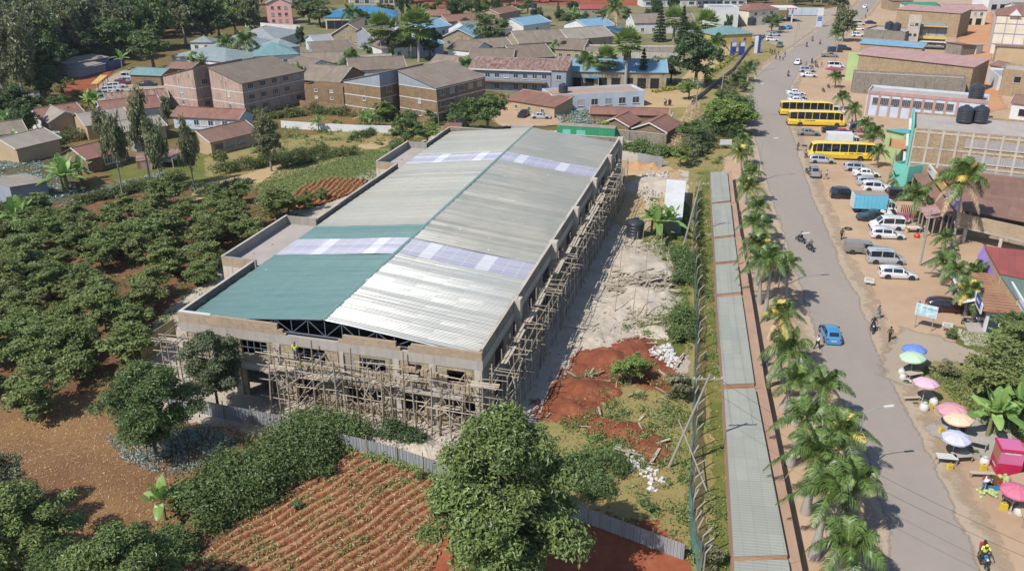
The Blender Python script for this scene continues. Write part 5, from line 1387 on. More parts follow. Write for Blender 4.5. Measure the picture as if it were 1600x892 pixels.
debris('white_rubbish', [(955, 695), (985, 700), (1020, 715), (1045, 765), (1015, 772), (1000, 740), (955, 720)], 80, .34, M['litterwhite'], .25, 2)
debris('rubble', [(800, 690), (870, 640), (900, 600), (940, 540), (1000, 530), (1040, 470), (1030, 420), (985, 360), (1000, 320), (955, 300), (800, 560)], 700, .17, M['rock2'], .15, 3)
debris('rubble', [(640, 725), (560, 700), (470, 672), (600, 660), (770, 690), (760, 730)], 700, .26, M['rock2'], .1, 4)
debris('stone_heap', [(1000, 272), (1045, 268), (1040, 300), (1012, 335), (1000, 300)], 520, .4, M['rock2'], .5, 5)
debris('rubble', [(900, 560), (960, 430), (1000, 330), (1045, 330), (1060, 450), (1050, 540), (960, 545)], 1500, .2, M['rock2'], .1, 6)
q = MB(); r2 = random.Random(3); P = [at(*a) for a in [(958, 450), (985, 385), (1030, 388), (1048, 440), (1040, 500), (1000, 512), (968, 490)]]; c = sum(P, Vector()) / 7; k = 0
while k < 520:
 x, y = r2.uniform(min(a.x for a in P), max(a.x for a in P)), r2.uniform(min(a.y for a in P), max(a.y for a in P))
 if not inpoly(np.array(x), np.array(y), P): continue
 d = max(0, 1 - ((x - c.x) ** 2 + (y - c.y) ** 2) ** .5 / 9); z = .05 + 1.1 * d * r2.random(); a = r2.gauss(.2, .7); l = r2.uniform(.7, 3.2)
 q.beam((x - math.cos(a) * l / 2, y - math.sin(a) * l / 2, z + r2.uniform(-.1, .2)), (x + math.cos(a) * l / 2, y + math.sin(a) * l / 2, z + r2.uniform(-.1, .2)), r2.uniform(.1, .32), .04, m=k % 2); k += 1
tag(q.build('timber_heap', [M['plank'], M['timber']]), kind='stuff')
q = MB(); r2 = random.Random(9); Py = [at(*a) for a in [(800, 690), (880, 600), (950, 430), (1000, 330), (1040, 330), (1070, 560), (1040, 760), (960, 720), (900, 650)]]; k = 0
while k < 150:
 x, y = r2.uniform(-10, 36), r2.uniform(58, 122)
 if not inpoly(np.array(x), np.array(y), Py): continue
 a = r2.uniform(0, PI); l = r2.uniform(.6, 2.8); z = .1 + .35 * r2.random(); q.beam((x, y, z), (x + math.cos(a) * l, y + math.sin(a) * l, z + r2.uniform(-.1, .15)), r2.uniform(.08, .25), .04, m=k % 2); k += 1
tag(q.build('scattered_planks', [M['plank'], M['timber']]), kind='stuff')
scatter('yard_weeds', [(900, 600), (960, 545), (1040, 330), (1075, 340), (1080, 640), (1000, 640), (940, 660)], 3600, .26, 'weed', h=.5, clump=70, seed=31, z=.2)
scatter('soil_weeds', [(870, 665), (905, 600), (1000, 545), (1078, 640), (1078, 740), (985, 735)], 2600, .24, 'weed', h=.5, clump=60, seed=32, z=.2)

# ================================================================== buildings
_W = {}
def window_mesh(w, h, fm, gm, bars):
 k = (round(w, 2), round(h, 2), fm, gm, bars)
 if k not in _W:
  q = MB(); t = .07
  q.box(0, w, -.05, .0, 0, t); q.box(0, w, -.05, 0, h - t, h); q.box(0, t, -.05, 0, t, h - t); q.box(w - t, w, -.05, 0, t, h - t)
  for i in range(1, bars + 1): q.box(w * i / (bars + 1) - .025, w * i / (bars + 1) + .025, -.045, 0, t, h - t)
  q.box(-.06, w + .06, -.12, -.0, -.09, -.002)
  p = MB().box(t, w - t, -.02, -.004, t, h - t)
  _W[k] = (q.mesh('window', M[fm]), p.mesh('pane', M[gm]))
 return _W[k]
def house(name, label, a, b, depth, h, roof='gx', rise=1.5, wall='white', rm='s_brown', zb=0, wins=(), over=.35, cat='house', group=None, band=None, slabs=(), par=.5, doors=()):
 """a building whose front runs between two surveyed points (at height zb) and which extends 'depth' metres back.
 roof: gx gable along the front, gy gable end to the front, hip, flat, mf/mb/ml/mr single pitch high at front/back/left/right"""
 A_, B_ = at(a[0], a[1], zb), at(b[0], b[1], zb); A_.z = B_.z = 0
 W_ = (B_ - A_).length; rz = math.atan2(B_.y - A_.y, B_.x - A_.x); D = depth
 t = thing(name, label, cat, A_, rz, group)
 q = MB(); q.hexa([(0, 0, -.1), (W_, 0, -.1), (W_, D, -.1), (0, D, -.1)], [(0, 0, h), (W_, 0, h), (W_, D, h), (0, D, h)])
 g_ = []
 if roof == 'gx': g_ = [[(0, 0), (D, 0), (D / 2, rise)], 'x']
 if roof == 'gy': g_ = [[(0, 0), (W_, 0), (W_ / 2, rise)], 'y']
 if roof in ('gx', 'ml', 'mr', 'mf', 'mb', 'gy'):
  if roof == 'gx': T_ = [(0, 0), (D, 0), (D / 2, rise)]; P = [[(x, y, h + z) for y, z in T_] for x in (0, W_ - .2)]; off = (.2, 0, 0)
  elif roof == 'gy': T_ = [(0, 0), (W_, 0), (W_ / 2, rise)]; P = [[(x, y, h + z) for x, z in T_] for y in (0, D - .2)]; off = (0, .2, 0)
  elif roof == 'ml': P = [[(0, y, h), (W_, y, h), (W_, y, h + rise)] for y in (0, D - .2)]; off = (0, .2, 0)
  elif roof == 'mr': P = [[(0, y, h), (W_, y, h), (0, y, h + rise)] for y in (0, D - .2)]; off = (0, .2, 0)
  elif roof == 'mf': P = [[(x, 0, h), (x, D, h), (x, 0, h + rise)] for x in (0, W_ - .2)]; off = (.2, 0, 0)
  else: P = [[(x, 0, h), (x, D, h), (x, D, h + rise)] for x in (0, W_ - .2)]; off = (.2, 0, 0)
  for tri in P: q.hexa(tri, [(x + off[0], y + off[1], z + off[2]) for x, y, z in tri])
  if roof == 'ml': q.box(W_ - .2, W_, .2, D - .2, h, h + rise)
  if roof == 'mr': q.box(0, .2, .2, D - .2, h, h + rise)
  if roof == 'mf': q.box(.2, W_ - .2, 0, .2, h, h + rise)
  if roof == 'mb': q.box(.2, W_ - .2, D - .2, D, h, h + rise)
 if roof == 'flat' and par:
  for x0, x1, y0, y1 in ((0, W_, 0, .2), (0, W_, D - .2, D), (0, .2, .2, D - .2), (W_ - .2, W_, .2, D - .2)): q.box(x0, x1, y0, y1, h, h + par)
 w = q.build('wall', M[wall], t)
 o, th = over, .09; z = h + .03
 S_ = []
 if roof == 'gx':
  e = rise * o / (D / 2); S_ = [[(-o, -o, z - e), (W_ + o, -o, z - e), (W_ + o, D / 2, z + rise), (-o, D / 2, z + rise)], [(-o, D / 2, z + rise), (W_ + o, D / 2, z + rise), (W_ + o, D + o, z - e), (-o, D + o, z - e)]]
 elif roof == 'gy':
  e = rise * o / (W_ / 2); S_ = [[(-o, -o, z - e), (W_ / 2, -o, z + rise), (W_ / 2, D + o, z + rise), (-o, D + o, z - e)], [(W_ / 2, -o, z + rise), (W_ + o, -o, z - e), (W_ + o, D + o, z - e), (W_ / 2, D + o, z + rise)]]
 elif roof == 'hip':
  k = min(W_, D) / 2
  if W_ >= D: r1, r2 = (k, D / 2, z + rise), (W_ - k, D / 2, z + rise)
  else: r1, r2 = (W_ / 2, k, z + rise), (W_ / 2, D - k, z + rise)
  c = [(-o, -o, z - .1), (W_ + o, -o, z - .1), (W_ + o, D + o, z - .1), (-o, D + o, z - .1)]
  if W_ >= D: S_ = [[c[0], c[1], r2, r1], [c[2], c[3], r1, r2], [c[3], c[0], r1], [c[1], c[2], r2]]
  else: S_ = [[c[0], c[1], r1], [c[1], c[2], r2, r1], [c[2], c[3], r2], [c[3], c[0], r1, r2]]
 elif roof == 'ml': S_ = [[(-o, -o, z), (W_ + o * .2, -o, z + rise), (W_ + o * .2, D + o, z + rise), (-o, D + o, z)]]
 elif roof == 'mr': S_ = [[(-o * .2, -o, z + rise), (W_ + o, -o, z), (W_ + o, D + o, z), (-o * .2, D + o, z + rise)]]
 elif roof == 'mf': S_ = [[(-o, -o, z + rise), (W_ + o, -o, z + rise), (W_ + o, D + o, z), (-o, D + o, z)]]
 elif roof == 'mb': S_ = [[(-o, -o, z), (W_ + o, -o, z), (W_ + o, D + o, z + rise), (-o, D + o, z + rise)]]
 elif roof == 'flat': S_ = [[(.2, .2, h + .04), (W_ - .2, .2, h + .04), (W_ - .2, D - .2, h + .04), (.2, D - .2, h + .04)]]
 q = MB()
 for s_ in S_: q.slab(s_, th if roof != 'flat' else .03)
 q.build('roof', M[rm], t)
 if roof in ('gx', 'gy', 'hip') and len(S_) > 1:
  r = MB()
  if roof == 'gx': r.beam((-o, D / 2, z + rise + .03), (W_ + o, D / 2, z + rise + .03), .3, .06)
  elif roof == 'gy': r.beam((W_ / 2, -o, z + rise + .03), (W_ / 2, D + o, z + rise + .03), .3, .06)
  else: r.beam(r1, r2, .3, .1)
  r.build('ridge', M[rm], t)
 if roof == 'gy':
  e = rise * o / (W_ / 2); MB().beam((-o, -o - .03, z - e), (W_ / 2, -o - .03, z + rise), .06, .24).beam((W_ + o, -o - .03, z - e), (W_ / 2, -o - .03, z + rise), .06, .24).each('bargeboard', M['frame_white' if wall != 'ochre' else 'plaster_pale'], t)
 if roof == 'gx':
  e = rise * o / (D / 2); MB().beam((-o - .03, -o, z - e), (-o - .03, D / 2, z + rise), .06, .22).beam((W_ + o + .03, -o, z - e), (W_ + o + .03, D / 2, z + rise), .06, .22).each('bargeboard', M['frame_white'], t)
 for f, z0, ww, hh, n, s0, s1, *mm in wins:
  fm, gm, bars = (list(mm) + ['frame_white', 'glass', 1][len(mm):])[:3]
  LW = W_ if f in 'fb' else D; s0 = s0 * LW; s1 = s1 * LW; me = window_mesh(ww, hh, fm, gm, bars)
  for i in range(n):
   c = s0 + (s1 - s0) * (i + .5) / n - ww / 2
   loc, rr = {'f': ((c, -.003, z0), 0), 'r': ((W_ + .003, c, z0), PI / 2), 'l': ((-.003, c + ww, z0), -PI / 2), 'b': ((c + ww, D + .003, z0), PI)}[f]
   wo = obj('window', me[0], t, loc, rr); po = obj('pane', me[1], wo)
   if gm == 'glass' and rng.random() < .35: po.material_slots[0].link = 'OBJECT'; po.material_slots[0].material = M[rng.choice(('paneg', 'frame_stone', 'greyblue'))]
 for f, s_, ww, hh, dm in doors:
  LW = W_ if f in 'fb' else D; c = s_ * LW
  q = MB().box(0, ww, -.05, -.004, 0, hh)
  d = q.build('door', M[dm], t); d.location, d.rotation_euler = {'f': ((c, 0, 0), (0, 0, 0)), 'r': ((W_, c, 0), (0, 0, PI / 2)), 'l': ((0, c, 0), (0, 0, -PI / 2))}[f]
 if band:
  q = MB()
  for zz in band[1]:
   q.box(-.03, W_ + .03, -.035, 0, zz, zz + .16); q.box(-.03, 0, 0, D, zz, zz + .16); q.box(W_, W_ + .03, 0, D, zz, zz + .16)
  q.each('string_course', M[band[0]], t)
 return t, W_, D
H_ = house
# ---- two pairs of three-storey blocks
def blk(lb, a, b, depth, h, r, rise, wall, roof, wn, wall2=None):
 t, W_, D = H_('apartment_block', lb, a, b, depth, h, r, rise, wall, roof, 0, [('f', z, .8, 1.1, 1, .35, .75) for z in (1.2, 3.9)] + [('r', z, 1.7, 1.15, wn, .03, .97, 'plaster_pale', 'glass', 2) for z in (.9, 3.4, 5.8) if z < h - .8], cat='apartment block', band=('frame_white', (2.5, 5.1) if h < 7.5 else (2.2, 4.7, 7.2)), over=.25)
 return t, W_, D
blk('stained pink half-gabled block at the left of the far apartment pair', (262, 168), (311, 175), 15, 7.2, 'ml', 2.6, 'pinkdirty', 's_brown', 3)
blk('stained pink half-gabled block with brown roof and a long windowed side', (335, 174), (384, 182), 19, 7.2, 'mr', 2.6, 'pinkdirty', 's_brown', 5)
t, W_, D = blk('brown brick block with grey half gable left of its twin', (541, 180), (597, 189), 15, 7.6, 'ml', 2.6, 'stone_dark', 's_brown', 3)
MB().hexa([(0, -.02, 7.37), (W_, -.02, 7.37), (W_, 0, 7.37), (0, 0, 7.37)], [(0, -.02, 7.6), (W_, -.02, 10.2), (W_, 0, 10.2), (0, 0, 7.6)]).box(W_, W_ + .02, 0, D, 7.4, 10.1).each('upper_render', M['greyblue'], t)
t, W_, D = blk('brown brick block with grey half gable and crowded balconies on its right side', (626, 184), (683, 194), 17, 7.6, 'mr', 2.6, 'stone_dark', 's_brown2', 5)
MB().hexa([(0, -.02, 7.37), (W_, -.02, 7.37), (W_, 0, 7.37), (0, 0, 7.37)], [(0, -.02, 10.2), (W_, -.02, 7.6), (W_, 0, 7.6), (0, 0, 10.2)]).each('upper_render', M['greyblue'], t)
# ---- college roofs: (name, label, a, b, depth, h, roof, rise, wall, roof material, zb, windows)
f1 = lambda n, z=1.0, w=1.2, h=1.3: [('f', z, w, h, n, .04, .96)]
for row in [
 ('long_white_building', 'long low white building with grey green hipped roof before the wood', (268, 87), (352, 97), 15, 3.4, 'hip', 2.2, 'white', 's_greygreen', 3.4, f1(8)),
 ('hipped_building', 'grey roofed building behind the long white one', (325, 72), (398, 76), 16, 3.4, 'hip', 2.4, 'white', 's_greygreen', 3.4, f1(4)),
 ('small_house', 'small square roofed house between the long white building and the wood', (297, 66), (330, 66), 7, 3.2, 'hip', 1.4, 'white', 's_greygreen', 3.2, f1(2)),
 ('hipped_building', 'wide grey hipped building below the pink house', (352, 60), (430, 62), 22, 3.4, 'hip', 2.6, 'white', 's_palegrey', 3.4, f1(4)),
 ('hipped_building', 'teal grey pyramid roofed building with white walls', (398, 88), (466, 84), 13, 3.6, 'hip', 2.6, 'white', 's_teal', 3.6, f1(5)),
 ('small_house', 'white walled house with pale roof right of the cypresses', (492, 66), (520, 64), 10, 3.6, 'gx', 1.6, 'whiteblue', 's_palegrey', 3.6, f1(2)),
 ('gabled_hall', 'white gable ended house with brown roof left of the courtyard', (437, 106), (470, 112), 13, 3.6, 'gx', 2.2, 'white', 's_brown', 3.6, f1(2)),
 ('gabled_hall', 'long brown roof below the teal pyramid roof', (470, 98), (542, 97), 9, 3.6, 'gx', 2., 'white', 's_brown2', 3.6, f1(4)),
 ('gabled_hall', 'brown roofed wing with grey clerestory wall', (492, 84), (558, 80), 9, 3.6, 'mb', 2.2, 'greyblue', 's_brown', 3.6, f1(3)),
 ('gabled_hall', 'brown roof immediately behind the brick block with palms', (470, 124), (530, 128), 13, 3.6, 'gx', 2.6, 'stone_dark', 's_brown2', 3.6, f1(3)),
 ('gabled_hall', 'brown double pitched roof in the middle of the college', (548, 110), (634, 106), 12, 3.6, 'gx', 2.2, 'white', 's_brown', 3.6, f1(3)),
 ('brick_hall', 'tan brick hall with tall gable end facing the viewer', (520, 76), (573, 77), 18, 4.6, 'gy', 3.4, 'stone2', 's_brown', 0, [('f', 1.6, .8, .7, 5, .04, .96)]),
 ('gabled_hall', 'brown roofed hall right of the tan brick gable', (585, 60), (626, 56), 14, 4.6, 'gx', 2.6, 'greyblue', 's_brown', 4.6, f1(4, 1.6)),
 ('gabled_hall', 'sky blue and brown roof in front of the tall cypresses', (658, 46), (705, 40), 14, 3.6, 'gx', 2., 'whiteblue', 's_skyblue', 3.6, f1(2)),
 ('gabled_house', 'gabled house with white barge boards and sky blue stripes', (692, 57), (740, 58), 22, 3.6, 'gy', 2.4, 'stone2', 's_skyblue', 3.6, f1(3)),
 ('gabled_hall', 'long brown and blue roof running behind the gabled house', (735, 50), (800, 44), 14, 3.6, 'gx', 2.8, 'white', 's_brown2', 3.6, f1(3)),
 ('small_house', 'small pale blue roofed house by the shaggy fan palm', (660, 72), (693, 68), 10, 3.6, 'gx', 1.8, 'whiteblue', 's_skyblue', 3.6, f1(1)),
 ('gabled_hall', 'brown roof between the fan palms and the grey long building', (733, 93), (800, 94), 12, 3.6, 'gx', 2.2, 'white', 's_brown', 3.6, f1(3)),
 ('gabled_hall', 'small brown gable behind the crowded balconies block', (668, 104), (712, 108), 11, 3.6, 'gx', 2.4, 'whiteblue', 's_brown2', 3.6, f1(2)),
 ('brick_hall', 'brown gabled hall in front of the tank tower', (812, 68), (886, 64), 14, 4., 'gx', 2.8, 'stone2', 's_brown2', 4, f1(4)),
 ('brick_hall', 'tan roofed hall beside the sky blue canopy', (890, 62), (958, 56), 12, 4., 'gx', 2.6, 'stone2', 's_tan', 4, f1(3)),
 ('gabled_hall', 'brown roof left of the palms in front of the tan hall', (806, 92), (866, 88), 14, 3.6, 'gx', 2.6, 'stone2', 's_brown', 3.6, f1(3)),
 ('gabled_hall', 'sky blue roofed wing behind the tan hall', (920, 44), (962, 40), 14, 3.6, 'gx', 2.2, 'white', 's_skyblue', 3.6, f1(2)),
 ('small_house', 'white gabled house with pale blue roof left of the tank tower', (818, 40), (860, 34), 12, 3.6, 'gx', 2.0, 'white', 's_skyblue', 3.6, f1(1)),
 ('flat_building', 'long flat roofed college block with brown terraces', (912, 84), (1068, 86), 15, 4.0, 'flat', .4, 'plaster_pale', 's_brown2', 4.0, f1(6)),
 ('workshop', 'long workshop with pale blue and brown roof and bright blue canopy', (884, 111), (1042, 113), 13, 4.4, 'gx', 2.2, 'stone2', 's_skyblue', 4.4, [('f', .2, 2.2, 2.6, 7, .05, .95, 'frame_brown', 'void', 0)]),
 ('gabled_hall', 'brown hipped roof between the brick hall and the gabled house', (596, 76), (650, 72), 12, 3.6, 'hip', 2.2, 'white', 's_brown', 3.6, f1(3)),
 ('gabled_hall', 'grey roofed hall right of the gabled house lawn', (744, 76), (800, 72), 10, 3.6, 'gx', 2.0, 'white', 's_brown2', 3.6, f1(3)),
 ('gabled_hall', 'pale blue roof behind the blue hall pillars', (640, 38), (676, 36), 11, 3.6, 'gx', 2.0, 'white', 's_skyblue', 3.6, f1(2)),
 ('gabled_hall', 'brown roof right of the small pale blue roofed house', (700, 76), (740, 80), 10, 3.6, 'gx', 2.0, 'white', 's_brown', 3.6, f1(2)),
 ('gabled_hall', 'long tan roof between the courtyard palms', (560, 100), (612, 98), 8, 3.6, 'gx', 1.8, 'white', 's_tan', 3.6, f1(3)),
 ('gabled_hall', 'brown hall roof left of the flat college block', (868, 76), (910, 78), 12, 3.6, 'gx', 2.2, 'stone2', 's_brown', 3.6, f1(3)),
 ('gabled_hall', 'low brown roof at the top of the courtyard', (700, 34), (760, 30), 10, 3.6, 'gx', 1.8, 'stone2', 's_rust2', 3.6, f1(3)),
 ('gabled_hall', 'grey hipped roof beside the cypresses', (430, 76), (468, 72), 10, 3.6, 'hip', 2.0, 'white', 's_greygreen', 3.6, f1(2)),
 ('shop', 'small tin roofed stall in the red alley', (1506, 84), (1524, 86), 5, 2.6, 'mf', .5, 'white', 's_palegrey', 0, ()),
 ('shop', 'narrow white shop along the right of the alley', (1540, 128), (1556, 142), 8, 3.2, 'flat', .3, 'white', 's_palegrey', 0, ()),
 ('shop', 'rusty lean-to at the foot of the stair tower', (1476, 84), (1500, 88), 6, 3.0, 'mf', .6, 'stone_grey', 's_rust', 0, ()),
 ('shop', 'small brown roofed stall above the lower alley', (1544, 118), (1562, 122), 5, 3.0, 'gx', .8, 'ochre', 's_rust', 0, ()),
 ('stone_shop_block', 'tall tan block behind the brown roofed house', (1560, 62), (1680, 66), 12, 6, 'flat', .6, 'stone', 'cement_floor', 0, [('f', 3.4, 1.4, 1.4, 6, .05, .95)]),
 ('stone_shop_block', 'low stone store at the far end of the street', (1392, 18), (1424, 18), 12, 4.5, 'mb', 1, 'stone', 's_rust', 0, ()),
 ('long_hall', 'long brown roofed hall below the white walled classrooms', (992, 36), (1086, 34), 11, 4.2, 'gx', 2.6, 'white', 's_brown2', 4.2, f1(5)),
 ('classroom_block', 'long white classroom block with a row of dark windows at the top edge', (1004, 12), (1166, 10), 10, 3.4, 'gx', 1.4, 'white', 's_palegrey', 0, [('f', 1.0, 2.6, 1.4, 14, .02, .98, 'frame_white', 'glass', 0)]),
 ('white_store', 'tall blank white wall building right of the conifers', (1107, 44), (1152, 44), 12, 7.2, 'flat', .3, 'white', 's_palegrey', 0, ()),
 ('gate_house', 'teal roofed building beside the college gate', (1116, 55), (1176, 52), 11, 3.6, 'hip', 2., 'yellowwall', 's_teal', 3.6, f1(3)),
 ('beige_house', 'beige two storey house with white columns near the fuel station', (1168, 42), (1214, 38), 10, 6., 'hip', 2., 'cream', 's_rust2', 0, [('f', 1, 1.6, 1.6, 3, .1, .9), ('f', 3.8, 1.6, 1.4, 3, .1, .9)]),
 ('pink_house', 'three storey pink house with grey side wall before the wood', (419, 40), (458, 39), 9, 8.4, 'gy', 2.2, 'pinkwall', 's_palegrey', 0, [('f', z, 1.2, 1.2, 3, .1, .9, 'plaster_pale', 'glass', 1) for z in (1., 3.5, 6.)] + [('l', 3.5, 1, 1, 2, .1, .9)]),
 ('blue_roofed_hall', 'wide hall with bright blue roof and open verandah', (508, 27), (618, 26), 20, 4.6, 'hip', 3., 'cream', 's_blue', 4.6, [('f', .1, 3.0, 3.2, 9, .02, .98, 'frame_grey', 'void', 0)]),
 ('balcony_block', 'white block with rows of balconies behind the blue roofed hall', (545, 8), (640, 8), 10, 9, 'flat', .3, 'cream', 's_palegrey', 0, [('f', z, 2.0, 1.5, 12, .02, .98, 'frame_brown', 'glass', 0) for z in (.8, 3.6, 6.4)]),
 ('low_block', 'red brown roofed low block behind the dark cypresses', (662, 24), (700, 25), 10, 3, 'gx', 1.6, 'stone2', 's_rust2', 3, ()),
 ('low_block', 'bright red roofed block at the top behind the tank tower', (907, 14), (960, 14), 9, 3, 'gx', 1.6, 'stone2', 's_redtile', 3, f1(4)),
 ('low_block', 'red brown roof near the round green tree at the top', (780, 22), (812, 16), 9, 3, 'gx', 1.6, 'stone2', 's_rust2', 3, ()),
 ('white_bungalow', 'pale blue flat roofed bungalow with square windows behind the brown sheds', (862, 175), (1006, 167), 8, 3.3, 'flat', .3, 'whiteblue', 's_dust', 0, [('f', 1.0, 1.7, 1.5, 6, .08, .98, 'frame_white', 'glass', 1)]),
 ('row_houses', 'tan row houses with rusty red roof behind the parked sedan', (789, 173), (866, 186), 7, 2.6, 'mb', 1.2, 'ochre', 's_rust2', 0, [('f', .9, .9, .9, 3, .1, .9)]),
 ('long_shed', 'long brown roofed shed in front of the pale blue bungalow', (924, 177), (1044, 180), 5, 2.2, 'gx', .9, 'stone_dark', 's_rust2', 2.2, ()),
 ('timber_shed', 'small hipped brown roofed timber shed left of its larger neighbour', (940, 192), (982, 197), 7, 2.0, 'gy', 1.3, 'stone_dark', 's_rust2', 2.0, ()),
 ('timber_shed', 'larger gabled brown roofed timber shed at the corner of the stone wall', (990, 200), (1040, 206), 9, 2.2, 'gy', 1.4, 'stone_dark', 's_rust2', 2.2, ()),
 ('brick_annexe', 'low brown brick annexe between the two pairs of blocks', (478, 163), (538, 168), 4, 4.2, 'flat', .3, 'stone_dark', 's_rust', 0, [('f', 1.6, .8, .6, 2, .1, .9), ('f', 3.2, .9, .6, 2, .1, .9)]),
 # left
 ('rust_roofed_house', 'low house with long red brown roof right below the stained blocks', (270, 181), (372, 186), 6, 2.6, 'gx', 1.3, 'whiteblue', 's_rust2', 2.6, [('f', .8, 1.2, 1.2, 6, .3, .95)]),
 ('blue_window_house', 'ochre house with rusty roof and blue framed windows', (332, 244), (404, 226), 7.5, 2.7, 'gx', 1.5, 'ochre', 's_rust', 0, [('f', .9, 1.8, 1.1, 3, .04, .75, 'frame_grey', 'glass', 2)]),
 ('rusty_house', 'house with rusty orange roof behind the banana clump', (140, 272), (200, 256), 7, 2.7, 'gx', 1.5, 'stone_dark', 's_rust2', 0, [('f', .9, 1.2, 1.1, 3, .4, .98)]),
 ('tin_shed', 'tin shed with blue grey wall and faded tan roof at the left edge', (22, 322), (78, 308), 7, 2.6, 'mr', .5, 'greyblue', 's_tan', 0, ()),
 ('outhouse', 'small pale tin outhouse with two doors beside the utility pole', (214, 238), (236, 234), 2.6, 2.3, 'mf', .4, 's_palegrey', 's_tan', 0, ()),
 ('tan_roofed_house', 'ochre gable ended house with tan roof beside the white car', (82, 214), (134, 206), 9, 3, 'gy', 1.6, 'ochre', 's_tan', 0, ()),
 ('tan_roofed_house', 'tan roofed house right of the ochre gable end', (135, 196), (205, 186), 10, 3, 'gx', 1.6, 'ochre', 's_tan', 3, ()),
 ('tan_roofed_house', 'low tan roof beside the tall hedge at the left', (25, 232), (92, 216), 9, 3, 'gx', 1.4, 'ochre', 's_tan', 3, ()),
 ('tan_roofed_house', 'tan roofed house cut by the left edge', (-30, 214), (40, 205), 9, 3, 'gx', 1.4, 'ochre', 's_brown2', 3, ()),
 ('tan_roofed_house', 'tan flat roofed house beside the slim trees', (190, 206), (258, 196), 9, 2.8, 'gx', 1.2, 'ochre', 's_tan', 2.8, ()),
 ('rust_roofed_house', 'red brown roofed house with white gable by the bananas', (64, 186), (130, 176), 8, 3, 'gx', 1.5, 'white', 's_rust2', 3, ()),
 ('rust_roofed_house', 'rusty roofed house in front of the car park', (162, 176), (252, 166), 9, 3, 'gx', 1.6, 'white', 's_rust2', 3, ()),
 ('rust_roofed_house', 'long rusty roof between the car park and the stained blocks', (168, 160), (262, 152), 7, 3, 'gx', 1.4, 'white', 's_rustmix', 3, ()),
 ('open_shed', 'long pale roofed shed on posts at the edge of the wood', (108, 118), (172, 106), 6, 3., 'mb', .5, 'greyblue', 's_tan', 0, ()),
 ('open_shed', 'lower pale roofed shed in front of the long shed by the wood', (125, 122), (166, 112), 4, 2.2, 'mb', .4, 'greyblue', 's_tan', 0, ()),
 ('small_house', 'small tan roofed hut among the dark trees', (36, 154), (60, 152), 5, 2.4, 'gx', 1., 'ochre', 's_tan', 2.4, ()),
 ('carport_office', 'low teal roofed building above the car park', (203, 116), (250, 118), 8, 2.8, 'gx', 1.1, 'stone_dark', 's_teal', 2.8, ()),
 ('rust_roofed_house', 'small rusty roofed house left of the clipped round trees', (262, 106), (296, 108), 8, 2.8, 'gx', 1.1, 'stone_dark', 's_rust', 2.8, ()),
 # right side of the road
 ('stone_shop_block', 'tan stone building behind the tower with balconies', (1396, 52), (1494, 60), 14, 8.5, 'mb', .6, 'stone', 's_pink', 0, ()),
 ('balcony_building', 'narrow building with yellow balconies beside a grey stair tower', (1432, 76), (1474, 78), 9, 7.2, 'flat', .4, 'plaster_grey', 's_palegrey', 0, [('f', 1.2, 1.4, 1.6, 3, .05, .95, 'frame_white', 'glass', 0), ('f', 4.4, 1.4, 1.6, 3, .05, .95, 'frame_white', 'glass', 0)]),
 ('stair_tower', 'grey stair tower with small windows and open top', (1412, 78), (1431, 79), 6, 10, 'flat', .8, 'plaster_pale', 'cement_floor', 0, [('f', z, .9, .7, 2, .1, .9, 'frame_brown', 'glass', 0) for z in (1.5, 4.5, 7.8)]),
 ('grey_stone_shop', 'grey stone single storey shop with black tanks on its roof', (1346, 74), (1410, 80), 12, 5.5, 'flat', .5, 'stone_grey', 'cement_floor', 0, ()),
 ('blue_roofed_shop', 'low shop with long sky blue roof', (1342, 84), (1438, 92), 5, 3.2, 'mb', 1.0, 'stone', 's_skyblue', 0, ()),
 ('long_stone_building', 'long windowless tan stone building with a lime green gable', (1330, 126), (1512, 150), 11, 7.0, 'mb', .8, 'stone', 's_pink', 0, ()),
 ('stone_yard_building', 'unroofed grey stone shop in front of the long tan building', (1330, 146), (1505, 156), 4.5, 4.6, 'flat', .4, 'stone_grey', 'cement_floor', 0, ()),
 ('lattice_building', 'long pale blue building with pink pilasters and lattice windows', (1350, 180), (1536, 198), 7.5, 5.0, 'flat', .5, 'whiteblue', 'cement_floor', 0, [('f', 2.6, 3.0, 1.5, 7, .07, .72, 'plaster_grey', 'glass', 7)]),
 ('cream_tiled_building', 'cream tiled building with a pink grid and two white dormers', (1545, 84), (1680, 92), 16, 12.0, 'hip', 3., 'cream', 's_rust2', 0, ()),
 ('shop_row', 'two storey shop row with yellow parapet and a pink shopfront', (1474, 40), (1538, 40), 9, 6.0, 'gx', 1.4, 'cream', 's_pink', 0, [('f', 3.6, 1.2, 1.4, 6, .05, .95), ('f', .2, 2.2, 2.4, 4, .05, .95, 'frame_brown', 'void', 0)]),
 ('green_roofed_store', 'store with bright green roof at the top edge', (1425, 12), (1480, 12), 12, 5.0, 'mb', 1., 'cream', 's_green', 5, ()),
 ('pale_store', 'pale roofed store right of the green roof at the top edge', (1484, 14), (1530, 14), 12, 5.0, 'mb', 1., 'cream', 's_palegrey', 5, ()),
 ('dark_store', 'white framed store with dark openings above the cream building', (1542, 20), (1600, 18), 10, 5.0, 'flat', .4, 'white', 's_palegrey', 0, [('f', 1, 3, 2.4, 4, .05, .95, 'frame_white', 'void', 0)]),
 ('dark_store', 'brown roofed store at the top right corner', (1590, 12), (1680, 12), 10, 5.0, 'gx', 1.4, 'white', 's_brown', 5, ()),
 ('stone_house', 'tan stone building with unfinished upper floor at the right edge', (1560, 150), (1680, 160), 10, 6., 'flat', 1., 'stone', 'cement_floor', 0, [('f', 3.4, 1.6, 1.6, 4, .1, .9, 'frame_stone', 'void', 0)]),
 ('brown_roofed_house', 'stone house with faded brown roof beside the red alley', (1552, 104), (1680, 112), 9, 5., 'mf', .8, 'ochre', 's_rust', 0, ()),
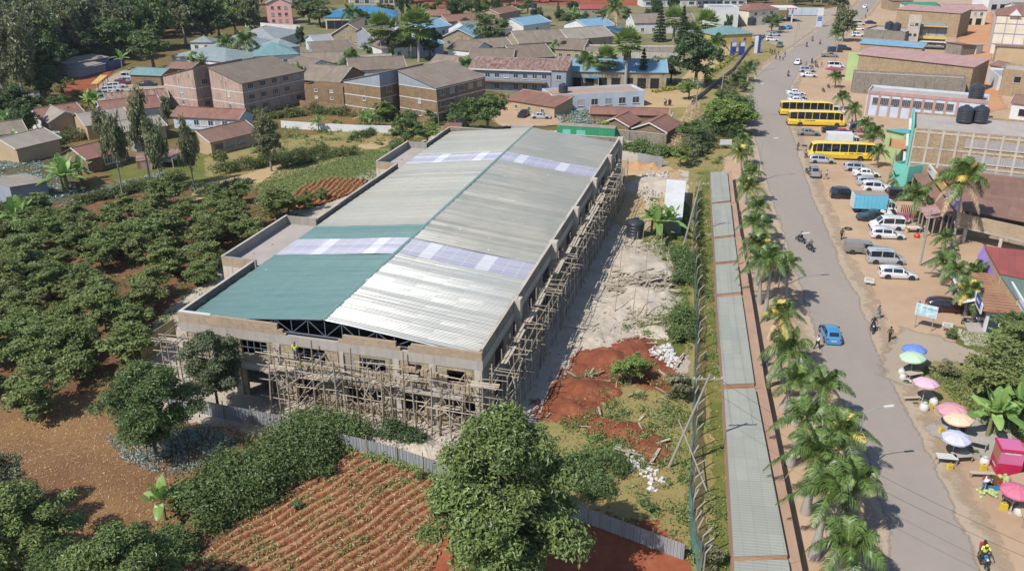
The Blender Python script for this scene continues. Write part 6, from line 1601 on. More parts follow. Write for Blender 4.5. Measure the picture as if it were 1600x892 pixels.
 ('pink_kiosk', 'small white walled shop with red brown roof at the right edge above the stone block', (1576, 186), (1660, 196), 7, 3.6, 'gx', 1.2, 'white', 's_rust', 0, [('f', 1, 1.4, 1.4, 2, .1, .6, 'frame_brown', 'void', 0)]),
]:
 nm, lb, a, b, dp, hh, rf, rs, wl, rm, zb, wn = row
 H_(nm, lb, a, b, dp, hh, rf, rs, wl, rm, zb, wn, cat='building' if hh > 3.3 else 'house')

# long grey two storey building behind the main roof
t, W_, D = H_('long_grey_building', 'long grey two storey building with faded pink roof and white gutter', (733, 141), (860, 146), 9, 5.4, 'mb', 1.6, 'greyblue', 's_rustmix', 0, [('f', 3.4, 1.3, 1.2, 8, .06, .98), ('f', .6, 1.3, 1.5, 8, .06, .98)], cat='building')
MB().box(-.4, W_ + .4, -.6, -.38, 5.2, 5.5).build('gutter', M['frame_white'], t)
MB().box(1, W_ - 1, -1.6, -.01, 2.6, 2.75).build('canopy', M['s_brown'], t)
H_('long_grey_building', 'taller end wing of the long grey building with rusty roof', (861, 148), (884, 149), 9.5, 6.0, 'mb', 1.9, 'greyblue', 's_rustmix', 0, [('f', 3.6, 1.3, 1.3, 1, .2, .8)], cat='building')
# blue canopies of the workshop
for a, b, lb in (((888, 121), (936, 123), 'bright blue canopy left of the shaggy fan palms'), ((958, 112), (1000, 114), 'bright blue canopy strip behind the shaggy fan palms'), ((948, 52), (986, 47), 'bright blue canopy beside the tan hall')):
 A_, B2 = at(a[0], a[1], 2.8), at(b[0], b[1], 2.8); t = thing('blue_canopy', lb, 'canopy', (A_.x, A_.y, 0), math.atan2(B2.y - A_.y, B2.x - A_.x)); W_ = (B2 - A_).length
 MB().slab([(0, 0, 2.8), (W_, 0, 2.8), (W_, 3, 3.5), (0, 3, 3.5)], .06).build('roof', M['s_blue'], t)
 MB().box(.1, .2, .1, .2, 0, 2.8).box(W_ - .2, W_ - .1, .1, .2, 0, 2.8).box(W_ / 2, W_ / 2 + .1, .1, .2, 0, 2.8).each('post', M['frame_white'], t)
# ---- things on roofs
def tank(lb, p, r=1.1, h=1.9, group=None):
 t = thing('water_tank', lb, 'water tank', p, 0, group)
 pr = [(r * .96, 0)]
 for k in range(5): pr += [(r, h * (k + .15) / 5), (r, h * (k + .75) / 5), (r * .97, h * (k + .85) / 5), (r * .97, h * (k + .98) / 5)]
 pr += [(r * .98, h), (r * .7, h * 1.14), (r * .28, h * 1.22)]
 MB().lathe(pr, 20).build('drum', M['tank'], t, 30); MB().lathe([(r * .3, h * 1.21), (r * .3, h * 1.28), (r * .1, h * 1.3)], 14).build('lid', M['tank'], t, True)
 return t
tank('black ribbed water tank on the ground beside the rubble', at(992, 370), 1.25, 2.2)
tank('left one of two large black tanks on the tan stone block', at(1506, 190, 10.3), 1.25, 2.1); tank('right one of two large black tanks on the tan stone block', at(1530, 190, 10.3), 1.25, 2.1)
tank('black tank behind the end of the lattice building', at(1524, 155, 5.2), 1.5, 2.6)
tank('black tank on the bungalow roof', at(880, 144, 3.5), 1.1, 1.6); tank('black tank on the grey stone shop roof', at(1389, 46, 6), 1.4, 2.)
tank('second black tank on the grey stone shop roof', at(1400, 48, 6), 1.4, 2.); tank('black tank beside the beige house', at(1174, 40, 4), 1.5, 2.4); tank('black tank above the tan roofs', at(953, 62, 2), 1.2, 2.2)
t = thing('tank_tower', 'grey concrete tank tower with two black tanks at the top of the college', 'water tower', at(834, 26), 0)
MB().box(-2, 2, -2, 2, 3, 3.3).box(-2, -1.6, -2, -1.6, 0, 3).box(1.6, 2, -2, -1.6, 0, 3).box(-2, -1.6, 1.6, 2, 0, 3).box(1.6, 2, 1.6, 2, 0, 3).each('frame', M['concrete'], t)
MB().lathe([(1.3, 3.3), (1.3, 5.4), (.5, 5.8)], 16).build('tank', M['tank'], t, 30); MB().lathe([(.7, .2), (.7, 2.6), (.3, 2.8)], 16, (1, 0, 0)).build('tank', M['tank'], t, 30)

# ---- big tan stone block with the aqua shop front
t, W_, D = H_('stone_block', 'large four storey tan stone block with window strips and unrendered side wall', (1410, 298), (1700, 330), 13, 10, 'flat', .5, 'stone', 'cement_floor', 0, [('f', z, 3.1, 1.25, 6, .30, .93, 'plaster_pale', 'paneg', 1) for z in (3.2, 5.6, 8.0)], cat='building', par=.35)
q = MB()
for z in (2.1, 4.7, 7.2, 9.7): q.box(0, W_, -.06, -.005, z, z + .28)
q.each('concrete_band', M['plaster_pale'], t)
q = MB()
for i in range(13): q.box(W_ * i / 12.5, W_ * i / 12.5 + .35, -.085, -.062, 0, 10.3)
q.each('concrete_column', M['plaster_pale'], t)
q = MB(); q.box(-.35, -.001, -.3, D, 0, 11.0); q.build('aqua_front', M['aqua'], t)
for z in (3.4, 6.0, 8.6):
 q = MB(); q.box(-.75, -.36, 1, D - 3.5, z + 1.15, z + 1.3); q.build('sun_shade', M['white'], t)
 q = MB();
 for k in range(4): q.box(-.38, -.352, 1.2 + k * 2.1, 2.6 + k * 2.1, z, z + 1.1)
 q.each('window', M['glass'], t)
q = MB(); q.box(-3.2, -.36, 7, D, 5.2, 5.4); q.box(-3.2, -3.1, 7, D, 5.4, 6.1); q.build('balcony', M['orangewall'], t)
t, W_, D = H_('aqua_annexe', 'low aqua shop front box beside the brown market roof', (1412, 305), (1452, 298), 3.0, 4.2, 'flat', .3, 'aqua', 'aqua', 0, [('f', .2, 1.6, 2., 2, .05, .6, 'frame_grey', 'void', 0)], cat='shop')
t, W_, D = H_('lime_shop', 'lime green walled shop with aqua sloping roof', (1378, 246), (1404, 262), 16, 5.2, 'ml', 1.0, 'lime', 's_aqua', 0, (), cat='shop')
t = thing('lime_gable', 'lime green painted gable at the road end of the long stone building', 'wall', at(1322, 126), math.atan2(-1, 4))
MB().box(-.4, 2.8, -.2, .2, 0, 7.3).build('wall', M['lime'], t)
# lattice building pilasters
A_, B2 = at(1350, 180), at(1536, 198); rz = math.atan2(B2.y - A_.y, B2.x - A_.x)
lat = [o for o in COL.objects if o.name.startswith('lattice_building')][0]; W_ = (B2 - A_).length
q = MB()
for i in range(9): q.box(W_ * i * .093 + .2, W_ * i * .093 + .7, -.1, -.005, 0, 5.1)
q.box(0, W_, -.14, -.006, 4.75, 5.5); q.each('pilaster', M['s_pink'], lat)
cr = [o for o in COL.objects if o.name.startswith('cream_tiled_building')][0]
q = MB(); Wc = (at(1680, 92) - at(1545, 84)).length
for i in range(9): q.box(Wc * i / 8 - .12, Wc * i / 8 + .12, -.06, -.004, 0, 12)
for z in (3, 6.2, 9.2, 11.8): q.box(0, Wc, -.085, -.061, z, z + .25)
q.each('pink_trim', M['lilac'], cr)
for x in (5, 10.5): MB().hexa([(x - 1.7, -1.0, 11.9), (x + 1.7, -1.0, 11.9), (x, 3, 11.9)], [(x - .05, -.9, 13.7), (x + .05, -.9, 13.7), (x, 2.8, 13.5)]).build('dormer', M['white'], cr)
bb = [o for o in COL.objects if o.name.startswith('balcony_building')][0]; Wb = (at(1474, 78) - at(1432, 76)).length
MB().box(0, Wb, -1.6, -.01, 3.4, 3.55).box(0, Wb, -1.6, -1.5, 3.55, 4.4).box(0, Wb, -1.8, -.01, 7.2, 7.4).each('balcony', M['yellowwall'], bb)
MB().box(.2, Wb, -3.6, -1.65, 2.6, 2.75).build('canopy', M['white'], bb)

# ---- brown market roofs
def roofed(name, lb, cat, pts, z, rise, wallm, roofm, th=.1, wallh=None, inset=.3):
 """a roof given by its four surveyed corners (front-left, front-right, back-right, back-left) with heights z, on walls or posts"""
 zs = z if hasattr(z, '__len__') else [z] * 4
 P = [at(p[0], p[1], zz) for p, zz in zip(pts, zs)]; c = sum(P, Vector()) / 4; o = Vector((c.x, c.y, 0))
 t = thing(name, lb, cat, o)
 L_ = [p - o for p in P]
 MB().slab(L_, th).build('roof', M[roofm], t)
 if wallm:
  q = MB(); b = [Vector((p.x, p.y, 0)) * (1 - inset / 8) for p in L_]
  q.hexa([(p.x, p.y, 0) for p in b], [(p.x, p.y, r.z - th - .02) for p, r in zip(b, L_)]); q.build('wall', M[wallm], t)
 else:
  q = MB()
  for i in range(4):
   a_, b_ = L_[i], L_[(i + 1) % 4]
   for f in (0.03, .5): p = a_.lerp(b_, f) * .96; q.box(p.x - .07, p.x + .07, p.y - .07, p.y + .07, 0, p.z - th)
  q.each('post', M['timber'], t)
 return t, L_
roofed('market_roof', 'brown sheet roof strip along the street side of the market', 'market roof', [(1476, 335), (1494, 334), (1447, 270), (1425, 272)], [3.2, 3.6, 3.6, 3.2], 0, None, 's_rust')
roofed('market_roof', 'faded pink brown sheet roof above the black stall front', 'market roof', [(1448, 342), (1475, 337), (1462, 318), (1438, 325)], [2.9, 3.1, 3.1, 2.9], 0, None, 's_pink')
roofed('market_hall', 'long brown roofed market hall with open stone front and pillars', 'market building', [(1505, 328), (1800, 385), (1800, 330), (1500, 300)], [4.0, 4.0, 5.2, 5.2], 0, None, 's_rust')
roofed('market_hall', 'rust streaked roof between the market hall and the stone block', 'market building', [(1500, 300), (1800, 338), (1800, 300), (1450, 262)], [4.6, 4.6, 4.4, 4.4], 0, 'stone2', 's_rust')
A_, B2 = at(1498, 338, 3.6), at(1800, 405, 3.6)
t = thing('market_wall', 'tan stone wall above the open bays of the market hall', 'wall', (A_.x, A_.y, 0), math.atan2(B2.y - A_.y, B2.x - A_.x)); Wm = (B2 - A_).length
MB().box(0, Wm, 0, .3, 2.3, 4.05).build('upper_wall', M['brickband'], t); MB().box(-.1, Wm, -.12, -.01, 2.1, 2.3).build('lintel', M['concrete'], t)
q = MB()
for i in range(8): q.box(i * 4.6 + 1, i * 4.6 + 1.4, 0, .3, 0, 2.29)
q.each('pillar', M['plaster_pale'], t)
MB().box(0, Wm, 3.4, 3.6, 0, 2.4).build('back_wall', M['stone2'], t)
t = thing('painted_wall', 'white and pastel painted parapet wall on the market roof', 'wall', at(1448, 268, 0), 0)
a_, b_ = at(1446, 262, 3.6), at(1496, 330, 3.6); o = at(1448, 268, 0); a_ -= o; b_ -= o
for i, m in enumerate(('white', 'yellowwall', 'lilac')):
 MB().beam(a_.lerp(b_, i / 3) + Vector((0, 0, .6)), a_.lerp(b_, (i + 1) / 3) + Vector((0, 0, .6)), .2, 1.3).build('wall_panel', M[m], t)
roofed('red_roofed_shop', 'shop with brick red roof behind the purple sheet', 'shop', [(1562, 427), (1680, 450), (1680, 400), (1538, 384)], [4.2, 4.2, 4.6, 4.6], 0, 'ochre', 's_redtile')
roofed('green_roofed_shop', 'shop with grey green roof between the red roof and the kiosk', 'shop', [(1588, 466), (1680, 486), (1680, 450), (1562, 428)], [3.6, 3.6, 4.0, 4.0], 0, 'ochre', 's_greentile')
roofed('purple_awning', 'bright purple sheet awning hanging from the red roofed shop', 'awning', [(1551, 436), (1561, 424), (1537, 384), (1527, 400)], [2.6, 3.8, 4.2, 3.0], 0, None, 'purplecloth', .04)
# bank kiosk
P = [at(1535, 520), at(1572, 512)]
t = thing('bank_kiosk', 'small white and blue kiosk with tan slatted roof, blue sign and long white fascia', 'kiosk', P[0], -math.atan2((at(1500, 446) - P[0]).x, (at(1500, 446) - P[0]).y)); W_ = 3.4
D = 11.0
MB().box(0, W_, 0, D, 0, 2.7).build('wall', M['white'], t)
MB().box(-.6, W_ + .1, -.5, D, 2.72, 2.84).build('roof', M['s_orange'], t)
q = MB()
for k in range(14): q.box(-.5, W_ - .2, .2 + k * .8, .32 + k * .8, 2.86, 2.9)
q.each('roof_slat', M['s_dust'], t)
MB().box(W_ - .1, W_ + .1, -.4, D, 2.86, 3.9).build('fascia', M['white'], t); MB().box(W_ - .13, W_ - .102, -.3, D - .2, 3.2, 3.4).build('blue_stripe', M['umb_blue'], t)
MB().box(-.75, -.62, -.3, 3.4, 2.3, 3.4).build('street_fascia', M['white'], t)
M['signblue'] = plain('deep_blue_sign', '2c4a9c', .4)
sg = MB().box(-.84, -.76, .2, 2.2, 2.7, 3.8).build('blue_sign', M['signblue'], t)
q = MB()
for k in range(6): q.box(-.853, -.843, .5 + k * .24, .68 + k * .24, 3.1, 3.35)
q.build('lettering', M['frame_white'], sg)
MB().box(-.03, -.004, .4, 2.2, .2, 2.2).build('window', M['glass'], t); MB().box(.3, 1.3, -.03, -.004, 0, 2.1).build('door', M['glass'], t); MB().box(1.7, W_ - .4, -.03, -.004, .5, 2.1).build('window', M['glass'], t)
MB().box(-.03, -.002, 2.5, 4.2, .1, 2.3).build('blue_panel', M['signblue'], t); MB().box(-.03, -.002, 4.6, 7.0, .5, 2.2).box(-.03, -.002, 7.6, 10, .5, 2.2).each('window', M['glass'], t); MB().slab([(-1.9, 2.4, 2.3), (-.6, 2.4, 2.75), (-.6, D, 2.75), (-1.9, D, 2.3)], .05).build('awning', M['white'], t)
MB().box(-1.6, 0, -.6, 3, 0, .35).build('step', M['cement_floor'], t)
# ---- walls and fences
def wall(name, lb, pts, h, th, m, cat='wall', top=None):
 P = [at(*p) for p in pts]; t = thing(name, lb, cat, P[0])
 for i in range(len(P) - 1):
  a_, b_ = P[i] - P[0], P[i + 1] - P[0]; q = MB(); q.beam((a_.x, a_.y, h / 2), (b_.x, b_.y, h / 2), th, h); q.build('panel', M[m], t)
  if top: MB().beam((a_.x, a_.y, h + .03), (b_.x, b_.y, h + .03), th + .08, .06).build('coping', M[top], t)
 return t
wall('stone_wall', 'pale grey block wall round the timber sheds', [(962, 218), (1040, 226), (1050, 190)], 2.0, .22, 'stone_grey', top='plaster_pale')
wall('boundary_wall', 'pale stained boundary wall below the apartment blocks', [(440, 200), (500, 204), (560, 207), (612, 208)], 1.5, .2, 'white')
wall('terrace_wall', 'white terrace wall in front of the pink house', [(408, 46), (440, 49), (470, 50)], 2.4, .3, 'white')
wall('college_fence', 'dark railing fence along the college drive', [(1080, 165), (1110, 140), (1145, 112), (1170, 78), (1195, 58)], 1.1, .1, 'frame_grey', 'fence')
wall('blue_sheet_fence', 'dark blue sheet fence at the edge of the wood', [(140, 118), (172, 110), (195, 100)], 2.4, .1, 'signblue', 'fence')
wall('brick_wall', 'low brown brick wall between the apartment blocks', [(470, 172), (540, 180)], 2.2, .3, 'stone_dark')
wall('sheet_gate', 'pair of grey sheet gates at the back of the rubble yard', [(996, 256), (1014, 260), (1034, 262)], 2.0, .08, 's_galv', 'gate')
# galvanised sheet fence in front
def sheet_fence(lb, pts, h):
 P = [at(*p) for p in pts]; t = thing('sheet_metal_fence', lb, 'fence', P[0]); k = 0
 for i in range(len(P) - 1):
  a_, b_ = P[i] - P[0], P[i + 1] - P[0]; n = max(1, round((b_ - a_).length / .9))
  for j in range(n):
   p, r = a_.lerp(b_, j / n), a_.lerp(b_, (j + 1) / n); z1 = h + rng.uniform(-.04, .04); z2 = z1 + rng.uniform(-.03, .03); of = (b_ - a_).normalized().cross(Vector((0, 0, 1))) * (.02 if j % 2 else .0)
   q = MB(); d = (r - p) ; nseg = 8; nrm = d.normalized().cross(Vector((0, 0, 1)))
   for s_ in range(nseg):
    e0 = p + d * (s_ / nseg) + of + nrm * (.025 if s_ % 2 else -.025); e1 = p + d * ((s_ + 1) / nseg) + of + nrm * (.025 if (s_ + 1) % 2 else -.025)
    q.poly([(e0.x, e0.y, .02), (e1.x, e1.y, .02), (e1.x, e1.y, z2), (e0.x, e0.y, z1)])
   q.build('sheet', M['s_galv'], t); k += 1
  q = MB(); off = (b_ - a_).normalized().cross(Vector((0, 0, 1))) * -.07
  q.beam(a_ + off + Vector((0, 0, h - .12)), b_ + off + Vector((0, 0, h - .12)), .07, .07); q.build('rail', M['plank'], t)
  for f in (.02, .5): p = a_.lerp(b_, f) - off * 1.2; MB().tube([(p.x, p.y, 0), (p.x + .03, p.y, h + .45)], .05, 6).build('post', M['timber'], t)
 return t
sheet_fence('grey corrugated sheet fence in front of the scaffolded building', [(262, 634), (350, 655), (440, 672), (530, 700), (620, 723), (705, 752), (800, 786)], 1.55)
sheet_fence('shaded corrugated sheet fence between the big foreground tree and the net fence', [(868, 800), (970, 838), (1068, 876)], 1.45)
t = wall('yellow_sheet_fence', 'faded yellow sheet fence behind the bright leafy tree', [(222, 566), (250, 545), (276, 528)], 2.3, .08, 's_yellow', 'fence')
# shade net fence with bent concrete posts
P = [at(*p) for p in ((1085, 322), (1082, 400), (1084, 470), (1086, 540), (1082, 620), (1080, 700), (1075, 780), (1078, 850), (1092, 905))]
t = thing('net_fence', 'tall green shade net fence on bent concrete posts', 'fence', P[0])
n = 46; q = MB(); rows = []
for i in range(n + 1):
 f = i / n * (len(P) - 1); k = min(len(P) - 2, int(f)); p = P[k].lerp(P[k + 1], f - k) - P[0]
 sag = .25 * math.sin(i * 1.3) + rng.uniform(-.12, .12)
 rows.append([(p.x + rng.uniform(-.05, .05), p.y, .05), (p.x + .12 * math.sin(i * .9) + .15, p.y, 1.2 + sag * .4), (p.x + .1 * math.sin(i * 1.7), p.y, 2.35 + sag)])
q.mark()
for r_ in rows: q.v += r_
for i in range(n):
 for j in range(2): q.f.append((i * 3 + j, i * 3 + 3 + j, i * 3 + 4 + j, i * 3 + 1 + j)); q.m.append(0)
q.build('net', M['net'], t)
for i in range(34):
 f = i / 33 * (len(P) - 1); k = min(len(P) - 2, int(f)); p = P[k].lerp(P[k + 1], f - k) - P[0] + Vector((.25, 0, 0)); ln_ = rng.uniform(-.15, .2)
 MB().tube([(p.x, p.y, 0), (p.x + ln_, p.y, 2.3), (p.x + .45 + ln_ * 2, p.y + rng.uniform(0, .5), 2.8)], [.06, .055, .05], 6).build('post', M['pole'], t)
# ---- the long low shed with its dusty ledge
EL = [(1110, 268), (1112, 318), (1116, 372), (1118, 412), (1120, 462), (1131, 604), (1147, 876), (1150, 960)]
ER = [(1136, 268), (1141, 316), (1147, 370), (1152, 410), (1158, 460), (1179, 604), (1231, 876), (1246, 960)]
t = thing('long_low_shed', 'long low stall shed with grey green sheet roof in stepped sections', 'shed', at(1131, 604))
o = at(1131, 604); zl = 2.0
for i in range(len(EL) - 1):
 z = zl + .12 * (i % 2) - .0
 a0, b0, b1_, a1 = (at(EL[i + 1][0], EL[i + 1][1], z) - o, at(ER[i + 1][0], ER[i + 1][1], z) - o, at(ER[i][0], ER[i][1], z) - o, at(EL[i][0], EL[i][1], z) - o)
 g_ = (a1 - a0).normalized() * (.95 if i < len(EL) - 2 else 0)
 s_ = [a0 + g_ * .5, b0 + g_ * .5, b1_ - g_ * .5, a1 - g_ * .5]; s_[1].z += .14; s_[2].z += .14
 MB().slab(s_, .06).build('roof_section', M['s_shed'], t)
 MB().hexa([(p.x * 1, p.y, 0) for p in s_], [(p.x, p.y, p.z - .1) for p in s_]).build('wall', M['s_dust'], t)
 if i < len(EL) - 2:
  e0, e1 = a0 - g_ * .5, b0 - g_ * .5
  MB().slab([Vector((e0.x, e0.y, z - .15)), Vector((e1.x, e1.y, z - .05)), Vector((e1.x, e1.y, z - .05)) + g_, Vector((e0.x, e0.y, z - .15)) + g_], .05).build('rusty_gutter', M['s_orange'], t)
 w0, w1 = (at(ER[i + 1][0] + (8 + i * 2.3), ER[i + 1][1], 1.7) - o), (at(ER[i][0] + (7 + i * 2.1), ER[i][1], 1.7) - o)
 c0, c1 = Vector((b0.x - .1, b0.y, 1.7)), Vector((b1_.x - .1, b1_.y, 1.7))
 MB().hexa([(p.x, p.y, .02) for p in (c0, w0, w1, c1)], [(p.x, p.y, 1.72 + .02 * (i % 3)) for p in (c0, w0, w1, c1)]).build('dusty_ledge', M['s_dust'], t)
# white shed beside the bananas, sheds behind the roof
roofed('white_sheet_shed', 'narrow shed with bright white sheet roof beside the net fence', 'shed', [(1036, 338), (1066, 342), (1072, 283), (1042, 280)], [2.4, 2.4, 2.5, 2.5], 0, 's_palegrey', 's_white')
roofed('carport', 'rusty patched carport roof sheltering a white car', 'carport', [(232, 246), (268, 244), (286, 236), (250, 228)], [2.3, 2.3, 2.4, 2.4], 0, None, 's_rustmix')
roofed('tin_lean_to', 'low rusty tin lean-to left of the carport', 'shed', [(212, 252), (236, 250), (248, 238), (212, 240)], [1.6, 1.8, 2.0, 1.8], 0, 's_rustmix', 's_rustmix')
roofed('yellow_roof', 'bright yellow sheet roof beside the row of parked white cars', 'shelter', [(142, 131), (152, 131), (168, 118), (157, 117)], [2.6, 2.6, 2.6, 2.6], 0, None, 'umbyellow' if 'umbyellow' in M else 'yellowwall')
roofed('tin_roof', 'small pale roof just behind the far left corner of the building', 'shed', [(686, 213), (706, 206), (722, 199), (702, 200)], [2.8, 2.8, 2.8, 2.8], 0, 's_palegrey', 's_palegrey')
roofed('tin_roof', 'small red brown roof behind the far left corner of the building', 'shed', [(692, 202), (720, 202), (722, 192), (698, 192)], [2.6, 2.6, 2.6, 2.6], 0, 's_palegrey', 's_rust2')
roofed('tin_roof', 'pale tin roof beside the green shipping container', 'shed', [(797, 212), (832, 208), (832, 198), (799, 197)], [2.4, 2.4, 2.4, 2.4], 0, 's_palegrey', 's_palegrey')
P = [at(870, 216), at(960, 222)]
t = thing('shipping_container', 'long green shipping container with dusty roof behind the building', 'container', P[0], math.atan2(P[1].y - P[0].y, P[1].x - P[0].x)); W_ = (P[1] - P[0]).length
MB().box(0, W_, 0, 2.5, .1, 2.6).build('body', M['s_container'], t); MB().box(.02, W_ - .02, .02, 2.48, 2.61, 2.66).build('roof', M['s_tan'], t)
MB().box(1.2, 2.8, -.04, -.004, .6, 1.9).box(4, 5.8, -.04, -.004, .6, 1.9).each('hatch', M['aqua'], t)
MB().box(W_ + .004, W_ + .06, .1, 1.2, .2, 2.5).box(W_ + .004, W_ + .06, 1.25, 2.4, .2, 2.5).each('door', M['s_container'], t)
# fuel station: canopy, sign pillar, blue and white gate posts
t = thing('fuel_canopy', 'flat white fuel station canopy on posts left of the road', 'canopy', at(1160, 36), 0)
MB().box(0, 22, 0, 9, 5.0, 5.9).build('roof', M['white'], t); MB().box(1, 1.5, 1, 1.5, 0, 5).box(20, 20.5, 1, 1.5, 0, 5).box(1, 1.5, 7.5, 8, 0, 5).box(20, 20.5, 7.5, 8, 0, 5).each('post', M['frame_white'], t)
M['redtext'] = plain('red_lettering', 'b03050', .5)
q = MB()
for k in range(4): q.box(17.4 + k * 1.1, 18.1 + k * 1.1, -.03, -.004, 5.15, 5.7)
q.build('lettering', M['redtext'], t)
t = thing('white_banner_wall', 'long white and pale blue banner fence behind the fuel sign', 'banner', at(1232, 26), 0)
MB().box(0, 15, 0, .1, .6, 3.6).build('banner', M['whiteblue'], t); MB().box(0, .1, .11, .2, 0, 3.6).box(14.8, 14.9, .11, .2, 0, 3.6).each('post', M['frame_grey'], t)
t = thing('fuel_price_sign', 'tall white fuel price pillar sign standing beside the road', 'sign', at(1279, 43), R(-8))
MB().box(-1.1, 1.1, -.3, .3, .2, 6.4).build('pillar', M['whiteblue'], t); MB().box(-1.1, 1.1, -.36, .36, 4.4, 7.0).build('head', M['white'], t)
q = MB()
for z in (3.6, 3.0, 2.4): q.box(-.85, .85, -.33, -.302, z, z + .4)
q.each('price_panel', M['signblue'], t)
MB().box(-3.4, 1.9, -1, 1, 0, .22).build('kerb', M['concrete'], t)
t = thing('gate_posts', 'pair of blue and white college gate posts', 'gate', at(1142, 88), R(10))
for x in (0, 2.8): MB().box(x, x + 1.6, 0, 1.0, 0, 4.2).build('post', M['signblue'], t); MB().box(x + .1, x + 1.5, -.04, -.004, 2.9, 4.1).build('panel', M['white'], t)
t = thing('pillar_sign', 'tall narrow white pillar sign with blue edge near the college fence', 'sign', at(1178, 84), 0)
MB().box(0, 1.0, 0, .4, 0, 5.4).build('pillar', M['white'], t); MB().box(1.0, 1.9, 0, .4, 0, 5.8).build('blue_edge', M['signblue'], t)

# ================================================================== vehicles
def car_paint(n, c, r=.3): return paint('paint_' + n, c, r)
PW = car_paint('white', 'e4e4e2'); PS = car_paint('silver', 'b4b8bc'); PK = car_paint('black', '1c1c22'); PB = car_paint('blue', '2c8cc4'); PG = car_paint('grey', '8a8880'); PR = car_paint('red', 'a82848'); PD = car_paint('dark_green', '2c3c3c')
PM = car_paint('maroon', '38181c'); PY = car_paint('yellow', 'ffd414'); PC = car_paint('cream', 'd8d0b8'); PN = car_paint('navy', '28304c'); PO = car_paint('olive', '5c6450')
# stations: (y, hood or belt height, roof height, half width at belt, half width at roof)
SHAPES = {
 'hatch': (1.76, [(-2.0, .82, .86, .74, .6), (-1.92, .95, 1.0, .82, .66), (-1.5, .98, 1.46, .86, .62), (-.5, .96, 1.52, .88, .64), (.25, .94, 1.46, .88, .62), (.98, .92, .96, .86, .66), (1.75, .74, .78, .78, .6), (1.98, .5, .54, .7, .55)]),
 'sedan': (1.78, [(-2.25, .85, .89, .74, .6), (-2.15, .96, 1.0, .82, .66), (-1.6, .98, 1.02, .86, .66), (-1.0, .95, 1.4, .88, .6), (-.2, .94, 1.46, .88, .62), (.4, .93, 1.4, .88, .6), (1.1, .92, .96, .86, .66), (1.95, .74, .78, .78, .6), (2.22, .5, .54, .7, .55)]),
 'wagon': (1.8, [(-2.3, .9, .94, .78, .62), (-2.22, 1.0, 1.3, .84, .62), (-2.0, 1.0, 1.48, .87, .62), (-.9, .98, 1.54, .88, .64), (.35, .95, 1.48, .88, .62), (1.1, .93, .97, .86, .66), (2.0, .76, .8, .78, .6), (2.28, .5, .54, .7, .55)]),
 'suv': (1.9, [(-2.3, .98, 1.02, .82, .7), (-2.25, 1.08, 1.4, .88, .7), (-2.05, 1.1, 1.7, .92, .7), (-.8, 1.08, 1.78, .94, .72), (.4, 1.06, 1.7, .94, .7), (1.05, 1.05, 1.1, .92, .74), (2.05, .92, .97, .84, .68), (2.3, .6, .66, .76, .62)]),
 'van': (1.8, [(-2.35, .98, 1.02, .82, .74), (-2.33, 1.1, 1.75, .86, .76), (-2.2, 1.1, 1.92, .88, .76), (-.8, 1.1, 1.98, .88, .78), (.7, 1.08, 1.9, .88, .76), (1.55, 1.04, 1.1, .86, .74), (2.15, .86, .9, .82, .68), (2.3, .55, .6, .76, .64)]),
 'pickup': (1.82, [(-.35, 1.0, 1.04, .86, .68), (-.3, 1.02, 1.66, .88, .68), (.35, 1.0, 1.68, .88, .68), (.75, .99, 1.56, .88, .66), (1.25, .98, 1.02, .86, .7), (2.2, .88, .92, .82, .66), (2.5, .6, .65, .76, .62)]),
 'bus': (2.45, [(-5.8, 1.5, 1.56, 1.12, 1.0), (-5.72, 1.62, 2.9, 1.18, 1.04), (-5.55, 1.62, 3.12, 1.2, 1.04), (-4.0, 1.6, 3.2, 1.22, 1.06), (-2.5, 1.6, 3.2, 1.22, 1.06), (-1.0, 1.6, 3.2, 1.22, 1.06), (.5, 1.6, 3.2, 1.22, 1.06), (2.0, 1.6, 3.2, 1.22, 1.06), (3.5, 1.6, 3.2, 1.22, 1.06), (4.6, 1.6, 3.16, 1.22, 1.06), (5.3, 1.5, 2.95, 1.2, 1.02), (5.72, 1.25, 1.35, 1.12, 1.0), (5.85, .6, .7, 1.05, .95)]),
 'cab': (1.95, [(1.7, 1.2, 1.3, .9, .8), (1.75, 1.25, 2.1, .94, .84), (2.2, 1.22, 2.15, .95, .84), (2.75, 1.18, 1.98, .94, .82), (3.15, 1.0, 1.1, .9, .8), (3.3, .6, .7, .86, .78)]),
}
_V = {}
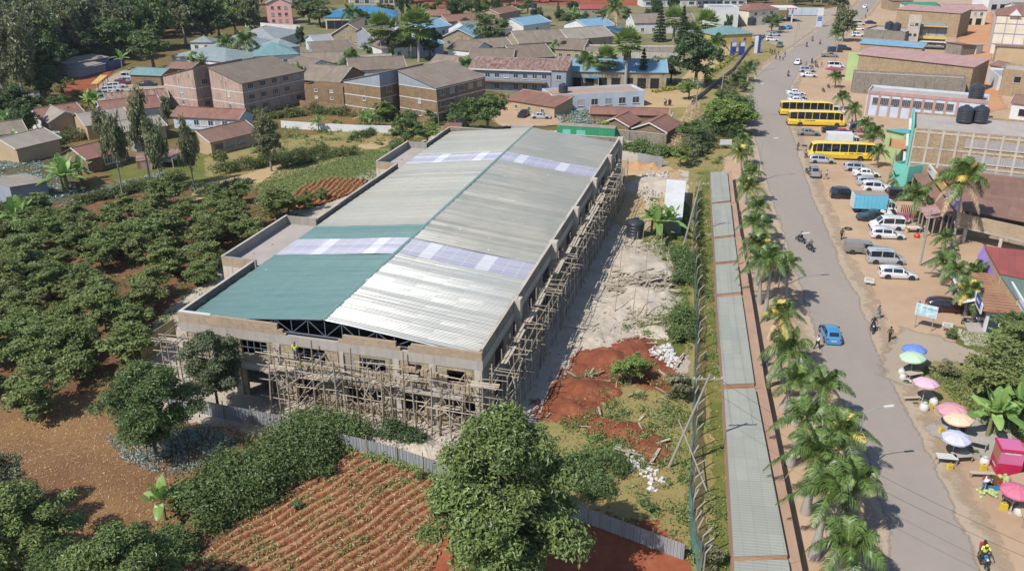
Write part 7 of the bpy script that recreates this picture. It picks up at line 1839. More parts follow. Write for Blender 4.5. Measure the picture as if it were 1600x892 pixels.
def vehicle_parts(kind):
 if kind in _V: return _V[kind]
 Wd, st = SHAPES[kind]; hw = Wd / 2; zb = .24 if kind not in ('bus', 'cab') else .42; R_ = .33 if kind not in ('bus', 'cab') else .46
 if kind == 'suv': R_ = .37
 rings = []
 for y, b, t, wb, wt in st:
  s = hw / max(x[3] for x in st); wb_ = wb * s; k = .96
  rings.append([(-wb_ * .9, y, zb), (-wb_, y, zb + .2 * (b - zb)), (-wb_ * 1.0, y, b * .8 + zb * .2), (-wb_ * .95, y, b), (-wt * s, y, t - .05 * (t > b + .1)), (-wt * s * .86, y, t), (wt * s * .86, y, t), (wt * s, y, t - .05 * (t > b + .1)), (wb_ * .95, y, b), (wb_, y, b * .8 + zb * .2), (wb_, y, zb + .2 * (b - zb)), (wb_ * .9, y, zb)])
 q = MB(); q.mark(); q.v = [p for r in rings for p in r]; n = 12
 for i in range(len(rings) - 1):
  for j in range(n):
   a = i * n + j; b = i * n + (j + 1) % n
   q.f.append((a, a + n, b + n, b)); q.m.append(0)
 q.f.append(tuple(range(n))); q.m.append(0); q.f.append(tuple((len(rings) - 1) * n + k for k in reversed(range(n)))); q.m.append(0)
 out = {'body': q.mesh('body', PW, 35)}
 # glass, set proud of the body and inset for pillars
 G_ = []
 def glass(a, b, c, d, e=.05, up=.012):
  P = [Vector(x) for x in (a, b, c, d)]; ce = sum(P, Vector()) / 4; nrm = (P[1] - P[0]).cross(P[3] - P[0]).normalized()
  if nrm.dot(ce - Vector((0, ce.y, 1.0))) < 0 and abs(ce.x) > .1: nrm.negate()
  if abs(ce.x) <= .1 and nrm.z < 0 and abs(nrm.z) > .05: nrm.negate()
  Q = []
  for p in P:
   d_ = ce - p; Q.append(p + d_.normalized() * min(e * 1.3, d_.length * .3) + nrm * up)
  g = MB(); g.hexa([x - nrm * .008 for x in Q], Q); return g.mesh('window', M['carglass'])
 for i in range(len(rings) - 1):
  (y0, b0, t0, _, _), (y1, b1, t1, _, _) = st[i], st[i + 1]; h0, h1 = t0 - b0, t1 - b1
  if h0 > .3 and h1 > .3:
   for s in (0, 1):
    a = (3, 4) if s == 0 else (8, 7)
    G_.append(('side_window', glass(rings[i][a[0]], rings[i + 1][a[0]], rings[i + 1][a[1]], rings[i][a[1]])))
  elif max(h0, h1) > .3:
   lo, hi = (i, i + 1) if h0 < h1 else (i + 1, i)
   if abs(y1 - y0) > .3 and kind != 'bus':
    for a in ((3, 4), (8, 7)):
     P0, P1, P2 = rings[lo][a[0]], rings[hi][a[0]], rings[hi][a[1]]
     G_.append(('side_window', glass(P0, P1, P2, tuple(Vector(P0).lerp(Vector(P2), .12)), .09)))
   f = .12; A0, A1 = [Vector(rings[lo][k]).lerp(Vector(rings[hi][k]), f) for k in (5, 6)]; B0, B1 = [Vector(rings[hi][k]).lerp(Vector(rings[lo][k]), .06) for k in (5, 6)]
   G_.append(('windscreen' if lo > hi else 'rear_window', glass(A0, A1, B1, B0, .05)))
 out['glass'] = G_
 wt_ = MB().lathe([(R_ * .6, -.1), (R_ * .97, -.1), (R_, -.06), (R_, .06), (R_ * .97, .1), (R_ * .6, .1)], 20, axis='x').mesh('tyre', M['tyre'], 30)
 rm = MB().lathe([(R_ * .12, .02), (R_ * .16, .09), (R_ * .55, .075), (R_ * .62, .112), (R_ * .64, .09)], 14, axis='x').lathe([(R_ * .12, -.02), (R_ * .16, -.09), (R_ * .55, -.075), (R_ * .62, -.112), (R_ * .64, -.09)], 14, axis='x').mesh('rim', M['rim'], 30)
 ar = MB().lathe([(R_ * 1.18, -.012), (R_ * 1.18, .012)], 20, axis='x').mesh('wheel_arch', M['blacktrim'])
 yf, yr = st[-1][0], st[0][0]
 ax = {'hatch': (-1.25, 1.3), 'sedan': (-1.35, 1.4), 'wagon': (-1.4, 1.42), 'suv': (-1.4, 1.45), 'van': (-1.45, 1.5), 'pickup': (-1.75, 1.6), 'bus': (-3.3, 4.2), 'cab': (-1.6, 2.45)}[kind]
 out['wheels'] = (wt_, rm, ar, R_, ax, hw)
 L = []
 hz = .62 if kind not in ('bus', 'cab', 'suv', 'van') else (.85 if kind != 'bus' else .95)
 fr_ = rings[-2]; wf = abs(fr_[2][0]); wr = abs(rings[1][2][0])
 for s in (-1, 1):
  L.append(('headlight', MB().hexa([(s * wf * .62, yf - .14, hz - .09), (s * wf * .98, yf - .3, hz - .09), (s * wf * 1.0, yf - .5, hz - .05), (s * wf * .6, yf - .34, hz - .09)][::s], [(s * wf * .6, yf - .16, hz + .05), (s * wf * .95, yf - .34, hz + .05), (s * wf * 1.01, yf - .56, hz + .05), (s * wf * .58, yf - .4, hz + .05)][::s]).mesh('headlight', M['headlight'])))
  if kind not in ('pickup', 'cab'): L.append(('taillight', MB().box(min(s * wr * .68, s * wr * .99), max(s * wr * .68, s * wr * .99), yr - .012, yr + .18, .72 if kind != 'bus' else 1., .9 if kind != 'bus' else 1.3).mesh('taillight', M['taillight'])))
  L.append(('mirror', MB().box(min(s * hw * .98, s * (hw + .16)), max(s * hw * .98, s * (hw + .16)), st[-3][0] - .35, st[-3][0] - .25, st[-3][1] + .02, st[-3][1] + .18).mesh('mirror', M['blacktrim'])))
 L.append(('bumper', MB().box(-hw * .86, hw * .86, yf - .12, yf + .03, zb, zb + .2).mesh('bumper', M['blacktrim'])))
 if kind not in ('pickup', 'cab'): L.append(('number_plate', MB().box(-.26, .26, yr - .02, yr, .55, .67).mesh('number_plate', M['umb_peach'])))
 if kind in ('suv', 'wagon', 'van'):
  for s in (-1, 1): L.append(('roof_rail', MB().beam((s * hw * .66, -1.6, st[3][2] + .04), (s * hw * .66, .2, st[3][2] + .03), .04).mesh('roof_rail', M['chrome'])))
 out['bits'] = L
 _V[kind] = out
 return out
def vehicle(kind, name, label, cat, p, heading, pm, group=None, extra=None, full=True):
 d = vehicle_parts(kind); t = thing(name, label, cat, p if isinstance(p, Vector) else at(*p), -R(heading), group)
 b = obj('body', d['body'], t); b.material_slots[0].link = 'OBJECT'; b.material_slots[0].material = pm
 for nm, me in d['glass']: obj(nm, me, t)
 wt_, rm, ar, R_, ax, hw = d['wheels']
 for y in ax:
  for s in (-1, 1):
   w_ = obj('wheel', wt_, t, (s * (hw - .09), y, R_)); obj('rim', rm, w_); obj('wheel_arch', ar, t, (s * (hw - .004), y, R_ + .05))
 if full:
  for nm, me in d['bits']: obj(nm, me, t)
 if extra: extra(t)
 return t
def bed(t, pm, load=None, canopy=None):
 MB().box(-.86, .86, -2.6, -.38, .45, .62).box(-.88, -.8, -2.6, -.38, .62, 1.08).box(.8, .88, -2.6, -.38, .62, 1.08).box(-.8, .8, -2.6, -.53, .63, .66).box(-.8, .8, -2.6, -2.52, .66, 1.08).build('cargo_bed', pm, t)
 if canopy: MB().hexa([(-.86, -2.62, 1.09), (.86, -2.62, 1.09), (.86, -.36, 1.09), (-.86, -.36, 1.09)], [(-.76, -2.55, 1.72), (.76, -2.55, 1.72), (.76, -.4, 1.72), (-.76, -.4, 1.72)]).build('canopy', canopy, t)
 if load:
  q = MB(); r = random.Random(4)
  for i in range(9):
   x, y, z = r.uniform(-.5, .5), r.uniform(-2.2, -.8), r.uniform(1.0, 1.5); i0 = len(q.v)
   q.lathe([(.12, -.22), (.3, -.15), (.33, 0), (.28, .14), (.1, .2)], 8, (x, y, z))
  q.each('load', load, t)
def truck(t):
 b = MB().box(-1.1, 1.1, -3.2, 1.55, .95, 3.05).build('cargo_box', car_paint('pale_blue', '6cc4e0', .5), t)
 MB().box(-1.08, 1.08, -3.15, 1.5, 3.06, 3.12).build('box_roof', M['s_tan'], t)
 q = MB()
 for i in range(9):
  for s in (-1, 1): q.box(min(s * 1.105, s * 1.14), max(s * 1.105, s * 1.14), -3.1 + i * .57, -3.04 + i * .57, .95, 3.0)
 q.each('rib', car_paint('pale_blue', '6cc4e0'), t)
 MB().box(-1.12, 1.12, -3.3, -3.22, .95, 3.0).build('tailgate', M['white'], t); MB().box(-.5, .5, -3.1, 1.8, .6, .9).build('chassis', M['blacktrim'], t)
def hd(a, b):
 d = at(*b) - at(*a); return math.degrees(math.atan2(d.x, d.y))
HR = 98.0
for k, nm, lb, px_, hdg, pm in [
 ('hatch', 'blue_hatchback', 'bright blue hatchback driving away on the main road', (1296, 528), hd((1298, 535), (1283, 500)), PB),
 ('wagon', 'white_station_wagon', 'white station wagon parked nearest to the small white sign', (1402, 434), HR, PW),
 ('van', 'silver_minivan', 'silver minivan with dark side windows parked beside the canopied pickup', (1383, 411), HR - 1, PS),
 ('wagon', 'white_crossover', 'white crossover parked just below the white van with open tailgate', (1386, 372), HR, PW),
 ('van', 'white_van', 'white van with open rear parked beside the loaded dark pickup', (1384, 358), HR + 180, PW),
 ('suv', 'black_suv', 'black suv parked behind the light blue truck', (1320, 310), HR + 1, PK),
 ('van', 'dark_van', 'dark brown van partly hidden by the palm beside the truck cab', (1409, 313), HR, PM),
 ('suv', 'white_suv', 'white suv lowest of the four cars parked above the blue truck', (1369, 299), HR, PW),
 ('wagon', 'silver_wagon', 'silver wagon third of the four cars parked above the blue truck', (1360, 290), HR - 1, PS),
 ('sedan', 'white_sedan', 'white sedan second of the four cars parked above the blue truck', (1353, 276), HR, PW),
 ('wagon', 'silver_wagon', 'silver wagon topmost of the four cars parked above the blue truck', (1339, 267), HR - 1, PS),
 ('wagon', 'silver_wagon', 'silver car parked right beside the front of the lowest yellow bus', (1284, 255), HR, PS),
 ('hatch', 'grey_hatchback', 'grey hatchback facing the viewer next to a dark motorcycle', (1272, 275), 190, PG),
 ('sedan', 'grey_sedan', 'gold grey sedan parked just below the largest yellow bus', (1263, 212), HR, PG),
 ('sedan', 'black_sedan', 'dark sedan behind the red car', (1301, 208), HR, PK),
 ('sedan', 'red_sedan', 'crimson red sedan above the white truck', (1312, 212), HR + 180, PR),
 ('van', 'white_minibus', 'white minibus beside the front of the upper yellow bus', (1303, 179), HR, PW),
 ('sedan', 'white_sedan', 'white sedan touching the upper yellow bus', (1245, 161), HR, PW),
 ('sedan', 'silver_sedan', 'silver sedan second above the upper yellow bus', (1245, 155), HR, PS),
 ('sedan', 'white_sedan', 'white sedan third above the upper yellow bus', (1243, 149), HR, PW),
 ('sedan', 'white_sedan', 'white sedan lower of the pair near the red stall cover', (1263, 121), HR, PW),
 ('wagon', 'silver_wagon', 'silver wagon upper of the pair near the red stall cover', (1261, 113), HR, PS),
 ('hatch', 'white_hatchback', 'white hatchback driving down the main road towards the viewer', (1246, 101), hd((1246, 101), (1225, 118)), PW),
 ('van', 'white_box_van', 'plain white van parked above the red stall cover', (1306, 107), HR, PW),
 ('suv', 'purple_suv', 'dark purple suv parked below the leafy roadside tree', (1304, 82), HR, PN),
 ('suv', 'dark_suv', 'dark suv beside the purple one under the roadside palm', (1318, 79), HR, PD),
 ('suv', 'white_suv', 'white suv lower of the cars behind the leafy roadside tree', (1340, 58), HR, PW),
 ('sedan', 'white_sedan', 'white sedan upper of the cars behind the leafy roadside tree', (1341, 48), HR, PW),
 ('van', 'cream_minibus', 'cream minibus with dark windows beside the upper road', (1342, 40), HR, PC),
 ('sedan', 'blue_grey_sedan', 'blue grey sedan right of the cream minibus', (1360, 38), HR, PN),
 ('hatch', 'white_hatchback', 'small white car far up the main road', (1351, 13), hd((1351, 13), (1338, 20)), PW),
 ('suv', 'green_suv', 'olive green suv beside the road left of the pedestrians', (1218, 74), 200, PO),
 ('sedan', 'blue_sedan', 'bright blue sedan parked in the fuel station yard', (1232, 46), 215, PB),
 ('sedan', 'dark_sedan', 'dark sedan left of the bright blue one in the fuel station yard', (1222, 47), 215, PN),
 ('pickup', 'black_pickup', 'black pickup under the fuel station canopy front', (1232, 33), HR, PK),
 ('sedan', 'white_sedan', 'white sedan left of the black pickup at the fuel station', (1207, 28), HR, PW),
 ('wagon', 'white_wagon', 'white wagon below the green tree left of the road', (1206, 65), HR, PW),
 ('wagon', 'silver_wagon', 'silver wagon above the white wagon left of the road', (1210, 57), HR, PS),
 ('sedan', 'silver_sedan', 'silver sedan parked beside the row houses', (845, 186), HR - 2, PS),
 ('hatch', 'black_hatchback', 'black hatchback parked in front of the row houses', (818, 183), 200, PK),
 ('suv', 'white_suv', 'white suv standing under the rusty carport roof', (268, 252), 180, PW),
 ('wagon', 'white_wagon', 'white car between the ochre gable house and the hedge', (92, 218), 80, PW),
 ('van', 'white_minibus', 'white minibus at the head of the car park row', (205, 124), 80, PW),
 ('wagon', 'white_wagon', 'white wagon nearest the viewer in the car park row', (168, 150), 75, PW),
 ('wagon', 'white_wagon', 'white wagon second in the car park row', (176, 144), 75, PW),
 ('wagon', 'white_wagon', 'white wagon third in the car park row', (184, 138), 75, PW),
 ('hatch', 'red_hatchback', 'red hatchback among the white cars of the car park row', (191, 133), 75, PR),
 ('wagon', 'silver_wagon', 'silver wagon just above the red one in the car park row', (198, 130), 75, PS),
 ('van', 'white_minibus', 'white minibus across the car park beside the rusty house', (239, 124), 85, PW),
 ('sedan', 'blue_sedan', 'dark blue sedan alone in the middle of the car park', (232, 135), 85, PN),
 ('sedan', 'silver_sedan', 'silver sedan right of the minibus across the car park', (248, 127), 80, PS),
 ('wagon', 'white_wagon', 'white wagon rightmost across the car park', (259, 129), 75, PW),
 ('sedan', 'blue_sedan', 'blue sedan beside the left stained block', (245, 133), 190, PB),
 ('van', 'white_minibus', 'white minibus on the terrace left of the pink house', (394, 44), 90, PW),
 ('sedan', 'white_sedan', 'white sedan under the blue canopy beside the tan hall', (988, 52), 180, PW),
 ('sedan', 'dark_sedan', 'dark car half hidden in the trees beside the brick block', (718, 196), 140, PK),
 ('wagon', 'maroon_hatchback', 'very dark maroon hatchback parked beside the billboard', (1480, 486), HR + 2, PM),
]: vehicle(k, nm, lb, 'car' if k not in ('van',) else 'van', px_, hdg, pm, full=px_[1] > 60)
vehicle('pickup', 'canopy_pickup', 'grey pickup with hard canopy parked behind the silver minivan', 'pickup', (1350, 396), HR, PG, extra=lambda t: bed(t, PG, canopy=car_paint('dull_grey', '8c867e', .5)))
vehicle('pickup', 'loaded_pickup', 'dark pickup loaded with pale sacks beside the light blue truck', 'pickup', (1366, 345), HR + 180, PD, extra=lambda t: bed(t, PD, load=M['litterwhite']))
vehicle('pickup', 'grey_pickup', 'grey pickup parked below the purple suv', 'pickup', (1296, 90), HR, PG, extra=lambda t: bed(t, PG))
vehicle('cab', 'box_truck', 'truck with light blue ribbed cargo box and white cab', 'truck', (1364, 333), HR, PW, extra=truck)
def wtruck(t):
 MB().box(-1.1, 1.1, -3.2, 1.55, .95, 2.7).build('cargo_box', PW, t)
vehicle('cab', 'white_truck', 'white box truck behind the lowest yellow bus', 'truck', (1316, 229), HR, PW, extra=wtruck)
def bus_text(t):
 q = MB(); r = random.Random(5)
 for s in (1, -1):
  y = -3.6
  while y < -.4:
   w_ = r.uniform(.08, .2); q.box(min(s * 1.226, s * 1.242), max(s * 1.226, s * 1.242), y, y + w_, 1.28, 1.28 + r.uniform(.1, .2)); y += w_ + (.05 if r.random() < .85 else .3)
 q.build('lettering', M['blacktrim'], t); MB().box(-1.0, 1.0, -5.9, -5.8, .45, .7).build('bumper', M['blacktrim'], t)
 MB().box(-1.235, 1.235, -5.5, 5.2, 1.02, 1.06).build('side_trim', M['fascia'], t)
for px_, h_, lb in (((1273, 197), HR, 'largest yellow bus nearest the middle of the trio'), ((1259, 181), HR, 'upper yellow bus half hidden behind the middle one'), ((1312, 249), HR + 180, 'lowest yellow bus with an open door beside the silver car')):
 vehicle('bus', 'yellow_bus', lb, 'bus', px_, h_ - 1, PY, 'yellow buses parked along the lot', extra=bus_text)

# ---- people: one continuous skinned body per pose, clothes as children
def skin(name, joints, edges, m, root=0, sub=1):
 me = bpy.data.meshes.new(name); me.from_pydata([j[:3] for j in joints], edges, []); o = bpy.data.objects.new(name, me); COL.objects.link(o)
 md = o.modifiers.new('s', 'SKIN'); md.use_smooth_shade = True
 for i, j in enumerate(joints):
  r = j[3]; me.skin_vertices[0].data[i].radius = r if hasattr(r, '__len__') else (r, r); me.skin_vertices[0].data[i].use_root = i == root
 s2 = o.modifiers.new('u', 'SUBSURF'); s2.levels = sub
 dg = bpy.context.evaluated_depsgraph_get(); dg.update(); ev = o.evaluated_get(dg); out = bpy.data.meshes.new_from_object(ev); out.name = name
 bpy.data.objects.remove(o); out.materials.clear(); out.materials.append(m)
 out.shade_smooth()
 return out
SKIN = plain('dark_skin', (.09, .045, .028), .5); HAIR = plain('black_hair', (.012, .01, .01), .8); SHOE = plain('dark_shoes', (.03, .025, .02), .6)
CL = {n: plain('cloth_' + n, c, .85) for n, c in (('white', 'd8dce0'), ('grey', '6e6e70'), ('olive', '56583e'), ('blue', '4a64a0'), ('navy', '2a3450'), ('red', 'b03038'), ('black', '26262a'), ('green', '5a8a50'), ('brown', '6a5040'), ('hiviz', 'd8e048'), ('pink', 'c87090'), ('orange', 'd86030'), ('denim', '7c8ca4'))}
def pose(kind):
 """joint positions, z up, facing +y: returns dict"""
 J = dict(pel=(0, 0, .95), wai=(0, 0, 1.1), che=(0, .01, 1.33), nek=(0, .01, 1.49), hed=(0, .03, 1.62), top=(0, .02, 1.73))
 for s, n in ((-1, 'l'), (1, 'r')):
  J['sh' + n] = (s * .19, 0, 1.42); J['hp' + n] = (s * .09, 0, .92)
  if kind == 'stand': J['el' + n] = (s * .25, -.02, 1.15); J['wr' + n] = (s * .24, .1, .92); J['kn' + n] = (s * .1, .02, .5); J['an' + n] = (s * .11, -.02, .09)
  if kind == 'walk': J['el' + n] = (s * .24, -s * .12, 1.16); J['wr' + n] = (s * .23, -s * .12 + .14, .94); J['kn' + n] = (s * .09, s * .16 + .05, .51); J['an' + n] = (s * .09, s * .28 - .05, .1 + (.05 if s < 0 else 0))
  if kind == 'ride': J['el' + n] = (s * .3, .2, 1.18); J['wr' + n] = (s * .33, .48, 1.08); J['hp' + n] = (s * .1, .05, .86); J['kn' + n] = (s * .24, .42, .72); J['an' + n] = (s * .22, .22, .3)
  if kind == 'sit': J['el' + n] = (s * .25, .08, 1.15); J['wr' + n] = (s * .15, .32, 1.05); J['hp' + n] = (s * .1, .05, .9); J['kn' + n] = (s * .13, .48, .9); J['an' + n] = (s * .13, .46, .5)
  if kind == 'bend': J['el' + n] = (s * .24, .42, .92); J['wr' + n] = (s * .2, .6, .72); J['kn' + n] = (s * .11, .04, .5); J['an' + n] = (s * .12, -.04, .09)
 if kind == 'bend':
  J.update(wai=(0, .1, 1.08), che=(0, .3, 1.2), nek=(0, .42, 1.28), hed=(0, .52, 1.36), top=(0, .58, 1.45))
  for s, n in ((-1, 'l'), (1, 'r')): J['sh' + n] = (s * .19, .36, 1.24)
 if kind in ('ride',):
  for k in ('pel', 'wai', 'che', 'nek', 'hed', 'top'): J[k] = (J[k][0], J[k][1] + {'pel': 0, 'wai': 0, 'che': .06, 'nek': .1, 'hed': .14, 'top': .13}[k], J[k][2] - .05)
 if kind == 'sit':
  pass
 return J
_P = {}
def person_meshes(kind):
 if kind in _P: return _P[kind]
 J = pose(kind); V = []; E = []; idx = {}
 def add(n, p, r, par=None):
  idx[n] = len(V); V.append((*p, r))
  if par: E.append((idx[par], idx[n]))
 add('pel', J['pel'], (.13, .1)); add('wai', J['wai'], (.12, .09), 'pel'); add('che', J['che'], (.14, .1), 'wai'); add('nek', J['nek'], .055, 'che'); add('jaw', tuple((Vector(J['nek']) * .45 + Vector(J['hed']) * .55) + Vector((0, .015, 0))), .07, 'nek'); add('hed', J['hed'], (.08, .095), 'jaw'); add('top', J['top'], .055, 'hed')
 for n, s in (('l', -1), ('r', 1)):
  add('sh' + n, J['sh' + n], .058, 'che'); add('el' + n, J['el' + n], .04, 'sh' + n); add('wr' + n, J['wr' + n], .026, 'el' + n)
  d = (Vector(J['wr' + n]) - Vector(J['el' + n])).normalized(); w = Vector(J['wr' + n]); sd_ = Vector((0, 1, 0)).cross(d).normalized() if abs(d.y) < .8 else Vector((1, 0, 0))
  pm = w + d * .06; add('pa' + n, tuple(pm), (.036, .018), 'wr' + n)
  for k in range(4):
   o_ = sd_ * (.027 - k * .018); ln_ = (.06, .072, .068, .052)[k]; c = Vector((-s * .012, .012, 0))
   add('f%d' % k + n, tuple(pm + d * .03 + o_), .008, 'pa' + n); add('g%d' % k + n, tuple(pm + d * (.03 + ln_ * .6) + o_ + c * .6), .0075, 'f%d' % k + n); add('h%d' % k + n, tuple(pm + d * (.03 + ln_) + o_ + c * 1.8), .006, 'g%d' % k + n)
  add('t0' + n, tuple(w + d * .03 + sd_ * .035), .01, 'wr' + n); add('t1' + n, tuple(w + d * .07 + sd_ * .055), .008, 't0' + n)
  add('hp' + n, J['hp' + n], .085, 'pel'); add('kn' + n, J['kn' + n], .055, 'hp' + n); add('an' + n, J['an' + n], .038, 'kn' + n)
  a = Vector(J['an' + n]); add('to' + n, (a.x, a.y + .15, a.z - .05), .03, 'an' + n)
 body = skin('body', V, E, SKIN)
 # face and ears joined to the body mesh
 bm = bmesh.new(); bm.from_mesh(body); h = Vector(J['hed'])
 for p, r, sc in ((h + Vector((0, .105, -.015)), .016, (1, 1.2, 1.6)), (h + Vector((.085, -.01, 0)), .024, (.4, 1, 1.4)), (h + Vector((-.085, -.01, 0)), .024, (.4, 1, 1.4)), (h + Vector((0, .09, -.06)), .022, (1.3, .5, .35))):
  bmesh.ops.create_icosphere(bm, subdivisions=1, radius=r, matrix=Matrix.Translation(p) @ Matrix.Diagonal((*sc, 1)))
 bm.to_mesh(body); bm.free()
 eyes = MB()
 for s in (-1, 1): eyes.box(s * .03 - .012, s * .03 + .012, h.y + .085, h.y + .1, h.z + .012, h.z + .024)
 e_ = eyes.mesh('eyes', M['blacktrim'])
 def sub(names, rr, nm, m, links):
  v = [(*J[n], r) for n, r in zip(names, rr)]; return skin(nm, v, [(names.index(a), names.index(b)) for a, b in links], m, 0)
 shirt = sub(['pel', 'wai', 'che', 'nk', 'shl', 'shr', 'ell', 'elr'] if 0 else ['wai', 'che', 'shl', 'ell', 'shr', 'elr', 'pel'], [(.145, .115), (.165, .125), .075, .055, .075, .055, (.15, .12)], 'shirt', CL['white'], [('pel', 'wai'), ('wai', 'che'), ('che', 'shl'), ('shl', 'ell'), ('che', 'shr'), ('shr', 'elr')])
 tr = sub(['pel', 'hpl', 'knl', 'anl', 'hpr', 'knr', 'anr'], [(.15, .125), .105, .075, .06, .105, .075, .06], 'trousers', CL['navy'], [('pel', 'hpl'), ('hpl', 'knl'), ('knl', 'anl'), ('pel', 'hpr'), ('hpr', 'knr'), ('knr', 'anr')])
 hq = MB(); hq.lathe([(.1, .0), (.108, .05), (.09, .1), (.05, .13), (.01, .14)], 12, (h.x, h.y - .012, h.z - .0)); hair = hq.mesh('hair', HAIR, True)
 sh = MB()
 for n in ('l', 'r'):
  a = J['an' + n]; sh.box(a[0] - .05, a[0] + .05, a[1] - .07, a[1] + .2, a[2] - .1, a[2] - .02)
 _P[kind] = (body, e_, shirt, tr, hair, sh.mesh('shoes', SHOE))
 return _P[kind]
def person(kind, label, p, heading, shirt, trousers, hat=None, s=1.0, z=0, parent_name='person', group=None):
 b, e, sh, tr, ha, fo = person_meshes(kind); q = p if isinstance(p, Vector) else at(*p)
 t = thing(parent_name, label, 'person', (q.x, q.y, q.z + z), -R(heading), group); t.scale = (s,) * 3
 obj('body', b, t); obj('eyes', e, t)
 for me, m in ((sh, CL[shirt]), (tr, CL[trousers]), (ha, CL[hat] if hat else HAIR)):
  o = obj(me.name.split('.')[0] if not (hat and me is ha) else 'hat', me, t); o.material_slots[0].link = 'OBJECT'; o.material_slots[0].material = m
 obj('shoes', fo, t)
 return t
person('walk', 'person in a dark olive jacket and black trousers walking towards the market umbrellas', (1389, 533), 10, 'olive', 'black')
person('walk', 'person in grey clothes walking above the parked motorcycle rider', (1371, 499), 60, 'grey', 'denim')
person('walk', 'person in a pale blue shirt and red cap beside the blue car', (1276, 546), 75, 'white', 'black', 'red')
person('stand', 'person in grey standing in the shade of the long shed', (1196, 574), 30, 'grey', 'denim')
person('walk', 'person in dark green walking near the lone tyre on the lot', (1314, 375), 180, 'olive', 'black')
person('walk', 'person in white shirt walking on the lot beside the grey hatchback', (1290, 281), 100, 'white', 'denim')
person('walk', 'person in pale blue shirt walking below the lowest yellow bus front', (1258, 248), 200, 'denim', 'navy')
person('walk', 'person in dark clothes walking at the road edge left of the lowest yellow bus', (1246, 236), 160, 'grey', 'black')
person('bend', 'person in white shirt and jeans leaning over the pumpkins at the stall', (1535, 768), 70, 'white', 'denim')
person('stand', 'person in blue cap standing at the left edge of the billboard', (1433, 492), 100, 'black', 'grey', 'blue')
person('stand', 'person in red standing under the peach umbrella', (1501, 684), 200, 'red', 'black')
person('stand', 'worker in a hi-vis vest and maroon helmet on the front scaffold', bw(12.3, -.9, 0), 0, 'hiviz', 'grey', 'red', z=5.25)
person('stand', 'second worker in a hi-vis vest climbing below the first on the scaffold', bw(12.9, -1.3, 0), 0, 'hiviz', 'denim', None, z=3.8)
person('walk', 'person in white walking up the far main road', (1338, 24), 30, 'white', 'black'); person('stand', 'person in red at the far right roadside', (1352, 29), 200, 'red', 'black'); person('stand', 'person in grey at the far right roadside', (1355, 20), 200, 'grey', 'black')
for i, (x, y, c) in enumerate([(1203, 84, 'grey'), (1206, 86, 'black'), (1210, 85, 'navy'), (1216, 86, 'white'), (1212, 94, 'brown'), (1218, 96, 'black'), (1223, 95, 'white'), (1226, 90, 'navy'), (1283, 106, 'grey'), (1274, 102, 'green'), (1268, 100, 'navy'), (1259, 106, 'brown'), (1327, 205, 'white'), (1332, 212, 'navy'), (1330, 198, 'black'), (1336, 205, 'pink'), (1352, 246, 'black'), (1358, 235, 'red'), (1412, 352, 'red'), (1440, 360, 'black'), (1446, 352, 'navy'), (1502, 112, 'white'), (1508, 108, 'black'), (1512, 118, 'orange')]):
 person('stand' if i % 2 else 'walk', 'pedestrian in %s standing or walking in the street crowd' % c, (x, y), rng.uniform(0, 360), c, rng.choice(('black', 'navy', 'denim')), group='pedestrians in %s' % c)
for i, (x, y) in enumerate([(1038, 166), (1040, 167), (1045, 166), (1047, 167)]): person('stand', 'person standing in the yard of the pale blue bungalow', (x, y), rng.uniform(0, 360), ('white', 'grey', 'navy', 'black')[i], 'black', group='people in the bungalow yard')
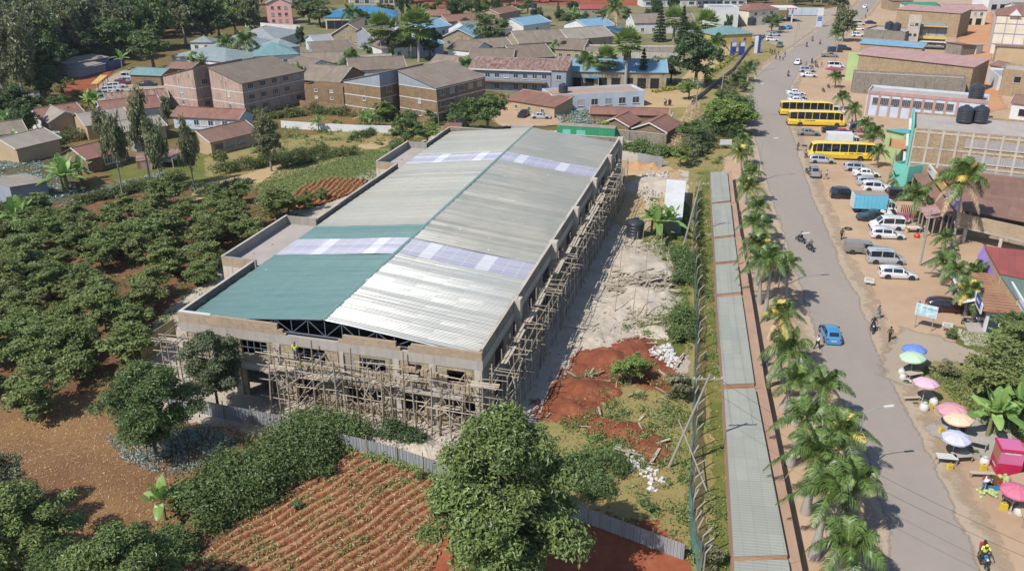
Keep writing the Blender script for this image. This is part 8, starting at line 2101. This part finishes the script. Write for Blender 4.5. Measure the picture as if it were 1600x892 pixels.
# ---- motorcycles
def moto(label, p, heading, tankm, cat='motorcycle', lean=0, lying=False):
 t = thing('motorcycle', label, cat, at(*p), -R(heading))
 if 'mt' not in _P:
  ty = MB()
  n = 18
  for k in range(n):
   a0, a1 = 2 * PI * k / n, 2 * PI * (k + 1) / n
   ty.beam((0, math.cos(a0) * .29, math.sin(a0) * .29), (0, math.cos(a1) * .29, math.sin(a1) * .29), .1, .08)
  rim = MB()
  for k in range(6): rim.beam((0, 0, 0), (0, math.cos(k * PI / 3) * .26, math.sin(k * PI / 3) * .26), .02)
  rim.tube([(-.07, 0, 0), (.07, 0, 0)], .05, 8)
  fr = MB(); fr.tube([(0, .45, .9), (0, .1, .5), (0, -.15, .4), (0, -.62, .3)], .035, 6); fr.tube([(0, .45, .85), (0, 0, .78), (0, -.55, .72), (0, -.75, .7)], .03, 6); fr.tube([(-.07, .45, .95), (-.07, .68, .3)], .028, 6); fr.tube([(.07, .45, .95), (.07, .68, .3)], .028, 6); fr.tube([(.12, -.3, .6), (.12, -.62, .3)], .02, 5); fr.tube([(-.12, -.3, .6), (-.12, -.62, .3)], .02, 5)
  _P['mt'] = dict(tyre=ty.mesh('wheel', M['tyre']), rim=rim.mesh('rim', M['rim']), frame=fr.mesh('frame', M['blacktrim']), seat=MB().hexa([(-.13, -.8, .74), (.13, -.8, .74), (.11, .05, .76), (-.11, .05, .76)], [(-.12, -.78, .86), (.12, -.78, .86), (.1, .03, .83), (-.1, .03, .83)]).mesh('seat', M['blacktrim']),
     tank=MB().lathe([(.05, -.2), (.13, -.12), (.15, .05), (.12, .2), (.05, .26)], 10, (0, 0, 0)).xf(Matrix.Translation((0, .22, .85)) @ Matrix.Rotation(-PI / 2, 4, 'X')).mesh('fuel_tank', PR, True), eng=MB().box(-.13, .13, -.15, .22, .28, .6).mesh('engine', M['chrome']), bar=MB().tube([(-.36, .32, 1.08), (-.15, .42, 1.0), (.15, .42, 1.0), (.36, .32, 1.08)], .018, 6).mesh('handlebar', M['blacktrim']),
     lamp=MB().lathe([(.03, -.06), (.09, 0), (.09, .04)], 10).xf(Matrix.Translation((0, .54, .9)) @ Matrix.Rotation(-PI / 2, 4, 'X')).mesh('headlight', M['headlight']), ex=MB().tube([(.14, .15, .3), (.16, -.3, .28), (.17, -.75, .36)], .035, 7).mesh('exhaust', M['chrome']), mud=MB().box(-.07, .07, .45, .9, .6, .63).box(-.08, .08, -.95, -.45, .62, .65).mesh('mudguard', M['blacktrim']))
 d = _P['mt']
 for y in (-.64, .7): w_ = obj('wheel', d['tyre'], t, (0, y, .32)); obj('rim', d['rim'], w_)
 for k in ('frame', 'seat', 'eng', 'bar', 'lamp', 'ex', 'mud'): obj({'eng': 'engine', 'bar': 'handlebar', 'lamp': 'headlight', 'ex': 'exhaust', 'mud': 'mudguard'}.get(k, k), d[k], t)
 o = obj('fuel_tank', d['tank'], t); o.material_slots[0].link = 'OBJECT'; o.material_slots[0].material = tankm
 t.rotation_euler = (0, R(lean), -R(heading))
 return t
def ridden(lb, p, hdg, tankm, shirt, hat=None, passenger=None):
 m = moto(lb, p, hdg, tankm); a = R(hdg); f = Vector((math.sin(a), math.cos(a), 0)); b = at(*p)
 person('ride', 'rider in %s on the %s' % (shirt, lb), b - f * .2, hdg, shirt, 'black', hat, z=.05)
 if passenger: person('ride', 'passenger in %s behind the rider on the %s' % (passenger, lb), b - f * .62, hdg, passenger, 'grey', None, z=.08)
ridden('motorcycle riding up the road above its neighbour', (1250, 379), 340, PK, 'black', 'grey'); ridden('motorcycle with orange helmeted rider near the street lamp', (1265, 392), 350, PK, 'grey', 'orange')
ridden('motorcycle with bright tank waiting at the junction', (1363, 518), 200, PR, 'navy'); ridden('motorcycle carrying two people at the bottom edge', (1535, 882), 190, PB, 'hiviz', 'hiviz', 'red')
ridden('motorcycle with red rider beside the road far away', (1231, 120), 200, PR, 'red'); ridden('motorcycle far up the road right of the pair', (1281, 70), 200, PR, 'pink'); ridden('motorcycle lower of the far pair on the road', (1260, 74), 200, PK, 'black'); ridden('motorcycle upper of the far pair on the road', (1269, 65), 200, PK, 'navy')
moto('black motorcycle parked before the bank kiosk steps', (1515, 508), 95, PK); moto('motorcycle parked beside the grey hatchback', (1261, 272), 180, PK)
for i, (x, y) in enumerate([(1294, 138), (1286, 144), (1272, 100), (1266, 108), (1276, 106), (1435, 338)]): moto('parked motorcycle standing among the street stalls', (x, y), rng.uniform(0, 360), PK)['group'] = 'parked motorcycles'

# ---- market umbrellas and stalls
def umbrella(label, p, m, r=1.35, h=2.15, tilt=(0, 0)):
 t = thing('market_umbrella', label, 'umbrella', at(*p)); t.rotation_euler = (tilt[0], tilt[1], rng.random())
 v = [(0, 0, h + .42)]; f = []; n = 8
 for ring, (rr, zz) in enumerate(((.5, .32), (.8, .17), (1.0, .0))):
  for k in range(n * 2):
   a = PI * k / n; s = 1 if k % 2 == 0 else .955; v.append((math.cos(a) * r * rr * s, math.sin(a) * r * rr * s, h + zz + (0 if k % 2 == 0 else -.03)))
 for k in range(n * 2):
  j = (k + 1) % (2 * n); f.append((0, 1 + k, 1 + j))
  for g_ in range(2): f.append((1 + g_ * 2 * n + k, 1 + (g_ + 1) * 2 * n + k, 1 + (g_ + 1) * 2 * n + j, 1 + g_ * 2 * n + j))
 for k in range(2 * n):
  j = (k + 1) % (2 * n); i0 = len(v); a, b = v[1 + 4 * n + k], v[1 + 4 * n + j]; v += [a, b, (b[0], b[1], b[2] - .14), (a[0], a[1], a[2] - .14)]; f.append((i0, i0 + 1, i0 + 2, i0 + 3))
 q = MB(); q.mark(); q.v = v; q.f = f; q.m = [0] * len(f); q.build('canopy', m, t)
 MB().tube([(0, 0, 0), (0, 0, h + .48)], .025, 6).build('pole', M['frame_white'], t)
 q = MB()
 for k in range(8): a = 2 * PI * k / 8; q.beam((0, 0, h - .25), (math.cos(a) * r * .55, math.sin(a) * r * .55, h + .27), .015)
 q.each('rib', M['chrome'], t)
 MB().lathe([(.22, 0), (.2, .1), (.05, .14)], 10).build('base', M['concrete'], t)
for lb, p, m, r in (('blue market umbrella, uppermost on the bank', (1424, 576), M['umb_blue'], 1.35), ('pale green market umbrella just below the blue one', (1423, 588), M['umb_green'], 1.4), ('pink market umbrella above the stall with the yellow can', (1440, 630), M['umb_pink'], 1.3), ('rose pink market umbrella behind the peach one', (1484, 672), M['umb_rose'], 1.4), ('peach market umbrella in front of the rose pink one', (1494, 688), M['umb_peach'], 1.35), ('pale lilac market umbrella above the white table', (1486, 716), M['umb_lilac'], 1.3), ('bright pink market umbrella over the pumpkin stall', (1578, 802), M['umb_hot'], 1.3)):
 umbrella(lb, p, m, r * .88, tilt=(R(rng.uniform(-5, 5)), R(rng.uniform(-5, 5))))
umbrella('faded red parasol cover by the plain white van', (1302, 120), car_paint('red', 'a82848'), 2.6)
GC = {'white': M['litterwhite'], 'yellow': plain('yellow_plastic', 'e0c02c', .4), 'blue': plain('blue_plastic', '3c8cc0', .4), 'teal': plain('teal_plastic', '4ca4a4', .4), 'red': plain('red_plastic', 'c83c28', .4), 'wood': M['plank'], 'grey': M['concrete']}
def goods(kind, label, p, c, s=1.0, cat=None, z=0):
 nm = {'crate': 'crate', 'sack': 'sack', 'can': 'jerrycan', 'basin': 'basin', 'table': 'table', 'heap': 'vegetable_heap', 'bench': 'bench'}[kind]
 t = thing(nm, label, cat or nm.replace('_', ' '), at(p[0], p[1]) + Vector((0, 0, z)), rng.uniform(-.5, .5)); t.scale = (s,) * 3; m = GC[c]
 if kind == 'crate':
  MB().box(-.3, .3, -.2, .2, 0, .03).box(-.3, -.28, -.2, .2, .03, .3).box(.28, .3, -.2, .2, .03, .3).box(-.28, .28, -.2, -.18, .03, .3).box(-.28, .28, .18, .2, .03, .3).build('box', m, t); MB().box(-.27, .27, -.17, .17, .2, .26).build('contents', LM['weed'], t)
 elif kind == 'sack': MB().lathe([(.2, 0), (.32, .1), (.34, .3), (.26, .5), (.12, .58), (.15, .66)], 10).build('sack_body', m, t, True); MB().lathe([(.13, .57), (.13, .6)], 8).build('tie', M['timber'], t)
 elif kind == 'can': MB().hexa([(-.16, -.1, 0), (.16, -.1, 0), (.16, .1, 0), (-.16, .1, 0)], [(-.15, -.09, .38), (.13, -.09, .38), (.13, .09, .38), (-.15, .09, .38)]).build('can_body', m, t); MB().tube([(-.1, 0, .38), (-.08, 0, .46), (.06, 0, .46), (.08, 0, .38)], .02, 5).build('handle', m, t); MB().lathe([(.03, .38), (.03, .43)], 8, (.0, .05, 0)).build('cap', M['blacktrim'], t)
 elif kind == 'basin': MB().lathe([(.2, 0), (.32, .2), (.34, .2), (.3, .17), (.18, .03)], 16).build('bowl', m, t, True); MB().lathe([(.25, .1), (.2, .2), (.05, .25)], 10).build('contents', LM['weed'], t, True)
 elif kind == 'table':
  MB().box(-.8, .8, -.4, .4, .7, .75).build('tabletop', m, t)
  MB().box(-.75, -.69, -.36, -.3, 0, .7).box(.69, .75, -.36, -.3, 0, .7).box(-.75, -.69, .3, .36, 0, .7).box(.69, .75, .3, .36, 0, .7).each('leg', M['timber'], t)
 elif kind == 'bench':
  MB().box(-.8, .8, -.15, .15, .42, .47).build('seat', m, t); MB().box(-.75, -.68, -.12, .12, 0, .42).box(.68, .75, -.12, .12, 0, .42).each('leg', M['timber'], t)
 else:
  q = MB(); r = random.Random(int(p[0]))
  for i in range(26):
   x, y = r.gauss(0, .32), r.gauss(0, .24); zz = .12 + max(0, .3 - .5 * math.hypot(x, y)) * r.random(); q.lathe([(.03, -.1), (.1, -.06), (.125, 0), (.1, .07), (.03, .1)], 7, (x, y, zz))
  q.each('gourd', plain('pale_green_gourd', 'b4c87c', .5), t)
for k, lb, p, c, s in (('sack', 'white sack left of the pale green umbrella', (1408, 584), 'white', 1), ('sack', 'second white sack by the pale green umbrella', (1410, 592), 'white', 1), ('basin', 'pale basin in front of the pale green umbrella', (1416, 598), 'white', 1.3), ('table', 'dark stall table under the pale green umbrella', (1426, 592), 'wood', 1),
 ('sack', 'large white sack in front of the pink umbrella', (1443, 641), 'white', 1.3), ('can', 'yellow jerrycan in front of the pink umbrella', (1453, 640), 'yellow', 1.4), ('sack', 'white sack right of the pink umbrella', (1458, 632), 'white', 1.2), ('basin', 'teal basin under the pink umbrella', (1447, 628), 'teal', 1.3), ('bench', 'wooden bench left of the pink umbrella', (1424, 627), 'wood', 1), ('crate', 'wooden crate beside the bench', (1430, 634), 'wood', 1.1),
 ('can', 'yellow jerrycan left of the peach umbrella', (1470, 676), 'yellow', 1.4), ('table', 'white table under the pale lilac umbrella', (1477, 724), 'white', 1.), ('table', 'pale blue table right of the white one', (1501, 721), 'grey', 1.), ('can', 'yellow jerrycan before the white table', (1483, 734), 'yellow', 1.5), ('crate', 'grey crate on the pale slab', (1508, 706), 'grey', 1.8), ('crate', 'second grey crate on the pale slab', (1518, 712), 'grey', 1.8), ('crate', 'pale crate nearest the white gravel slab corner', (1506, 694), 'white', 1.8), ('table', 'concrete grey table on the slab', (1520, 700), 'grey', 1.2),
 ('sack', 'white sack at the left foot of the red booth', (1537, 726), 'white', 1.2), ('can', 'yellow jerrycan at the left foot of the red booth', (1536, 735), 'yellow', 1.5), ('sack', 'pale bundle at the right foot of the red booth', (1584, 736), 'white', 1.3), ('bench', 'rough wooden bench left of the pumpkins', (1533, 747), 'wood', 1.2), ('heap', 'heap of pale green gourds behind the bright pink umbrella', (1560, 752), 'white', 1.3), ('heap', 'second heap of pale gourds right of the first', (1576, 752), 'white', .9), ('heap', 'heap of pale gourds in front of the leaning person', (1546, 773), 'white', 1.2),
 ('crate', 'orange red crate beside the leaning person', (1549, 757), 'red', 2.0), ('crate', 'blue crate below the orange red one', (1548, 763), 'blue', 1.6), ('can', 'yellow jerrycan below the bright pink umbrella', (1567, 797), 'yellow', 1.7), ('table', 'wooden table under the bright pink umbrella', (1584, 790), 'wood', 1.3), ('sack', 'white sack at the lower right corner of the stall', (1592, 804), 'white', 1.3),
 ('sack', 'yellowish goods pile by the open van', (1417, 362), 'yellow', 1.2), ('table', 'pale cloth covered table by the open van', (1425, 364), 'white', 1.2), ('basin', 'green basin at the clothes stall', (1438, 362), 'teal', 1.6), ('sack', 'red bundle at the clothes stall', (1432, 372), 'red', 1.2)):
 goods(k, lb, p, c, s)
# red booth
P0 = at(1555, 742); t = thing('red_booth', 'tall red and pink mobile payment booth with a recessed roof beside the gourd stall', 'booth', P0, R(-12)); PKm = plain('booth_pink', 'd86c9c', .4); PRm = plain('booth_red', 'c8184c', .4); PBr = plain('booth_side', 'b87c60', .5)
MB().box(0, 1.8, 0, 1.7, 0, 1.15).build('lower_body', PRm, t); MB().box(.02, 1.78, .02, 1.68, 1.15, 2.3).build('upper_body', PKm, t); MB().box(-.04, 1.84, -.04, 1.74, 2.3, 2.5).build('roof_rim', PRm, t); MB().box(.06, 1.74, .06, 1.64, 2.5, 2.53).build('roof', PKm, t); MB().box(-.012, .02, .1, 1.6, 1.15, 2.3).build('side_panel', PBr, t)
q = MB(); r = random.Random(8)
for i in range(11): q.box(.3 + i * .11, .38 + i * .11, -.012, .015, 2.08, 2.08 + r.uniform(.08, .14))
for i in range(5): q.box(-.03, -.014, .4 + i * .16, .5 + i * .16, .55, .55 + r.uniform(.12, .2))
q.build('lettering', M['frame_white'], t)
roofed('cardboard_sheet', 'large flat brown board lying beside the bright pink umbrella', 'board', [(1600, 812), (1650, 812), (1610, 735), (1578, 742)], [.9, .9, .9, .9], 0, None, 'ochre', .05)
# ---- street furniture
def lamp(label, b, h, arm, group=None, head=2.0):
 t = thing('street_lamp', label, 'street lamp', at(*b)); MB().tube([(0, 0, 0), (0, 0, h)], [.09, .05], 8).build('pole', M['steelpole'], t); a = Vector(arm)
 MB().tube([(0, 0, h), a * .5 + Vector((0, 0, h + .35)), a + Vector((0, 0, h + .45))], .04, 6).build('arm', M['steelpole'], t); MB().beam(a * .9 + Vector((0, 0, h + .44)), a * 1.35 + Vector((0, 0, h + .5)), .22, .1).build('lamp_head', M['frame_white'], t)
lamp('street lamp reaching over the road beside the third palm group', (1216, 452), 6.6, (2.2, .3, 0)); lamp('street lamp among the big palms with its arm over the road', (1330, 752), 6.4, (1.7, .2, 0)); lamp('street lamp at the bend of the main road', (1169, 187), 7.2, (2.0, .2, 0)); lamp('street lamp beside the upper palms', (1184, 285), 7.0, (2.0, .3, 0))
def upole(label, b, h, lean=(0, 0), cross=True, arm=2.4, r=.12, rot=0):
 t = thing('utility_pole', label, 'utility pole', at(*b)); e = Vector((lean[0], lean[1], h)); MB().tube([(0, 0, 0), e], [r * 1.2, r * .75], 8).build('pole', M['pole'], t)
 if cross:
  d = Vector((math.cos(rot), math.sin(rot), 0)) * arm / 2; c = e * .95; MB().beam(c - d, c + d, .1, .1).build('cross_arm', M['timber'], t)
  q = MB()
  for f in (-.9, -.4, .4, .9): q.lathe([(.04, 0), (.06, .06), (.04, .14)], 6, tuple(c + d * f + Vector((0, 0, .05))))
  q.each('insulator', M['frame_white'], t)
 return at(*b) + e * .95
tops = [upole('leaning concrete power pole crossing the shade net fence', (1045, 730), 9.2, (2.4, -.8)), upole('tall pale concrete power pole beside the white sheet shed', (1067, 388), 9.5, (1.6, 0)), upole('utility pole before the clothes stalls', (1437, 416), 7.7), upole('utility pole by the college fence below the large dark tree', (1086, 185), 8.5)]
upole('utility pole beside the tin outhouse', (202, 250), 9.5, (-.6, 0), False); upole('power pole on the verge above the bushes', (1124, 165), 7, (.3, 0)); upole('power pole at the road bend verge', (1188, 112), 8, (.4, 0)); upole('tall pole beside the fuel station kerb', (1240, 74), 8, (.4, 0), False); upole('thin pole rising over the aqua shop', (1384, 295), 6.5, (.6, 0), False); upole('utility pole beside the market palm', (1302, 107), 8, (.3, 0)); upole('second pole at the fuel station', (1248, 48), 8, (.3, 0), False); upole('weathered pole in front of the wood', (20, 175), 11, (-2.5, 0), False)
upole('thin white pole above the far left parapet', (688, 222), 10, (-.5, 0), False, r=.07); upole('broken timber pole lying across the net fence', (1106, 770), 4.4, (-2.0, 3.8), False, r=.06)
q = MB(); a, b = tops[0], at(1437, 416) + Vector((0, 0, 7.3))
def wire(a, b, sag, nm):
 q = MB(); pts = [a.lerp(b, k / 12) - Vector((0, 0, sag * 4 * (k / 12) * (1 - k / 12))) for k in range(13)]; q.tube(pts, .012, 3); return tag(q.build(nm, M['blacktrim']), None)
for i, (a, b, lb) in enumerate([(tops[0], tops[1], 'overhead wire along the shade net fence'), (tops[1], tops[3], 'overhead wire from the pale pole to the college fence'), (tops[0], at(1700, 900, 7), 'overhead wire crossing the road at the lower right')]):
 for k in (-.9, .9):
  o = wire(a + Vector((k, 0, 0)), b + Vector((k, 0, 0)), 1.0, 'overhead_wire'); tag(o, lb, 'wire', lb)
def board(label, pl, pr, z0, z1, tilt=0, m='white', legm='timber', extra=None):
 A_, B2 = at(*pl), at(*pr); W_ = (B2 - A_).length; t = thing('signboard', label, 'sign', A_, math.atan2(B2.y - A_.y, B2.x - A_.x))
 MB().tube([(.1, 0, 0), (.1, 0, z1)], .05, 6).tube([(W_ - .1, 0, 0), (W_ - .1, 0, z1)], .05, 6).each('leg', M[legm], t)
 MB().box(-.15, W_ + .15, -.08, -.055, z0, z1).build('board', M['frame_white'], t)
 if extra: extra(t, W_)
def bill(t, W_):
 MB().box(-.02, W_ + .02, -.1, -.082, 1.75, 2.95).build('printed_panel', M['bprint'], t)
 q = MB(); r = random.Random(2)
 for i in range(12): q.box(.5 + i * .14, .59 + i * .14, -.106, -.101, 2.6, 2.6 + r.uniform(.05, .1))
 q.build('lettering', M['signblue'], t)
g = NT('billboard_print'); M['bprint'] = g.done(g.ramp(g.noise(1.6, 3), [(.3, 'e0ece8'), (.48, 'bcd8dc'), (.58, '8cc0c8'), (.75, 'd4e4d0')]), .5)
board('white framed billboard with a pale blue map print on two brown legs', (1427, 512), (1456, 519), 1.65, 3.05, extra=bill)
def small(t, W_):
 q = MB(); r = random.Random(3);
 for k in range(2):
  for i in range(int(W_ / .13)): q.box(.05 + i * .13, .13 + i * .13, -.088, -.081, .85 - k * .16 + .1, .93 - k * .16 + .1)
 q.build('lettering', M['frame_grey'], t)
board('small white sign on short legs right of the billboard', (1472, 518), (1484, 520), .7, 1.2, extra=small)
board('small white roadside sign left of the white wagon', (1351, 446), (1362, 448), .5, 1.15, extra=small)
board('white sign behind the palms beside the shed steps', (1213, 600), (1224, 602), 1.0, 1.9, extra=small)
board('small white sign under the big palms', (1224, 660), (1233, 662), .5, 1.1, extra=small)
board('white sign at the start of the shed by the road bushes', (1125, 234), (1141, 234), .9, 2.0, extra=small)
def tyre_(lb, p, s=1.0, cat='tyre'):
 t = thing('tyre', lb, cat, at(*p)); t.scale = (s,) * 3; q = MB(); n = 20; q.mark()
 for i in range(n):
  a = 2 * PI * i / n
  for j in range(6): b = 2 * PI * j / 6; q.v.append(((.42 + .13 * math.cos(b)) * math.cos(a), (.42 + .13 * math.cos(b)) * math.sin(a), .12 + .12 * math.sin(b)))
 for i in range(n):
  for j in range(6): q.f.append((i * 6 + j, ((i + 1) % n) * 6 + j, ((i + 1) % n) * 6 + (j + 1) % 6, i * 6 + (j + 1) % 6)); q.m.append(0)
 q.build('tread', M['tyre'], t, True)
tyre_('old tyre lying on the dirt lot beside the walking person', (1325, 359), 1.1); tyre_('old tyre lying near the walking person by the lowest bus', (1257, 229), 1.); tyre_('tyre lying on the bank by the green umbrella', (1454, 578), 1.1)
t = thing('wooden_cart', 'rough wooden bench like cart with wheels beside the wide dark tree', 'cart', at(1496, 574), R(-18)); MB().box(0, 3.2, 0, .5, .5, .6).build('deck', M['timber'], t); MB().box(.1, .2, .1, .4, 0, .5).box(1.5, 1.6, .1, .4, 0, .5).box(3, 3.1, .1, .4, 0, .5).each('leg', M['timber'], t)
t = thing('log_pile', 'heap of dark logs beside the rough wooden cart', 'logs', at(1515, 586), R(-30)); q = MB()
for i in range(9): q.tube([(0, (i % 4) * .28, .15 + (i // 4) * .25), (2.2 + rng.random() * .5, (i % 4) * .28 + .05, .15 + (i // 4) * .25)], .13, 7)
q.each('log', M['bark'], t)
# hanging clothes at the stall: rails with garments
for i, (p, c, lb) in enumerate([((1416, 340), 'red', 'rail of red clothes beside the truck cab'), ((1432, 350), 'orange', 'rail of orange clothes beside the utility pole'), ((1445, 352), 'black', 'rail of dark clothes under the pink brown roof'), ((1460, 348), 'navy', 'rail of blue clothes under the pink brown roof'), ((1478, 356), 'denim', 'rail of pale clothes at the foot of the tall palm'), ((1332, 208), 'navy', 'rail of blue clothes beside the red sedan'), ((1345, 214), 'pink', 'rail of purple clothes behind the lowest bus'), ((1408, 352), 'pink', 'rail of pink clothes at the open van')]):
 t = thing('clothes_rail', lb, 'clothes rail', at(*p), rng.uniform(-.6, .6)); MB().tube([(-.9, 0, 0), (-.9, 0, 1.9), (.9, 0, 1.9), (.9, 0, 0)], .025, 6).build('rail', M['frame_grey'], t); q = MB()
 for k in range(7): x = -.8 + k * .26; q.hexa([(x - .04, -.3, .7 + rng.random() * .3), (x + .04, -.3, .8), (x + .05, .3, .75), (x - .04, .3, .8)], [(x - .02, -.22, 1.86), (x + .03, -.22, 1.86), (x + .03, .22, 1.86), (x - .02, .22, 1.86)])
 q.each('garment', CL[c], t)
# stall pole frame by the timber heap
for i, (x, y, h) in enumerate([(965, 452, 5.2), (1005, 452, 5.4), (1038, 455, 5.0), (960, 492, 4), (988, 500, 4.4), (1008, 498, 4.2)]):
 tag(stick(at(x, y), at(x, y) + Vector((.4, 1.2, h)), .05).build('upright_pole', M['timber']), 'thin upright timber pole standing in the timber heap', 'pole', 'poles standing in the timber heap')
for i, (x, y) in enumerate([(992, 400), (1004, 380), (1030, 398), (885, 238), (975, 222)]):
 tag(stick(at(x, y), at(x, y) + Vector((.2, 0, 3.4)), .05).build('upright_pole', M['timber']), 'thin upright timber pole in the yard behind the timber heap', 'pole', 'poles in the yard')
